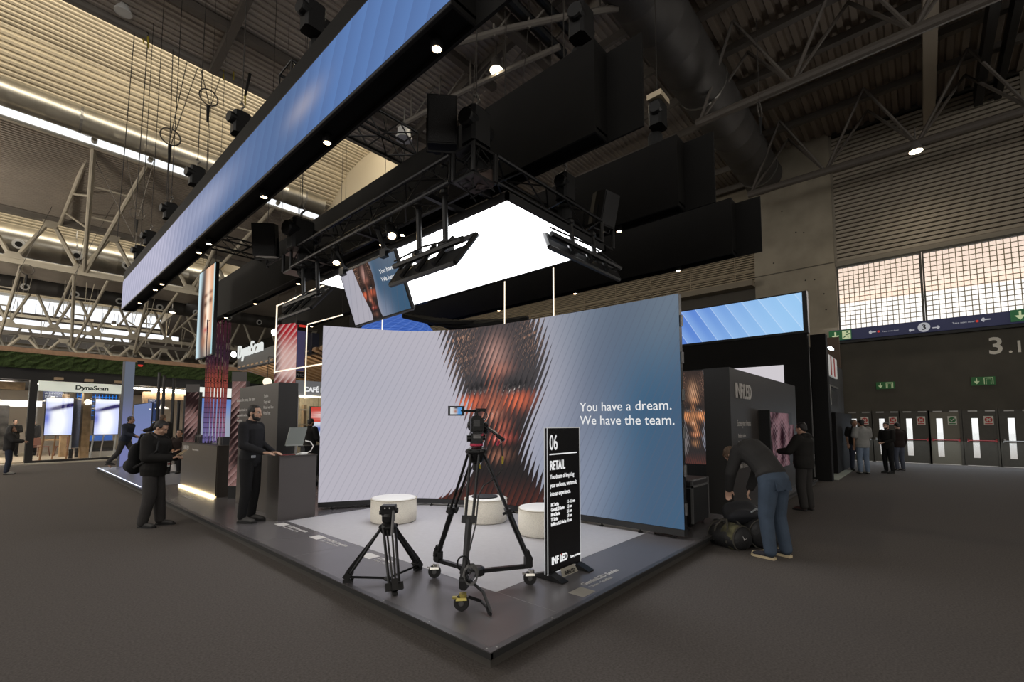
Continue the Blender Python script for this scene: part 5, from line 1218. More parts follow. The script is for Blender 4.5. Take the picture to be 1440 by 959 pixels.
# fluted poster columns
def column(label, c, w, h, base, yaw, seed):
    t = thing('poster_column', label, 'display column', c, yaw)
    m_ = screen_mat('column_art_%d' % seed, flute((0.03,0.016,0.016),(0.30,0.165,0.15),(0.55,0.36,0.34), 0.105, (0.72,0.7), 1.3), 0.62)
    mb = MB().quad((-w/2,0,base),(w/2,0,base),(w/2,0,h),(-w/2,0,h)); mb.uv = [(seed,0),(seed+w,0),(seed+w,h-base),(seed,h-base)]
    part('led_face', mb, m_, t, world=False)
    part('cabinet', MB().box((-w/2-0.01,0.004,base-0.01),(w/2+0.01,0.12,h+0.01)).box((-w/2-0.012,-0.003,h),(w/2+0.012,0.004,h+0.2)), mat('column_grey', (0.06,0.052,0.048), 0.5), t, world=False)
    part('plinth', MB().box((-w/2,0.01,0),(w/2,0.12,base-0.01)), BLACKP, t, world=False)
column('fluted pinkish poster column with black plinth, right of the counter', (3.22,10.38,0.14), 0.28, 2.36, 0.25, math.radians(-48), 1)
column('fluted pinkish poster column standing behind the left end of the counter', (3.25,13.9,0.14), 0.33, 2.30, 0.25, math.radians(-48), 3)
# lattice of hanging LED strips
t = thing('led_strip_column', 'hanging column of red and violet LED strips above the counter', 'LED column', (3.20,11.8,1.22))
def paint_s(nt, u, v):
    c = mixc(nt, v.step(0.2, 1.2), (0.24,0.22,0.55), (0.05,0.03,0.06))
    c = mixc(nt, gauss(u, v, 0.5, 1.25, 0.7, 0.38), c, (0.62,0.13,0.08))
    c = mixc(nt, gauss(u, v, 0.1, 0.5, 0.5, 0.5)*0.7, c, (0.5,0.10,0.10))
    c = mixc(nt, v.step(1.7, 2.6)*0.8, c, (0.10,0.025,0.035))
    return mixc(nt, (v*9.0).frac().step(0.82,0.95)*0.8, c, (0.01,0.01,0.012))
sm_ = screen_mat('led_strip_art', paint_s, 0.5)
for i in range(20):
    a = 2*PI*i/20; x, y = 3.20+0.21*math.cos(a), 11.8+0.21*math.sin(a); d = V((-math.sin(a), math.cos(a), 0))*0.013; n_ = V((math.cos(a), math.sin(a), 0))
    lean = n_*(0.03*math.sin(i*2.1))
    p0, p1 = V((x,y,1.22)) - lean*0.4, V((x,y,3.95)) + lean
    u_ = (math.cos(a-2.4)*0.5+0.5)
    mb = MB().add([p0-d, p0+d, p1+d, p1-d, p0-d-n_*0.012, p0+d-n_*0.012, p1+d-n_*0.012, p1-d-n_*0.012], [(0,1,2,3),(7,6,5,4),(0,4,5,1),(1,5,6,2),(2,6,7,3),(3,7,4,0)])
    mb.uv = [(u_,0),(u_+0.06,0),(u_+0.06,2.73),(u_,2.73)]*2
    part('led_strip', mb, sm_, t)
for z in (1.24,2.6,3.93): part('hoop', MB().path([(3.20+0.2*math.cos(a),11.8+0.2*math.sin(a),z) for a in [i*PI/10 for i in range(21)]], 0.012, 5), BLACKM, t)
# hanging portrait banner
t = thing('portrait_banner', 'narrow hanging LED banner with a bright close-up face', 'LED banner', (3.0,12.1,5.2))
def paint_b(nt, u, v):
    c = mixc(nt, u.step(0.1, 0.45), (0.52,0.68,0.74), (0.16,0.13,0.12))
    c = mixc(nt, gauss(u, v, 0.34, 1.1, 0.14, 0.8)*1.2, c, (0.05,0.03,0.025))
    c = mixc(nt, u.step(0.42, 0.7)*v.step(0.0, 0.5), c, (0.72,0.40,0.24))
    c = mixc(nt, gauss(u, v, 0.78, 1.0, 0.14, 0.9)*1.1, c, (0.98,0.84,0.68))
    for (gx, gy, sx_, sy_, cc) in ((0.58,1.20,0.15,0.075,(0.09,0.04,0.03)),(0.98,1.24,0.13,0.07,(0.16,0.07,0.05)),(0.58,1.40,0.17,0.05,(0.16,0.07,0.05)),(0.98,1.43,0.14,0.045,(0.25,0.12,0.08)),(0.68,0.60,0.16,0.07,(0.5,0.12,0.11)),(0.62,0.90,0.08,0.10,(0.36,0.15,0.09)),(0.55,0.35,0.16,0.15,(0.35,0.16,0.10))): c = mixc(nt, gauss(u, v, gx, gy, sx_, sy_)*0.9, c, cc)
    return mixc(nt, u.step(1.08, 1.2), c, (0.45,0.72,0.78))
mb = MB().quad((3.0,12.72,3.16),(3.0,11.5,3.16),(3.0,11.5,5.2),(3.0,12.72,5.2)); mb.uv = [(0,0),(1.22,0),(1.22,2.04),(0,2.04)]
part('led_face', mb, screen_mat('portrait_banner_art', paint_b, 1.1), t)
part('cabinet', MB().box((3.005,11.48,3.14),(3.07,12.74,5.22)), BLACKP, t)
part('suspension_wire', MB().tube((3.03,11.6,5.22),(3.03,11.6,13.85),0.006,n=4).tube((3.03,12.6,5.22),(3.03,12.6,13.75),0.006,n=4), WIRE, t)
# tower wall, desk, monitor
t = thing('story_wall', 'tall dark brown partition with small white text behind the desk', 'partition', (3.1,9.0,0.14))
part('panel', MB().box((3.08,8.02,0.14),(3.40,9.85,2.33)), mat('tower_brown', (0.038,0.030,0.024), 0.5, var=0.08, scale=1), t)
part('end_panel', MB().box((3.08,8.0,0.14),(3.40,8.02,2.335)), mat('wing_end_black', (0,0,0)), t)
part('side_bolt', MB().box((3.395,7.99,0.3),(3.41,8.0,2.2)), mat('latch_grey', (0,0,0)), t)
text_mesh('dreams live here, the team', 0.10, PRINT, (3.075,10.0,2.06), (0,-1,0), (0,0,1), parent=t, sx=0.9)
for i, s_ in enumerate(('retail and studio screens', 'stage and broadcast walls', 'virtual sets')): text_mesh(s_, 0.07, PRINT, (3.075,9.95,1.88-0.1*i), (0,-1,0), (0,0,1), parent=t)
for i, s_ in enumerate(('Studio', 'Stage wall', 'Retail wall line', 'Virtual set')): text_mesh(s_, 0.075, PRINT, (3.075,8.62,2.10-0.1*i), (0,-1,0), (0,0,1), parent=t)
t = thing('control_desk', 'dark pedestal desk with a computer, between the standing man and the LED wall', 'desk', (3.2,7.75,0.14))
part('front_panel', MB().box((2.94,7.49,0.14),(3.52,7.51,1.12)), mat('desk_front', (0.075,0.066,0.066), 0.4), t)
part('body', MB().box((2.94,7.51,0.14),(3.50,7.98,1.12)), mat('desk_side', (0.022,0.018,0.016), 0.45), t)
part('top', MB().box((2.93,7.48,1.12),(3.53,7.99,1.14)), mat('desk_top', (0.04,0.035,0.035), 0.35), t)
t = thing('desktop_monitor', 'grey flat monitor seen from behind on the dark desk', 'monitor', (3.25,7.72,1.14))
part('shell', MB().prism([(3.10,7.70,1.285),(3.36,7.66,1.285),(3.43,7.66,1.58),(3.17,7.70,1.58)], (0.0,0.03,0.0)), mat('monitor_grey', (0.19,0.21,0.20), 0.5), t)
part('stand', MB().tube((3.27,7.73,1.14),(3.27,7.72,1.36),0.02,n=8), STEEL, t)
part('stand_foot', MB().lathe([(0.09,0),(0.09,0.01),(0.02,0.014)], (3.27,7.73,1.14), 18), STEEL, t)
part('bezel', MB().prism([(3.105,7.695,1.28),(3.36,7.655,1.28),(3.36,7.655,1.30),(3.105,7.695,1.30)], (0,-0.004,0)), mat('bezel_pale', (0.3,0.32,0.31), 0.5), t)
t = thing('keyboard', 'small reddish keyboard under the man\'s hand on the dark desk', 'keyboard', (3.05,7.62,1.14))
part('base', MB().box((2.97,7.56,1.14),(3.20,7.68,1.152)), mat('keyboard_red', (0.2,0.03,0.03), 0.5), t)
part('keys', MB().box((2.98,7.57,1.152),(3.19,7.67,1.158)), mat('keyboard_dark', (0.04,0.03,0.03), 0.5), t)
solo('white_cable', MB().path([(3.38,7.60,1.15),(3.46,7.58,1.19),(3.50,7.58,1.27),(3.46,7.60,1.34),(3.39,7.64,1.36)], 0.010), mat('white_cable', (0,0,0)), 'looped white cable beside the grey monitor', 'cable')
t = thing('desk_clutter', 'white adapter lying on the desk by the cable loop', 'adapter', (3.33,7.58,1.14))
part('adapter_body', MB().bbox((3.28,7.55,1.14),(3.40,7.62,1.175),0.012), WHITEP, t)
part('plug', MB().bbox((3.22,7.57,1.14),(3.27,7.60,1.16),0.006), WHITEP, t)
# dark box and pale item behind the desk
t = thing('chair_behind', 'dark seat with a pale cushion seen between desk and LED wall', 'seat', (3.72,8.6,0.14))
part('seat', MB().bbox((3.62,8.35,0.5),(3.98,8.9,0.60),0.03), BLACKP, t); part('leg', MB().tube((3.8,8.6,0.14),(3.8,8.6,0.5),0.03), BLACKM, t); part('cushion', MB().ball((3.72,8.45,0.66),(0.09,0.12,0.06),12,8), mat('cushion_cream', (0.5,0.45,0.36), 0.8), t)
# neon outline frames
def neon(label, pts, close=False):
    t = thing('neon_frame', label, 'light frame', pts[0], 0, 'warm glowing outline frames')
    for a, b in zip(pts[:-1], pts[1:]): part('light_tube', MB().tube(a, b, 0.016, n=6), NEON, t)
    for p in pts: part('corner_joint', MB().ball(p, 0.022, 8, 5), NEON, t)
    z_ = 14.7-(max(pts[0][1],5.95)-5.95)*0.156+0.05; part('suspension_wire', MB().tube(pts[0], (pts[0][0],pts[0][1],z_), 0.005, n=4), WIRE, t)
neon('large warm glowing outline frame hung left of the LED wall', [(4.6,9.0,4.68),(4.6,12.25,4.66),(4.6,12.25,2.95),(4.6,8.6,2.92)])
neon('smaller warm glowing outline frame half hidden behind the LED wall', [(6.2,11.9,4.65),(6.2,14.1,4.70),(6.2,14.1,2.42),(6.2,12.2,2.42)])
neon('warm glowing vertical line behind the tilted screen', [(6.4,10.2,4.55),(6.4,10.2,3.2)])
neon('warm glowing vertical line rising behind the curved wall, left of the next one', [(8.0,7.42,5.1),(8.0,7.42,3.2)])
neon('warm glowing vertical line nearest the right corner of the LED ceiling', [(8.0,5.95,5.15),(8.0,5.95,3.2)])
# blue dome
t = thing('led_dome', 'blue curved LED dome rising behind the curved wall', 'LED dome', (8.15,12.1,2.0))
def paint_d(nt, u, v):
    f = (v*34.0 + u*3.0).frac(); g = (u*26.0 - v*8).frac()
    c = mixc(nt, f.step(0.2,0.9)*0.75, (0.03,0.085,0.36), (0.09,0.19,0.58))
    return mixc(nt, g.step(0.7,0.95)*0.25, c, (0.18,0.30,0.7))
b = MB(); b.uv = []; N = 30
for j in range(13):
    e = (PI/2)*j/12
    for i in range(N+1):
        a = 2*PI*i/N; b.v.append((8.15+1.34*math.cos(e)*math.cos(a), 12.1+1.34*math.cos(e)*math.sin(a), 3.8+1.27*math.sin(e))); b.uv.append((i/N, j/12))
b.f = [(j*(N+1)+i, j*(N+1)+i+1, (j+1)*(N+1)+i+1, (j+1)*(N+1)+i) for j in range(12) for i in range(N)]
part('led_skin', b, screen_mat('dome_art', paint_d, 1.0), t, smooth=True)
part('drum', MB().lathe([(1.34,0.0),(1.345,3.8)], (8.15,12.1,0), 32), BLACKP, t)
t = thing('draped_cables', 'bundle of dark cables and cloth draped behind the dome', 'cable bundle', (9.0,9.0,4.3))
rnd = random.Random(9)
for k in range(14):
    a_ = V((7.3+0.1*k,10.6-0.12*k,4.62-0.02*k)); b_ = V((8.9+rnd.uniform(-0.3,0.4),7.6+rnd.uniform(-0.5,0.5),4.25+rnd.uniform(-0.15,0.1)))
    m_ = (a_+b_)/2 + V((rnd.uniform(-0.2,0.2),rnd.uniform(-0.2,0.2),-0.18+rnd.uniform(-0.12,0.1)))
    part('cable', MB().path([a_, a_.lerp(m_,0.5)+V((0,0,-0.05)), m_, m_.lerp(b_,0.5), b_], 0.05+0.03*rnd.random(), 6), RUBBER, t)
# ---- blue LED slabs and poles on the far stage
BLUEP = screen_mat('slab_art', lambda nt, u, v: mixc(nt, v.step(0.0, 2.2), (0.22,0.25,0.52), (0.17,0.22,0.42)), 0.9)
k_ = 1.13
sc_ = lambda *p: [(x*k_, y*k_, (z-1.65)*k_+1.65 if z > 0.3 else z) for x, y, z in p]
t = thing('led_slab', 'tall narrow blue grey LED slab standing on the far stage', 'LED slab', (2.94,20.8,0.14))
q = sc_((2.50,18.35,0.16),(2.76,18.5,0.16),(2.76,18.5,3.58),(2.50,18.35,3.56)); mb = MB().quad(*q); mb.uv = [(0,0),(0.3,0),(0.3,3.4),(0,3.4)]
part('led_face', mb, screen_mat('slab_grey', lambda nt, u, v: mixc(nt, v.step(0.8, 2.6), (0.22,0.24,0.50), (0.15,0.17,0.22)), 0.8), t); part('cabinet', MB().prism([V(p)+V((-0.003,0.01,0)) for p in q], (-0.05,0.09,0)), mat('slab_cabinet', (0.06,0.065,0.08), 0.5), t)
t = thing('led_slab', 'lower periwinkle LED panel standing beside the tall slab', 'LED slab', (3.4,20.7,0.14))
q = sc_((2.78,18.42,0.3),(3.20,18.25,0.3),(3.20,18.25,2.30),(2.78,18.42,2.22)); mb = MB().quad(*q); mb.uv = [(0,0),(0.5,0),(0.5,2.1),(0,2.1)]
part('led_face', mb, BLUEP, t); part('cabinet', MB().prism([V(p)+V((0.003,0.01,0)) for p in sc_((2.78,18.42,0.14),(3.22,18.25,0.14),(3.22,18.25,2.32),(2.78,18.42,2.24))], (0.03,0.08,0)), BLACKP, t)
part('white_mark', MB().box((3.54,20.6,2.12),(3.58,20.625,2.17)), LETTER, t)
POLE = mat('black_pole', (0.012,0.012,0.013), 0.4)
for i, (x, y, z0, z1) in enumerate(((3.78,20.6,1.0,3.3),(3.95,20.7,1.0,3.2),(4.2,20.5,0.9,3.1),(4.45,20.8,0.8,2.3),(4.6,20.6,0.8,2.5),(4.85,20.7,0.8,2.3))):
    t = thing('black_post', ['first','second','third','fourth','fifth','sixth'][i] + ' black upright post right of the blue LED panel', 'post', (x,y,0.14), 0, 'black posts of the far demo frame')
    part('pole', MB().tube((0,0,0),(0,0,z1),0.05,n=8), POLE, t, world=False); part('cap', MB().lathe([(0.055,0),(0.055,0.05)], (0,0,z1), 10), BLACKM, t, world=False)
    part('foot', MB().lathe([(0.09,0),(0.09,0.02)], (0,0,0), 12), BLACKM, t, world=False)
t = thing('warning_lamp', 'small red warning lamp hung on the far beam end', 'lamp', (3.26,20.85,3.68)); part('lens', MB().lathe([(0.05,0),(0.07,0.03),(0.07,0.06)], (0,0,0), 12), emission('red_dot', (0,0,0)), t, world=False); part('housing', MB().box((-0.1,-0.06,0.06),(0.1,0.06,0.2)), BLACKP, t, world=False)

# ---- far booth (slightly turned)
BR = math.radians(7)
t = thing('booth_frame', 'glazed show booth with a white lit name board under a moss fascia', 'booth', (0.84,26.9,0), BR)
W_ = mat('booth_black', (0.014,0.014,0.015), 0.5)
P_ = lambda n, b, m, **k: part(n, b, m, t, world=False, **k)
P_('black_frame', MB().box((-0.12,-0.08,0),(0.10,0.10,3.45)), W_); P_('black_frame', MB().box((-0.12,-0.06,0),(8.9,0.08,0.14)), W_); P_('black_frame', MB().box((2.84,-0.06,0.1),(2.92,0.08,3.45)), W_)
P_('black_beam', MB().box((-9,-0.1,3.40),(12,0.6,3.85)), W_)
P_('name_board', MB().box((0.12,-0.12,2.97),(2.86,-0.04,3.38)), mat('name_board_white', (0.75,0.78,0.72), 0.5, emit=(0.7,0.76,0.66), strength=0.42))
text_mesh('DynaScan', 0.26, mat('board_letters', (0.02,0.03,0.03), 0.5), (1.22,-0.125,3.09), (1,0,0), (0,0,1), parent=t, world=False, bold=0.009, sx=1.08)
for x in (0.55,1.5,2.5): P_('board_lamp', MB().box((x,-0.3,3.44),(x+0.26,-0.05,3.55)), mat('lamp_wood', (0.4,0.3,0.2), 0.6))
MOSS = mat('green_moss', (0.03,0.052,0.012), 0.95, var=0.6, scale=22, bump=1.0)
b = MB(); rnd = random.Random(2); nx, nz = 150, 6; x0_, x1_ = -9.0, 12.0
for i in range(nx+1):
    for j in range(nz+1): b.v.append((x0_+(x1_-x0_)*i/nx, -0.16-rnd.uniform(0,0.09), 3.85+0.62*j/nz))
b.f = [(i*(nz+1)+j, (i+1)*(nz+1)+j, (i+1)*(nz+1)+j+1, i*(nz+1)+j+1) for i in range(nx) for j in range(nz)]
P_('moss_band', b, MOSS); P_('moss_backing', MB().box((-9,-0.1,3.85),(12,0.3,4.47)), W_)
P_('wood_rail', MB().box((-9,-0.22,4.47),(12,0.1,4.66)), mat('rail_wood', (0.36,0.22,0.14), 0.6, var=0.15))
P_('floor_slab', MB().box((-9,-0.02,0),(12,9,0.10)), mat('booth_floor_wood', (0.50,0.42,0.31), 0.4, var=0.12, scale=3)); P_('floor_kerb', MB().box((-9,-0.5,0),(9,-0.06,0.05)), mat('kerb_cream', (0.4,0.36,0.3), 0.6))
P_('back_wall', MB().box((-9,8.5,0),(12,8.7,3.4)), mat('booth_back', (0.40,0.35,0.29), 0.7)); P_('ceiling_panel', MB().box((-9,0.6,3.38),(12,8.7,3.45)), mat('booth_ceiling_dark', (0.012,0.012,0.012), 0.8))
for i in range(22): P_('wall_slat', MB().box((-8.9+0.32*i,8.42,0.1),(-8.75+0.32*i,8.5,2.5)), mat('booth_slat', (0.45,0.39,0.32), 0.6))
P_('light_cove', MB().box((-9,5.6,2.45),(1.2,5.75,2.75)), emission('cove_white', (1.0,0.96,0.9), 1.6))
P_('wood_pillar', MB().box((1.74,0.9,0.1),(2.02,1.25,3.0)), WOOD); P_('wood_pillar', MB().box((1.38,2.6,0.1),(1.6,2.8,3.0)), WOOD)
P_('wood_lintel', MB().box((-9,0.3,3.0),(-0.2,0.5,3.3)), WOOD); P_('wood_lintel', MB().box((4.0,1.2,2.85),(7.6,1.4,3.2)), WOOD); P_('wood_post', MB().box((6.4,1.2,0.1),(6.6,1.4,3.2)), WOOD); P_('wood_post', MB().box((4.3,2.2,0.1),(4.5,2.4,3.0)), WOOD)
P_('glass_pane', MB().box((0.10,-0.005,0.14),(2.84,0.005,2.97)), glass_mat('booth_glass', (0.95,0.96,0.97), 0.93))
P_('dark_display', MB().box((-0.9,4.0,0.45),(-0.1,4.1,2.45)), mat('dark_photo', (0.04,0.038,0.036), 0.4, var=0.8, scale=4))
P_('navy_banner', MB().box((0.85,3.4,2.55),(1.5,3.45,3.2)), mat('navy_banner', (0.012,0.02,0.06), 0.6)); 
for i, s_ in enumerate(('ALL-IN-ONE', 'DISPLAY', 'SOLUTIONS')): text_mesh(s_, 0.15, LETTER, (0.9,3.39,3.0-0.17*i), (1,0,0), (0,0,1), parent=t, world=False, sx=0.8)
P_('wood_table', MB().box((1.0,4.6,0.80),(2.4,5.2,0.86)).tube((1.1,4.7,0.1),(1.1,4.7,0.8),0.04).tube((2.3,5.1,0.1),(2.3,5.1,0.8),0.04), WOOD)
P_('grid_screen', MB().box((2.3,5.0,1.8),(4.0,5.05,3.2)), mat('grid_blue_back', (0.01,0.02,0.05), 0.5))
gb = MB()
for i in range(12): gb.box((2.35+0.14*i,4.97,2.0),(2.37+0.14*i,4.99,3.15))
for i in range(5): gb.box((2.35,4.96,2.05+0.24*i),(3.95,4.98,2.07+0.24*i))
P_('blue_grid', gb, emission('blue_grid', (0.02,0.25,0.9), 1.2))
P_('track_light', MB().box((0.2,1.3,3.32),(2.7,1.5,3.36)).box((3.2,1.0,3.32),(6.0,1.2,3.36)).box((-3,1.3,3.32),(-0.4,1.5,3.36)), emission('booth_ceiling_light', (1.0,0.92,0.8), 26))
P_('interior_ceiling_light', MB().box((-3,3,3.34),(0,3.5,3.37)).box((1,3,3.34),(3,3.5,3.37)).box((5,3,3.34),(8,3.5,3.37)), emission('booth_ceiling_light', (1.0,0.92,0.8), 26))
ML = Matrix.Translation((0.84,26.9,0)) @ Matrix.Rotation(BR,4,'Z')
def booth_pt(x, y, z=0.0): return tuple(ML @ V((x,y,z)))
def paint_e(nt, u, v):
    r = gauss(u, v, 0.45, 0.35, 0.36, 0.42)
    c = mixc(nt, v.step(0.0,1.0), (0.5,0.58,0.98), (0.62,0.66,1.0))
    c = mixc(nt, r*1.6, c, (1.0,1.0,1.0))
    d = (v - 0.66 - u*0.17)
    c = mixc(nt, gauss(u, d, 0.9, 0.0, 1.0, 0.06)*1.5, c, (0.02,0.015,0.10))
    c = mixc(nt, gauss(u, v, 0.05, 0.45, 0.16, 0.22), c, (0.16,0.2,0.62))
    return mixc(nt, v.step(0.84, 0.93), c, (0.93,0.94,1.0))
eye_ = screen_mat('eye_display_art', paint_e, 1.25)
for x, lab, wd in ((0.45,'bright easel display with a blue and white eye, left of the wood pillar','pale_wood'),(2.02,'bright easel display with a blue and white eye, right of the wood pillar','white_paint')):
    e = thing('easel_display', lab, 'display', booth_pt(x,0.35,0.1), BR)
    mb = MB().quad((0,-0.02,1.05),(0.84,-0.02,1.05),(0.84,-0.02,2.62),(0,-0.02,2.62)); mb.uv = [(0,0),(1,0),(1,1),(0,1)]
    part('screen_face', mb, eye_, e, world=False); part('cabinet', MB().box((-0.02,-0.018,1.03),(0.86,0.06,2.64)), BLACKP, e, world=False)
    for a_, b_ in ((0.0,-0.08),(0.78,0.72)): part('leg', MB().tube((a_+0.02,0.02,1.1),(b_,-0.02,0.0),0.032,n=6), mat('easel_'+wd, (0.42,0.22,0.1) if wd == 'pale_wood' else (0.7,0.7,0.68), 0.5), e, world=False)
    part('leg', MB().tube((0.4,0.05,1.4),(0.4,0.6,0.0),0.025,n=6), mat('easel_'+wd, (0,0,0)), e, world=False)
    part('foot', MB().box((-0.15,-0.05,0),(0.0,0.05,0.03)).box((0.66,-0.05,0),(0.82,0.05,0.03)), mat('easel_'+wd, (0,0,0)), e, world=False)
e = thing('display_board', 'angled display board with starry blue face beside the wood pillar', 'display', booth_pt(1.42,0.9,0.1), BR+math.radians(60))
part('board', MB().box((0,0,0.45),(0.9,0.06,2.62)), mat('starry_blue', (0.10,0.13,0.22), 0.4, var=0.9, scale=20), e, world=False); part('frame', MB().box((-0.04,-0.01,0.4),(0.0,0.08,2.66)).box((0.9,-0.01,0.4),(0.94,0.08,2.66)).box((0,-0.01,2.62),(0.9,0.08,2.66)), WHITEP, e, world=False)
for x in (0.1,0.7): part('leg', MB().box((x,0.0,0.0),(x+0.12,0.1,0.42)), BLACKP, e, world=False)
def wood_chair(label, c, yaw):
    h = thing('wooden_chair', label, 'chair', c, yaw, 'wooden chairs in the far booth'); m_ = mat('chair_red_wood', (0.16,0.06,0.035), 0.5)
    part('seat', MB().bbox((-0.24,-0.24,0.42),(0.24,0.24,0.47),0.02), m_, h, world=False); part('backrest', MB().prism([(-0.24,0.22,0.5),(0.24,0.22,0.5),(0.22,0.3,0.85),(-0.22,0.3,0.85)], (0,0.03,0)), m_, h, world=False)
    for x, y in ((-0.2,-0.2),(0.2,-0.2),(-0.2,0.2),(0.2,0.2)): part('leg', MB().tube((x,y,0.43),(x*1.25,y*1.25,0),0.022,n=6), m_, h, world=False)
wood_chair('dark wooden chair left of the table behind the easel display', booth_pt(0.95,3.9,0.1), 0.6); wood_chair('dark wooden chair right of the table behind the easel display', booth_pt(1.75,3.8,0.1), -0.4)
def pendant(label, c, r=0.28, col=(0.75,0.72,0.66)):
    h = thing('pendant_lamp', label, 'lamp', c, 0, 'white pendant lamps in the far booth')
    part('shade', MB().lathe([(0.03,0.24),(0.07,0.22),(0.09,0.12),(r,0.02),(r,0.0),(r-0.02,0.0)], (0,0,0), 20), mat('pendant_white', col, 0.5, emit=col, strength=0.5), h, smooth=40, world=False); part('cord', MB().tube((0,0,0.22),(0,0,0.9),0.01,n=4), BLACKM, h, world=False)
pendant('white cone pendant lamp in the far booth, left of the name board', booth_pt(-0.9,1.6,2.55), 0.34); pendant('white cone pendant lamp above the first easel display', booth_pt(1.0,2.4,2.62), 0.34); pendant('white cone pendant lamp before the navy banner', booth_pt(4.6,0.6,2.35), 0.28)
pendant('pale pendant lamp seen beside the left poster column', booth_pt(6.3,1.5,2.4), 0.28)
h = thing('info_cabinet', 'black info cabinet with a blue screen below the second easel display', 'cabinet', booth_pt(2.1,1.4,0.1), BR)
part('body', MB().box((0,0,0.25),(0.9,0.4,0.72)), mat('cabinet_black', (0.02,0.02,0.022), 0.4), h, world=False); part('screen', MB().box((0.05,-0.01,0.74),(0.85,0.05,0.98)), emission('cabinet_blue', (0.05,0.14,0.45), 0.9), h, world=False); part('plinth', MB().box((-0.1,-0.1,0),(1.2,0.6,0.25)), WHITEP, h, world=False)
for x, lab in ((4.25,'navy booth banner with white heading, behind the black posts'),):
    h = thing('navy_banner', lab, 'banner', booth_pt(x,1.4,1.75), BR)
    part('cloth', MB().box((0,0,0),(0.5,0.03,1.2)), mat('navy_banner_bright', (0.02,0.04,0.13), 0.6, emit=(0.02,0.04,0.13), strength=0.5), h, world=False)
    for i, s_ in enumerate(('SUSTAINABLE','DISPLAY','SOLUTIONS')): text_mesh(s_, 0.08, LETTER, (0.03,-0.005,1.08-0.09*i), (1,0,0), (0,0,1), parent=h, world=False, sx=0.85)
h = thing('lit_poster', 'bright red and white lit poster under the navy banner', 'poster', booth_pt(4.2,1.8,1.1), BR)
def paint_p(nt, u, v):
    c = mixc(nt, (u*3.0).frac().step(0.4,0.5), (0.75,0.12,0.08), (0.85,0.87,0.92)); return mixc(nt, (v*4.0).frac().step(0.7,0.8), c, (0.2,0.4,0.85))
mb = MB().quad((0,-0.01,0),(0.75,-0.01,0),(0.75,-0.01,0.6),(0,-0.01,0.6)); mb.uv = [(0,0),(1,0),(1,1),(0,1)]; part('face', mb, screen_mat('lit_poster_art', paint_p, 0.9), h, world=False); part('backing', MB().box((0,0,0),(0.75,0.05,0.6)), BLACKP, h, world=False)
# tall sky-blue screen seen beside the strip column
h = thing('sky_screen', 'tall pale blue gradient screen in the far booth, behind the counter', 'screen', booth_pt(5.3,-1.5,0.1), BR)
mb = MB().quad((0,0,0.3),(2.2,0,0.3),(2.2,0,2.75),(0,0,2.75)); mb.uv = [(0,0),(1,0),(1,1),(0,1)]
part('face', mb, screen_mat('sky_art', lambda nt,u,v: mixc(nt, v.step(0.45,1.0), (0.33,0.36,0.45), (0.12,0.25,0.62)), 0.95), h, world=False); part('cabinet', MB().box((-0.03,0.01,0.2),(2.23,0.1,2.8)), BLACKP, h, world=False); part('lit_header', MB().box((-0.1,-0.02,2.85),(2.6,0.1,3.3)), emission('lit_header', (0.9,0.92,0.86), 0.95), h, world=False)

# ---- timber canopy with the illuminated name, and the cafe kiosk
t = thing('timber_canopy', 'timber slatted canopy with a white illuminated name along its black edge', 'canopy', (7.0,19,3))
part('black_edge', MB().prism([(7.0,22.9,4.05),(7.0,15.5,4.05),(7.0,15.5,4.75),(7.0,22.9,4.60)], (0.25,0,0)), W_, t)
text_mesh('DynaScan', 0.80, emission('name_lit', (0.85,0.88,0.85), 0.9), (6.93,22.7,4.52), (0,-1,0.02), (0,0,1), parent=t, depth=0.06, bold=0.0, sx=0.95)
sl_me = None
for i in range(16):
    y = 22.6 - 0.52*i
    if sl_me is None: o = part('slat', MB().obox((0,0,0),(1.9,0,-0.55),(0,0.13,0.0),(0.02,0,0.06)), mat('canopy_timber', (0.40,0.25,0.13), 0.55, var=0.2), t, world=False); sl_me = o.data
    else: o = link(bpy.data.objects.new('slat', sl_me)); o.parent = t
    o.location = V((8.9, y, 3.62)) - t.location
part('soffit_board', MB().prism([(7.1,22.9,4.2),(7.1,14.4,4.2),(10.8,14.4,3.15),(10.8,22.9,3.15)], (0,0,0.04)), mat('soffit_dark', (0.05,0.035,0.025), 0.8), t)
for (y, z) in ((23.1,4.75),(18.5,5.15)):
    sp_ = thing('flood_lamp', 'bright white flood lamp %s of the illuminated name' % ('at the left end' if y > 20 else 'at the right end'), 'lamp', (6.9,y,z)); part('lens', MB().lathe([(0.13,0),(0.13,0.02)], (0,0,0), 16, (-0.8,-0.5,-0.2)), emission('flood', (0.95,1.0,0.95), 20), sp_, world=False); part('housing', MB().lathe([(0.14,-0.12),(0.15,-0.002)], (0,0,0), 16, (-0.8,-0.5,-0.2)), BLACKP, sp_, world=False); part('arm', MB().tube((0.05,0,0),(0.2,0,4.66-z),0.02), BLACKM, sp_, world=False)
for p_, e_ in (((6.3,16.3,2.95), 60), ((6.6,20.5,2.9), 60)):
    d_ = bpy.data.lights.new('canopy_light', 'POINT'); d_.energy = e_; d_.color = (1.0,0.86,0.66); d_.shadow_soft_size = 0.15; o_ = link(bpy.data.objects.new('canopy_light', d_)); o_.location = p_
g = thing('globe_lamp', 'round glowing globe lamp hung under the timber canopy', 'lamp', (6.34,17.50,3.13)); part('globe', MB().ball((0,0,0),0.15,16,10), emission('globe', (1.0,0.87,0.66), 1.3), g, smooth=True, world=False); part('cord', MB().tube((0,0,0.14),(0,0,0.9),0.01,n=4).tube((0,0,0.9),(0.75,0,0.95),0.015,n=4), BLACKM, g, world=False)
t = thing('cafe_kiosk', 'lit cafe kiosk with grey header behind the desk', 'kiosk', (6.9,16.0,0))
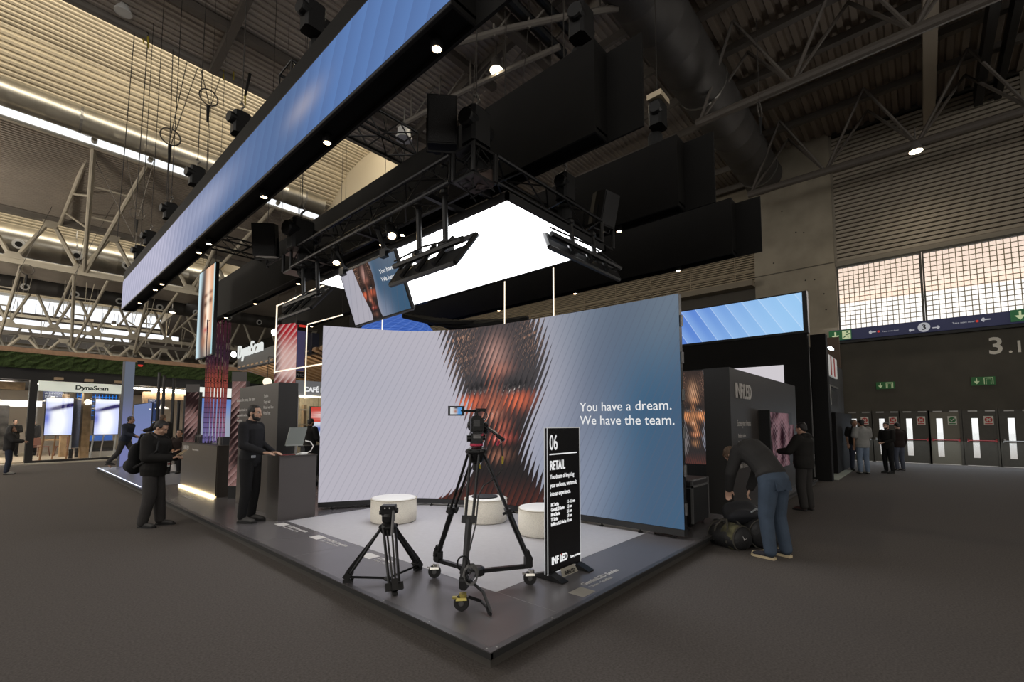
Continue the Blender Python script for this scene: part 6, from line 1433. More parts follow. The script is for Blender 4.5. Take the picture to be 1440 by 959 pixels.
part('header', MB().box((6.65,15.95,2.62),(9.4,16.1,3.12)), mat('kiosk_header', (0.12,0.12,0.125), 0.5, emit=(0.3,0.3,0.3), strength=0.35), t); text_mesh('CAFÉ DULCE', 0.22, LETTER, (6.98,15.94,2.75), (1,0,0), (0,0,1), parent=t, bold=0.01)
part('header_light', MB().box((6.65,15.9,2.55),(9.4,16.0,2.60)), emission('kiosk_light', (1.0,0.9,0.7), 4), t)
for i in range(16): part('cream_board', MB().box((6.62+0.17*i,16.6,0.1),(6.77+0.17*i,16.65,2.6)), mat('kiosk_cream', (0.6,0.52,0.36), 0.6, var=0.1), t)
part('shelf_rail', MB().box((6.6,16.2,2.1),(9.4,16.25,2.14)).box((6.6,16.2,1.6),(9.4,16.25,1.62)), PALESTEEL, t); part('side_post', MB().box((7.15,16.3,1.0),(7.25,16.5,2.3)), mat('kiosk_post', (0.28,0.2,0.12), 0.6), t)
h = thing('menu_screen', 'red and white menu screen on the cafe kiosk', 'screen', (7.1,15.4,1.5))
def paint_m(nt, u, v):
    c = mixc(nt, v.step(0.48,0.5), (0.75,0.78,0.85), (0.62,0.07,0.05)); c = mixc(nt, gauss(u, v, 0.5, 0.72, 0.45, 0.1)*((v*22).frac().step(0.4,0.6))*1.6, c, (0.95,0.9,0.85)); return mixc(nt, gauss(u, v, 0.3, 0.25, 0.3, 0.12), c, (0.05,0.10,0.4))
mb = MB().quad((7.0,15.4,1.2),(8.2,15.4,1.2),(8.2,15.4,2.2),(7.0,15.4,2.2)); mb.uv = [(0,0),(1,0),(1,1),(0,1)]; part('face', mb, screen_mat('menu_art', paint_m, 0.9), h); part('cabinet', MB().box((6.98,15.42,1.18),(8.22,15.5,2.22)), BLACKP, h); part('post', MB().box((7.5,15.44,0),(7.6,15.5,1.18)), BLACKP, h)
# hanging banners behind the neon frame
h = thing('red_banner', 'hanging LED banner with a red and white fluted pattern, inside the outline frame', 'LED banner', (5.1,13.0,2.6))
mb = MB().quad((4.95,13.2,2.55),(5.40,12.9,2.55),(5.40,12.9,4.45),(4.95,13.2,4.35)); mb.uv = [(0,0),(0.5,0),(0.5,1.9),(0,1.9)]
def paint_r(nt, u, v):
    f = ((u*0.8-v*0.5)*9).frac(); c = mixc(nt, v.step(1.7,0.9), (0.45,0.02,0.03), (0.78,0.5,0.45)); c = mixc(nt, u.step(0.2,0.0), c, (0.06,0.03,0.03)); c = mixc(nt, v.step(0.5,0.2), c, (0.25,0.08,0.07)); return mixc(nt, f.step(0.4,1.0)*0.6, c, (0.9,0.72,0.68))
part('led_face', mb, screen_mat('red_banner_art', paint_r, 0.75), h); part('cabinet', MB().prism([(4.95,13.21,2.54),(5.40,12.91,2.54),(5.40,12.91,4.46),(4.95,13.21,4.36)], (0.04,0.06,0)), BLACKP, h); part('suspension_wire', MB().tube((5.0,13.2,4.36),(5.0,13.2,13.7),0.006,n=4).tube((5.38,12.95,4.44),(5.38,12.95,13.7),0.006,n=4), WIRE, h)
h = thing('violet_banner', 'dim violet hanging banner right of the red fluted banner', 'banner', (6.7,16.0,3.5)); part('suspension_wire', MB().tube((6.6,16,4.85),(6.6,16,13.2),0.006,n=4), WIRE, h); part('cloth', MB().box((6.55,15.98,3.45),(6.98,16.02,4.85)), mat('violet_cloth', (0.09,0.08,0.17), 0.7, emit=(0.09,0.08,0.17), strength=0.4), h); part('lower_panel', MB().box((6.55,15.95,3.2),(6.98,15.98,3.42)), mat('stand_panel', (0,0,0)), h); text_mesh('SPMC', 0.14, PRINT, (6.62,15.94,3.25), (1,0,0), (0,0,1), parent=h)
h = thing('warning_lamp', 'small red warning lamp beside the red fluted banner', 'lamp', (5.55,12.9,4.35)); part('lens', MB().box((-0.08,-0.04,0),(0.08,0.04,0.05)), emission('red_dot', (0,0,0)), h, world=False); part('housing', MB().box((-0.19,-0.06,0.05),(0.1,0.06,0.16)), BLACKP, h, world=False)
# dark background block behind stand, beyond the LED wall
solo('storage_block', MB().box((5.0,9.6,0.14),(5.6,10.4,2.2)), BLACK, 'plain black storage block behind the LED wall, beside the desk', 'block')

# ================================================================== PEOPLE
def remeshed(name, mb, voxel, m_, parent, smooth_it=4, label=None):
    me = bpy.data.meshes.new(name); me.from_pydata([tuple(p) for p in mb.v], [], mb.f); me.update()
    tmp = link(bpy.data.objects.new(name, me))
    r = tmp.modifiers.new('r', 'REMESH'); r.mode = 'VOXEL'; r.voxel_size = voxel; r.use_smooth_shade = True
    s = tmp.modifiers.new('s', 'SMOOTH'); s.iterations = smooth_it; s.factor = 0.5
    dg = bpy.context.evaluated_depsgraph_get()
    me2 = bpy.data.meshes.new_from_object(tmp.evaluated_get(dg))
    bpy.data.objects.remove(tmp); bpy.data.meshes.remove(me)
    me2.materials.clear(); me2.materials.append(m_); me2.name = name
    me2.polygons.foreach_set('use_smooth', [True]*len(me2.polygons))
    o = link(bpy.data.objects.new(name, me2)); o.parent = parent
    if label: o['label'] = label
    return o

def skin_mat(c): return mat('skin_%d_%d' % (int(c[0]*100), int(c[1]*100)), c, 0.5)
SK1, SK2, SK3 = skin_mat((0.48,0.29,0.20)), skin_mat((0.36,0.20,0.13)), skin_mat((0.55,0.34,0.25))
HAIRB = mat('black_hair', (0.012,0.010,0.009), 0.55, bump=0.5, scale=60); HAIRG = mat('grey_hair', (0.17,0.15,0.13), 0.6, bump=0.4, scale=60); HAIRBR = mat('brown_hair', (0.10,0.06,0.035), 0.6, bump=0.4, scale=60)
def cloth(n, c, r=0.85, var=0.12): return mat(n, c, r, var=var, scale=7, bump=0.25, spec=0.25)

def person(label, loc, face, H=1.75, skin=SK1, hair=HAIRB, top=None, bottom=None, shoes=None, pose=None, voxel=0.010, sleeves='long', puff=0.028, long_hair=False, beard=False, sole=None, hood=None, loose=1.0, wide=1.0, hem=0.10):
    """face: direction the person faces on the ground. pose: joint overrides in a frame with x right, y forward, z up, for 1.75 m"""
    yaw = math.atan2(-face[0], face[1])
    t = thing('person', label, 'person', loc, yaw)
    J = dict(pelvis=(0,0,0.95), waist=(0,0.01,1.08), ribs=(0,0.01,1.24), chest=(0,0.0,1.38), nbase=(0,-0.015,1.475), neck=(0,0.0,1.525), head=(0,0.03,1.635),
             shL=(-0.175,-0.005,1.425), shR=(0.175,-0.005,1.425), elL=(-0.225,-0.03,1.15), elR=(0.225,-0.03,1.15), wrL=(-0.22,0.06,0.90), wrR=(0.22,0.06,0.90),
             hiL=(-0.085,0,0.92), hiR=(0.085,0,0.92), knL=(-0.10,0.02,0.50), knR=(0.10,0.02,0.50), anL=(-0.105,-0.03,0.085), anR=(0.105,-0.03,0.085), toeL=None, toeR=None,
             hdL=None, hdR=None, turn=0.0, nod=0.0, roll=0.0, curl=0.5)
    J.update(pose or {}); k = H/1.75
    for q, v in list(J.items()):
        if isinstance(v, tuple): J[q] = V(v)*k
    lat = V((1,0,0))
    if 'twist' in J: lat = V((math.cos(J['twist']), math.sin(J['twist']), 0))
    sp = [J['pelvis']-(J['waist']-J['pelvis']).normalized()*hem*k, J['pelvis'], J['waist'], J['ribs'], J['chest'], J['chest'].lerp(J['nbase'],0.62), J['nbase'], J['neck']]
    def torso(rr, upto, low=0.0):
        rings = []; N = 18
        pts = list(sp)
        pts[0] = sp[0] - (sp[1]-sp[0]).normalized()*low
        for i in range(upto):
            a = pts[max(i-1,0)]; b = pts[min(i+1,len(pts)-1)]; tg = (b-a).normalized(); fw = tg.cross(lat).normalized()
            rx, ry = rr[i][0]*k, rr[i][1]*k
            rings.append([pts[i] + lat*(math.cos(2*PI*j/N)*rx) + fw*(math.sin(2*PI*j/N)*ry) for j in range(N)])
        return MB().loft(rings)
    base = [(0.13,0.10),(0.165,0.118),(0.142,0.105),(0.155,0.115),(0.178,0.122),(0.150,0.095),(0.075,0.07),(0.056,0.06)]
    HM = Matrix.Translation(J['head']) @ Matrix.Rotation(J['turn'],4,'Z') @ Matrix.Rotation(J['nod'],4,'X') @ Matrix.Rotation(J['roll'],4,'Y') @ Matrix.Scale(k,4)
    def hp(p): return HM @ V(p)
    R3 = HM.to_3x3().normalized()
    def hball(mb, c, r): mb.ball(hp(c), tuple(x*k for x in r), 16, 10, R3)
    # --- the body: one continuous surface
    b = torso(base, 8)
    hball(b,(0,-0.012,0.025),(0.074,0.094,0.092)); hball(b,(0,0.022,-0.045),(0.060,0.068,0.065)); hball(b,(0,0.058,-0.098),(0.030,0.026,0.020)); hball(b,(0,0.072,0.022),(0.050,0.018,0.012))
    b.capsule(hp((0,0.084,0.015)), hp((0,0.106,-0.034)), 0.009*k, 0.0145*k, 8); hball(b,(-0.011,0.094,-0.038),(0.010,0.010,0.008)); hball(b,(0.011,0.094,-0.038),(0.010,0.010,0.008))
    hball(b,(0,0.082,-0.066),(0.023,0.010,0.0065)); hball(b,(0,0.080,-0.078),(0.020,0.010,0.0065))
    for s in (-1,1): hball(b,(0.074*s,-0.008,-0.018),(0.012,0.020,0.031)); hball(b,(0.036*s,0.060,-0.030),(0.024,0.020,0.020))
    b.capsule(J['nbase'], hp((0,-0.02,-0.07)), 0.058*k, 0.052*k, 14)
    for S in 'LR':
        sh, el, wr, hi, kn, an = (J[q+S] for q in ('sh','el','wr','hi','kn','an'))
        b.capsule(sh, el, 0.052*k, 0.040*k, 12); b.capsule(el, wr, 0.040*k, 0.026*k, 12)
        b.capsule(hi, kn, 0.083*k, 0.054*k, 12); b.capsule(kn, an, 0.052*k, 0.036*k, 12)
        # hand: palm, four unequal fingers with a knuckle bend, a thumb from the side of the palm
        d = (V(J['hd'+S]) if J['hd'+S] is not None else (wr-el)).normalized(); side = 1 if S == 'R' else -1
        across = d.cross(V((0,0,1))); across = (lat if across.length < 0.2 else across.normalized()); nn = across.cross(d).normalized()
        if J.get('palm'+S) is not None: nn = V(J['palm'+S]).normalized(); across = d.cross(nn).normalized()
        pc = wr + d*0.045*k
        b.obox(pc, d*0.047*k, across*0.039*k, nn*0.014*k); cu = J['curl']
        for i, (o_, L_) in enumerate(((-0.031,0.062),(-0.011,0.075),(0.010,0.071),(0.030,0.056))):
            p0 = wr + d*0.088*k + across*o_*k; p1 = p0 + (d*math.cos(cu*0.6) - nn*math.sin(cu*0.6))*L_*0.55*k; p2 = p1 + (d*math.cos(cu*1.5) - nn*math.sin(cu*1.5))*L_*0.5*k
            b.capsule(p0, p1, 0.0095*k, 0.0085*k, 8); b.capsule(p1, p2, 0.0085*k, 0.007*k, 8)
        th = across*(-side if (across.dot(lat)) > 0 else side)
        q0 = wr + d*0.03*k + th*0.034*k; q1 = q0 + (d*0.7+th*0.7)*0.035*k; q2 = q1 + (d*0.95+th*0.2-nn*0.2)*0.03*k
        b.capsule(q0, q1, 0.012*k, 0.010*k, 8); b.capsule(q1, q2, 0.010*k, 0.008*k, 8)
        toe = J['toe'+S] or (an + V((0, 0.15*k, -an.z+0.02*k if False else -0.055*k)))
        J['toe'+S] = toe; b.capsule(an - V((0,0,0.02*k)), toe, 0.036*k, 0.028*k, 10)
    remeshed('body', b, max(0.0065, voxel*0.75), skin, t, 3)
    e = MB(); ey = MB()
    for s in (-1,1): ey.ball(hp((0.031*s,0.0755,0.0)), (0.0105*k,0.0105*k,0.006*k), 10, 6, R3); e.ball(hp((0.031*s,0.0845,0.0)), (0.0056*k,0.003*k,0.0056*k), 8, 5, R3)
    part('eyes', ey, mat('eye_white', (0.6,0.58,0.55), 0.3), t, smooth=True, world=False); part('pupils', e, mat('pupil_dark', (0.01,0.008,0.006), 0.2), t, smooth=True, world=False)
    eb = MB()
    for s in (-1,1): eb.capsule(hp((0.016*s,0.0885,0.021)), hp((0.046*s,0.078,0.024)), 0.0045*k, 0.0035*k, 6)
    part('eyebrows', eb, hair, t, smooth=True, world=False)
    # --- hair
    h = MB(); hball(h,(0,-0.030,0.036),(0.083,0.090,0.088)); hball(h,(0,0.020,0.084),(0.058,0.046,0.030)); hball(h,(0,-0.066,-0.02),(0.064,0.048,0.058))
    for s in (-1,1): hball(h,(0.066*s,0.012,0.03),(0.018,0.03,0.034))
    if long_hair:
        h.capsule(hp((0,-0.05,0.0)), hp((0,-0.075,-0.25)), 0.082*k, 0.085*k, 12)
        for s in (-1,1): h.capsule(hp((0.062*s,-0.01,0.02)), hp((0.075*s,-0.02,-0.20)), 0.036*k, 0.04*k, 10)
    remeshed('hair', h, voxel*0.8, hair, t, 2)
    if beard:
        h = MB(); hball(h,(0,0.030,-0.078),(0.060,0.058,0.046)); hball(h,(0,0.062,-0.096),(0.036,0.030,0.028))
        for s in (-1,1): hball(h,(0.060*s,0.012,-0.045),(0.013,0.022,0.035))
        remeshed('beard', h, voxel*0.8, hair, t, 2)
    # --- garments
    lo = puff
    if hem < 0.05: sp[0] = J['pelvis'].lerp(J['waist'], 0.35); sp[1] = J['pelvis'].lerp(J['waist'], 0.6)
    j = torso([(a+lo*1.1*loose, c+lo*1.1*loose) for a, c in base[:6]] + [(0.088,0.084),(0.069,0.070)], 8, 0.02*k)
    for S in 'LR':
        sh, el, wr = (J[q+S] for q in ('sh','el','wr')); d = (wr-el)
        if sleeves == 'long':
            j.capsule(sh, el, (0.056+lo)*k, (0.046+lo*0.8)*k, 14); j.capsule(el, wr - d*0.06, (0.046+lo*0.8)*k, (0.036+lo*0.55)*k, 14)
        else:
            j.capsule(sh, sh.lerp(el, 0.72), (0.056+lo)*k, (0.056+lo)*k, 14)
    if hood: 
        hm = V(J['nbase']); j.capsule(hm + V((-0.075,-0.045,0.02))*k, hm + V((0.075,-0.045,0.02))*k, 0.055*k, 0.055*k); j.capsule(hm + V((0,-0.08,0.0))*k, hm + V((0,-0.085,-0.07))*k, 0.07*k, 0.05*k)
    remeshed('jacket' if sleeves == 'long' else 'shirt', j, voxel, top, t, 4)
    sp[0] = J['pelvis']-V((0,0,0.10*k)); sp[1] = J['pelvis']
    p = torso([(0.155*wide,0.125*wide),(0.182*wide,0.138*wide),(0.160*wide,0.125*wide)], 3)
    for S in 'LR':
        hi, kn, an = (J[q+S] for q in ('hi','kn','an'))
        p.capsule(hi, kn, 0.104*k*wide, 0.077*k*loose, 14); p.capsule(kn, an + (kn-an)*0.02, 0.075*k*loose, 0.062*k*loose, 14)
    remeshed('trousers', p, voxel, bottom, t, 4)
    for S in 'LR':
        an, toe = J['an'+S], J['toe'+S]; f = (toe-an); f.z = 0; f.normalize(); u = V((0,0,1)); sd = f.cross(u); z0 = min(an.z-0.085*k, toe.z-0.03*k)
        s_ = MB(); gz = max(0.0, an.z - 0.085*k)
        c0 = V((an.x, an.y, gz)) - f*0.045*k; L_ = 0.275*k
        out = [(-0.01,0.030),(0.03,0.040),(0.10,0.041),(0.18,0.047),(0.24,0.040),(0.275,0.018)]
        def ring(sc, z, hs): return [c0 + f*(x*k) + sd*(y*sc*k) + u*(z+ (0.0 if x < 0.2 else 0)) for x, y in out] + [c0 + f*(x*k) - sd*(y*sc*k) + u*z for x, y in reversed(out)]
        so = part('shoe_sole', MB().loft([ring(1.0,0.0,1), ring(1.06,0.028*k,1)]), sole or RUBBER, t, world=False)
        up_ = MB().capsule(c0+f*0.045*k+u*0.05*k, c0+f*0.045*k+u*0.10*k, 0.044*k, 0.042*k, 12); up_.capsule(c0+f*0.05*k+u*0.055*k, c0+f*0.20*k+u*0.040*k, 0.042*k, 0.033*k, 12); up_.ball(c0+f*0.215*k+u*0.036*k, (0.045*k,0.045*k,0.026*k), 12, 8)
        remeshed('shoe', up_, voxel*0.8, shoes or RUBBER, t, 2)
    t['voxel'] = voxel; del t['voxel']
    return t, J, HM

Rv, Fv = V((0.668,-0.744,0)), V((0.744,0.668,0))
def mixdir(a, b): d = Rv*a + Fv*b; return (d.x, d.y)
BLKJ = cloth('black_jacket_cloth', (0.014,0.013,0.012)); DKJ = cloth('charcoal_jacket_cloth', (0.028,0.027,0.027)); NAVY = cloth('navy_cloth', (0.022,0.027,0.042)); JEAN = cloth('blue_denim', (0.048,0.068,0.10)); JEANL = cloth('light_denim', (0.17,0.22,0.30)); JEAND = cloth('dark_denim', (0.035,0.042,0.065)); GRYT = cloth('charcoal_trousers', (0.040,0.037,0.036)); BLKT = cloth('black_trousers', (0.010,0.010,0.011)); GRYS = cloth('light_grey_shirt', (0.28,0.28,0.27)); BROWNJ = cloth('dark_brown_sweater', (0.022,0.014,0.012))
CANV = mat('dark_canvas_shoe', (0.02,0.02,0.028), 0.8); CREAM = mat('cream_sole', (0.52,0.43,0.27), 0.6); GRYSH = mat('grey_shoe', (0.05,0.048,0.046), 0.7)

# young man with the backpack, looking at his phone
t, J, HM = person('person with a black backpack looking down at a phone, at left on the carpet', (1.70,9.30,0), mixdir(1.0,0.10), 1.70, SK1, HAIRB, BLKJ, GRYT, GRYSH,
    dict(chest=(0,0.02,1.38), nbase=(0,0.03,1.47), neck=(0,0.05,1.52), head=(0,0.085,1.62), nod=-0.5, elL=(-0.235,0.02,1.14), elR=(0.235,0.02,1.14), wrL=(-0.07,0.30,1.12), wrR=(0.08,0.31,1.12), hdL=(0.35,0.8,0.2), hdR=(-0.3,0.8,0.25), palmR=(0,0.3,1), palmL=(0,0.3,1), curl=0.9, knL=(-0.11,0.03,0.5), anL=(-0.13,0.06,0.085), anR=(0.10,-0.07,0.085), toeR=(0.12,0.09,0.03), toeL=(-0.14,0.22,0.03)), 0.009, puff=0.045, hood=True, loose=1.25)
hb = MB().capsule((-0.08,-0.06,1.46),(0.08,-0.06,1.46),0.05,0.05).capsule((0,-0.10,1.44),(0,-0.12,1.36),0.075,0.06).capsule((-0.09,-0.03,1.47),(-0.07,0.04,1.42),0.04,0.035).capsule((0.09,-0.03,1.47),(0.07,0.04,1.42),0.04,0.035)
remeshed('hood', hb, 0.009, cloth('grey_hood_cloth', (0.095,0.085,0.082)), t)
ph = thing('phone', 'pale phone held by the person with the backpack', 'phone', t.matrix_basis @ V((0.0,0.41,1.15)), t.rotation_euler[2])
part('case', MB().obox((0,0,0.02),(0.036,0,0),(0,0.062,0.045),(0,-0.003,0.004)), mat('phone_tan', (0.45,0.33,0.22), 0.4), ph, world=False); part('glass', MB().obox((0,-0.003,0.0245),(0.032,0,0),(0,0.056,0.0405),(0,-0.001,0.0012)), mat('phone_glass', (0.02,0.02,0.025), 0.1), ph, world=False)
bp = thing('backpack', 'black backpack with a small orange mark worn by the person with the phone', 'backpack', t.location, t.rotation_euler[2])
b = MB().ball((0,-0.265,1.13),(0.155,0.095,0.21),18,12).ball((0,-0.29,0.98),(0.16,0.11,0.15),18,12).ball((0,-0.37,0.97),(0.11,0.05,0.11),14,8); remeshed('pack_body', b, 0.011, cloth('black_pack_cloth', (0.012,0.012,0.013)), bp)
for s in (-1,1): part('shoulder_strap', MB().path([(0.09*s,-0.20,1.32),(0.125*s,-0.13,1.47),(0.145*s,0.0,1.485),(0.15*s,0.135,1.36),(0.17*s,0.14,1.22),(0.20*s,0.0,1.05),(0.16*s,-0.2,0.95)], 0.02, 6), BLACKM, bp, world=False)
part('front_pocket', MB().ball((0,-0.40,0.97),(0.09,0.035,0.09),14,8), mat('pack_pocket', (0.02,0.02,0.021), 0.7), bp, smooth=True, world=False)
part('orange_mark', MB().obox((-0.06,-0.425,1.03),(0.03,0.006,0.004),(0,0.003,0),(0.0,0.0,0.010)), mat('orange_tag', (0,0,0)), bp, world=False); part('orange_mark', MB().obox((-0.11,-0.33,1.12),(0.012,0.006,0),(0,0.003,0),(0,0,0.02)), mat('sign_red', (0,0,0)), bp, world=False)
part('grab_loop', MB().path([(-0.03,-0.22,1.34),(0,-0.22,1.38),(0.03,-0.22,1.34)], 0.01, 5), BLACKM, bp, world=False)
bd = thing('badge', 'small white badge hanging before the person with the backpack', 'badge', t.matrix_basis @ V((0.03,0.235,0.99)), t.rotation_euler[2]); part('card', MB().box((-0.03,0,-0.04),(0.03,0.004,0.04)), WHITEP, bd, world=False); part('red_band', MB().box((-0.03,0.004,-0.01),(0.03,0.006,0.015)), mat('sign_red', (0,0,0)), bd, world=False); part('cord', MB().tube((0,0,0.04),(-0.02,-0.03,0.3),0.004,n=4), BLACKM, bd, world=False)

# bearded man at the desk
t, J, HM = person('person in black with a beard standing at the dark desk, hand on the keyboard', (2.63,7.82,0.14), mixdir(0.97,-0.1), 1.79, SK1, HAIRB, cloth('black_fleece', (0.014,0.014,0.016)), BLKT, GRYSH,
    dict(nod=-0.05, head=(0,0.045,1.635), elR=(0.235,0.04,1.15), wrR=(0.16,0.32,1.045), hdR=(-0.1,0.97,-0.12), palmR=(0,0,1), elL=(-0.235,0.0,1.15), wrL=(-0.12,0.28,1.03), hdL=(0.15,0.95,-0.1), palmL=(0,0,1), curl=0.35), 0.009, puff=0.022, beard=True)
b = MB().box((0.10,0.13,0.985),(0.17,0.155,1.02)); part('belt_tag', b, mat('reflective_grey', (0,0,0)), t, world=False)

# person bending over the bags
t, J, HM = person('person in dark jacket and blue jeans bending down over the black bags', (6.50,1.46,0), mixdir(-0.36,0.93), 1.76, SK3, HAIRBR, DKJ, JEAN, CANV,
    dict(pelvis=(0,-0.03,0.93), waist=(0,0.04,1.06), ribs=(0,0.17,1.20), chest=(0,0.31,1.29), nbase=(0,0.40,1.32), neck=(0,0.45,1.30), head=(-0.03,0.575,1.20), nod=-1.25, turn=0.25,
         shL=(-0.175,0.34,1.27), shR=(0.175,0.34,1.27), elL=(-0.22,0.42,0.99), elR=(0.22,0.40,0.99), wrL=(-0.16,0.52,0.76), wrR=(0.15,0.46,0.76), hdL=(0.2,0.3,-0.9), hdR=(-0.2,0.25,-0.9), curl=0.8,
         hiL=(-0.09,-0.03,0.91), hiR=(0.09,-0.03,0.91), knL=(-0.12,0.0,0.49), knR=(0.12,0.02,0.49), anL=(-0.14,-0.06,0.085), anR=(0.13,-0.06,0.085), toeL=(-0.18,0.10,0.03), toeR=(0.11,0.11,0.03)), 0.009, puff=0.034, sole=CREAM, loose=1.15, wide=1.14, hem=0.02)
for sx in (-0.13,0.12): part('laces', MB().path([(sx-0.03,0.02,0.085),(sx+0.02,0.05,0.08),(sx-0.03,0.07,0.07),(sx+0.02,0.09,0.065)], 0.006, 5), CREAM, t, world=False); part('toe_cap', MB().ball((sx-(0.035 if sx < 0 else 0.015),0.135,0.032),(0.042,0.045,0.028),12,8), CREAM, t, smooth=True, world=False)
for s in (-1,1): part('back_pocket', MB().obox((0.075*s,-0.162,0.885),(0.05,0.0,0),(0,0.006,0.0),(0,0.012,0.055)), cloth('denim_pocket', (0.038,0.055,0.083)), t, world=False)
part('waistband', MB().path([(0.168*math.cos(a), 0.005+0.13*math.sin(a)-0.02, 1.0+0.035*math.sin(a)) for a in [i*PI/12 for i in range(25)]], 0.014, 6), cloth('denim_pocket', (0,0,0)), t, world=False)

# person at the mosaic display
person('person in black hooded jacket reaching towards the mosaic display', (10.3,1.75,0), mixdir(-0.45,0.9), 1.66, SK1, HAIRB, BLKJ, cloth('dark_chino', (0.028,0.026,0.025)), mat('dark_red_shoe', (0.05,0.02,0.018), 0.7),
    dict(elL=(-0.27,0.12,1.18), wrL=(-0.22,0.36,1.16), hdL=(0.1,0.9,0.15), elR=(0.27,0.03,1.15), wrR=(0.2,0.22,1.02), nod=-0.15), 0.012, puff=0.045, hood=True, loose=1.2)
# four people near the exit doors
def lanyard(t, label, col):
    o = thing('lanyard_badge', label, 'badge', t.matrix_basis @ V((0.02,0.165,1.17)), t.rotation_euler[2]); part('card', MB().box((-0.06,0,-0.09),(0.06,0.005,0.05)), WHITEP, o, world=False); part('band', MB().box((-0.06,0.005,0.01),(0.06,0.008,0.05)), mat('badge_blue', (0.03,0.2,0.45), 0.5), o, world=False); part('cord', MB().tube((-0.02,0,0.05),(-0.08,-0.04,0.3),0.008,n=4).tube((0.02,0,0.05),(0.05,-0.04,0.3),0.008,n=4), WHITEP, o, world=False)
t, J, HM = person('person with grey hair, black polo shirt and lanyard, leftmost of the four by the doors', (20.1,1.85,0), mixdir(-0.35,-0.9), 1.78, SK2, HAIRG, BLKJ, JEAND, RUBBER, dict(elL=(-0.24,0.08,1.16), wrL=(-0.06,0.22,1.33), hdL=(0.3,0.1,0.9), turn=0.5), 0.014, sleeves='short'); lanyard(t, 'white and blue badge on the lanyard of the grey-haired person', None)
person('person in light grey shirt and light jeans, back turned, by the exit doors', (19.0,1.55,0), mixdir(0.15,0.98), 1.77, SK2, HAIRB, GRYS, JEANL, mat('pale_shoe', (0.35,0.34,0.31), 0.7), dict(elR=(0.25,0.08,1.14), wrR=(0.16,0.26,1.06), elL=(-0.26,-0.03,1.15)), 0.014, sleeves='short', puff=0.045)
person('bearded person all in black in profile, between grey shirt and brown sweater', (19.8,0.95,0), mixdir(-0.9,-0.25), 1.68, SK3, HAIRB, BLKJ, BLKT, RUBBER, dict(nod=-0.25, elL=(-0.22,0.05,1.14), wrL=(-0.08,0.24,1.06), elR=(0.22,0.05,1.14), wrR=(0.08,0.24,1.06)), 0.014, beard=True)
person('person in dark brown sweater and grey blue jeans, rightmost of the four by the doors', (21.2,0.72,0), mixdir(0.1,0.99), 1.66, SK3, HAIRB, BROWNJ, cloth('slate_denim', (0.075,0.085,0.115)), mat('pale_shoe', (0,0,0)), dict(nod=-0.4, elL=(-0.26,0.02,1.15), wrL=(-0.15,0.22,1.05)), 0.014, puff=0.04)
# far left
person('person with long dark hair, dark jacket and jeans, at the far left edge', (0.24,22.1,0), mixdir(0.75,0.65), 1.58, SK2, HAIRB, DKJ, JEAND, mat('pale_shoe', (0,0,0)), dict(elR=(0.25,0.12,1.2), wrR=(0.2,0.36,1.18), elL=(-0.22,0.08,1.18), wrL=(-0.1,0.3,1.15)), 0.014, long_hair=True, puff=0.04)
person('person in navy shirt walking across the far end of the stage', (2.82,19.9,0.14), mixdir(0.98,0.1), 1.75, SK2, HAIRB, NAVY, GRYT, RUBBER, dict(waist=(0,0.05,1.08), ribs=(0,0.07,1.24), chest=(0,0.09,1.38), nbase=(0,0.10,1.475), neck=(0,0.12,1.52), head=(0,0.16,1.625), shL=(-0.175,0.09,1.42), shR=(0.175,0.09,1.42), knL=(-0.1,0.22,0.52), anL=(-0.1,0.22,0.10), knR=(0.1,-0.12,0.52), anR=(0.1,-0.42,0.22), toeR=(0.1,-0.33,0.07), elL=(-0.22,0.0,1.16), wrL=(-0.2,0.22,1.05), elR=(0.22,0.16,1.16), wrR=(0.16,0.40,1.1)), 0.013)
person('person in black coat seen from behind, gesturing left on the far stage', (3.75,19.6,0.14), mixdir(-0.3,0.95), 1.80, SK2, HAIRBR, BLKJ, BLKT, RUBBER, dict(elL=(-0.34,0.1,1.26), wrL=(-0.58,0.24,1.22), hdL=(-0.7,0.5,0.2), turn=-0.3), 0.013, puff=0.05, loose=1.2)
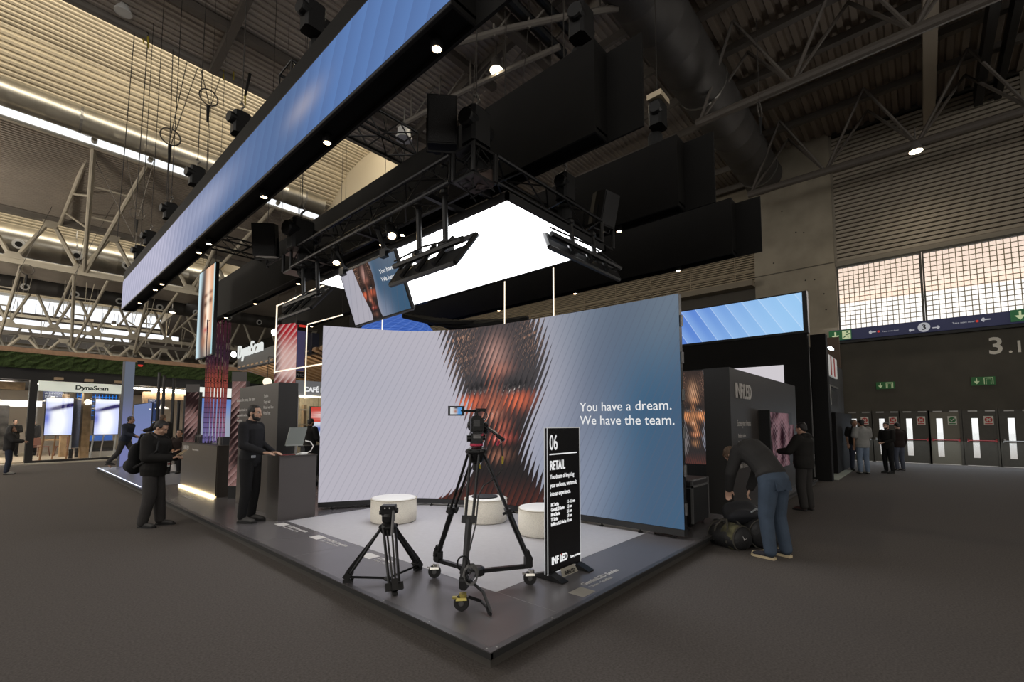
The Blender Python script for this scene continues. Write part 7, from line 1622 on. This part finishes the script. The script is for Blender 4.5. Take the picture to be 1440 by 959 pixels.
person('person in dark clothes seated low behind the person with the backpack', (3.75,17.2,0.14), mixdir(0.3,-0.95), 1.70, SK2, HAIRB, BROWNJ, BLKT, RUBBER, dict(pelvis=(0,-0.05,0.55), waist=(0,-0.05,0.68), ribs=(0,-0.03,0.84), chest=(0,0.0,0.98), nbase=(0,0.0,1.075), neck=(0,0.02,1.125), head=(0,0.05,1.235), shL=(-0.175,-0.005,1.025), shR=(0.175,-0.005,1.025), elL=(-0.24,0.05,0.76), elR=(0.24,0.05,0.76), wrL=(-0.1,0.28,0.72), wrR=(0.1,0.28,0.72), hiL=(-0.1,0,0.52), hiR=(0.1,0,0.52), knL=(-0.14,0.42,0.52), knR=(0.14,0.42,0.52), anL=(-0.14,0.38,0.085), anR=(0.14,0.38,0.085)), 0.013)
s_ = thing('stool', 'black stool under the seated person on the far stage', 'stool', (3.78,17.28,0.14)); part('seat', MB().lathe([(0.2,0.40),(0.22,0.42),(0.22,0.46),(0.18,0.47)], (0,0,0), 20), BLACKP, s_, world=False); part('post', MB().tube((0,0,0.02),(0,0,0.41),0.03), BLACKM, s_, world=False); part('base', MB().lathe([(0.24,0),(0.24,0.015),(0.04,0.04)], (0,0,0), 22), BLACKM, s_, world=False)
person('person in black seen from behind at the cafe menu screen', (6.35,14.0,0.0), mixdir(0.35,0.93), 1.80, SK2, HAIRB, BLKJ, BLKT, RUBBER, dict(elR=(0.24,0.05,1.15), wrR=(0.16,0.28,1.05)), 0.013, beard=True, puff=0.04)
t_ = thing('black_counter', 'black counter before the person at the cafe', 'counter', (6.5,13.2,0)); part('body', MB().box((5.9,13.3,0),(7.0,13.6,0.95)), BLACKP, t_); part('top', MB().box((5.85,13.25,0.95),(7.05,13.65,1.0)), BLACKM, t_)
bl = booth_pt(0.25,5.0,0.1)
person('person in black standing inside the far booth, left of the easel display', bl, (0.2,-1), 1.72, SK3, HAIRB, BLKJ, BLKT, RUBBER, dict(elL=(-0.2,0.1,1.18), wrL=(-0.02,0.22,1.2)), 0.016)
person('second person in black inside the far booth, behind the easel display', booth_pt(0.9,5.2,0.1), (-0.2,-1), 1.68, SK2, HAIRBR, DKJ, BLKT, RUBBER, None, 0.016)
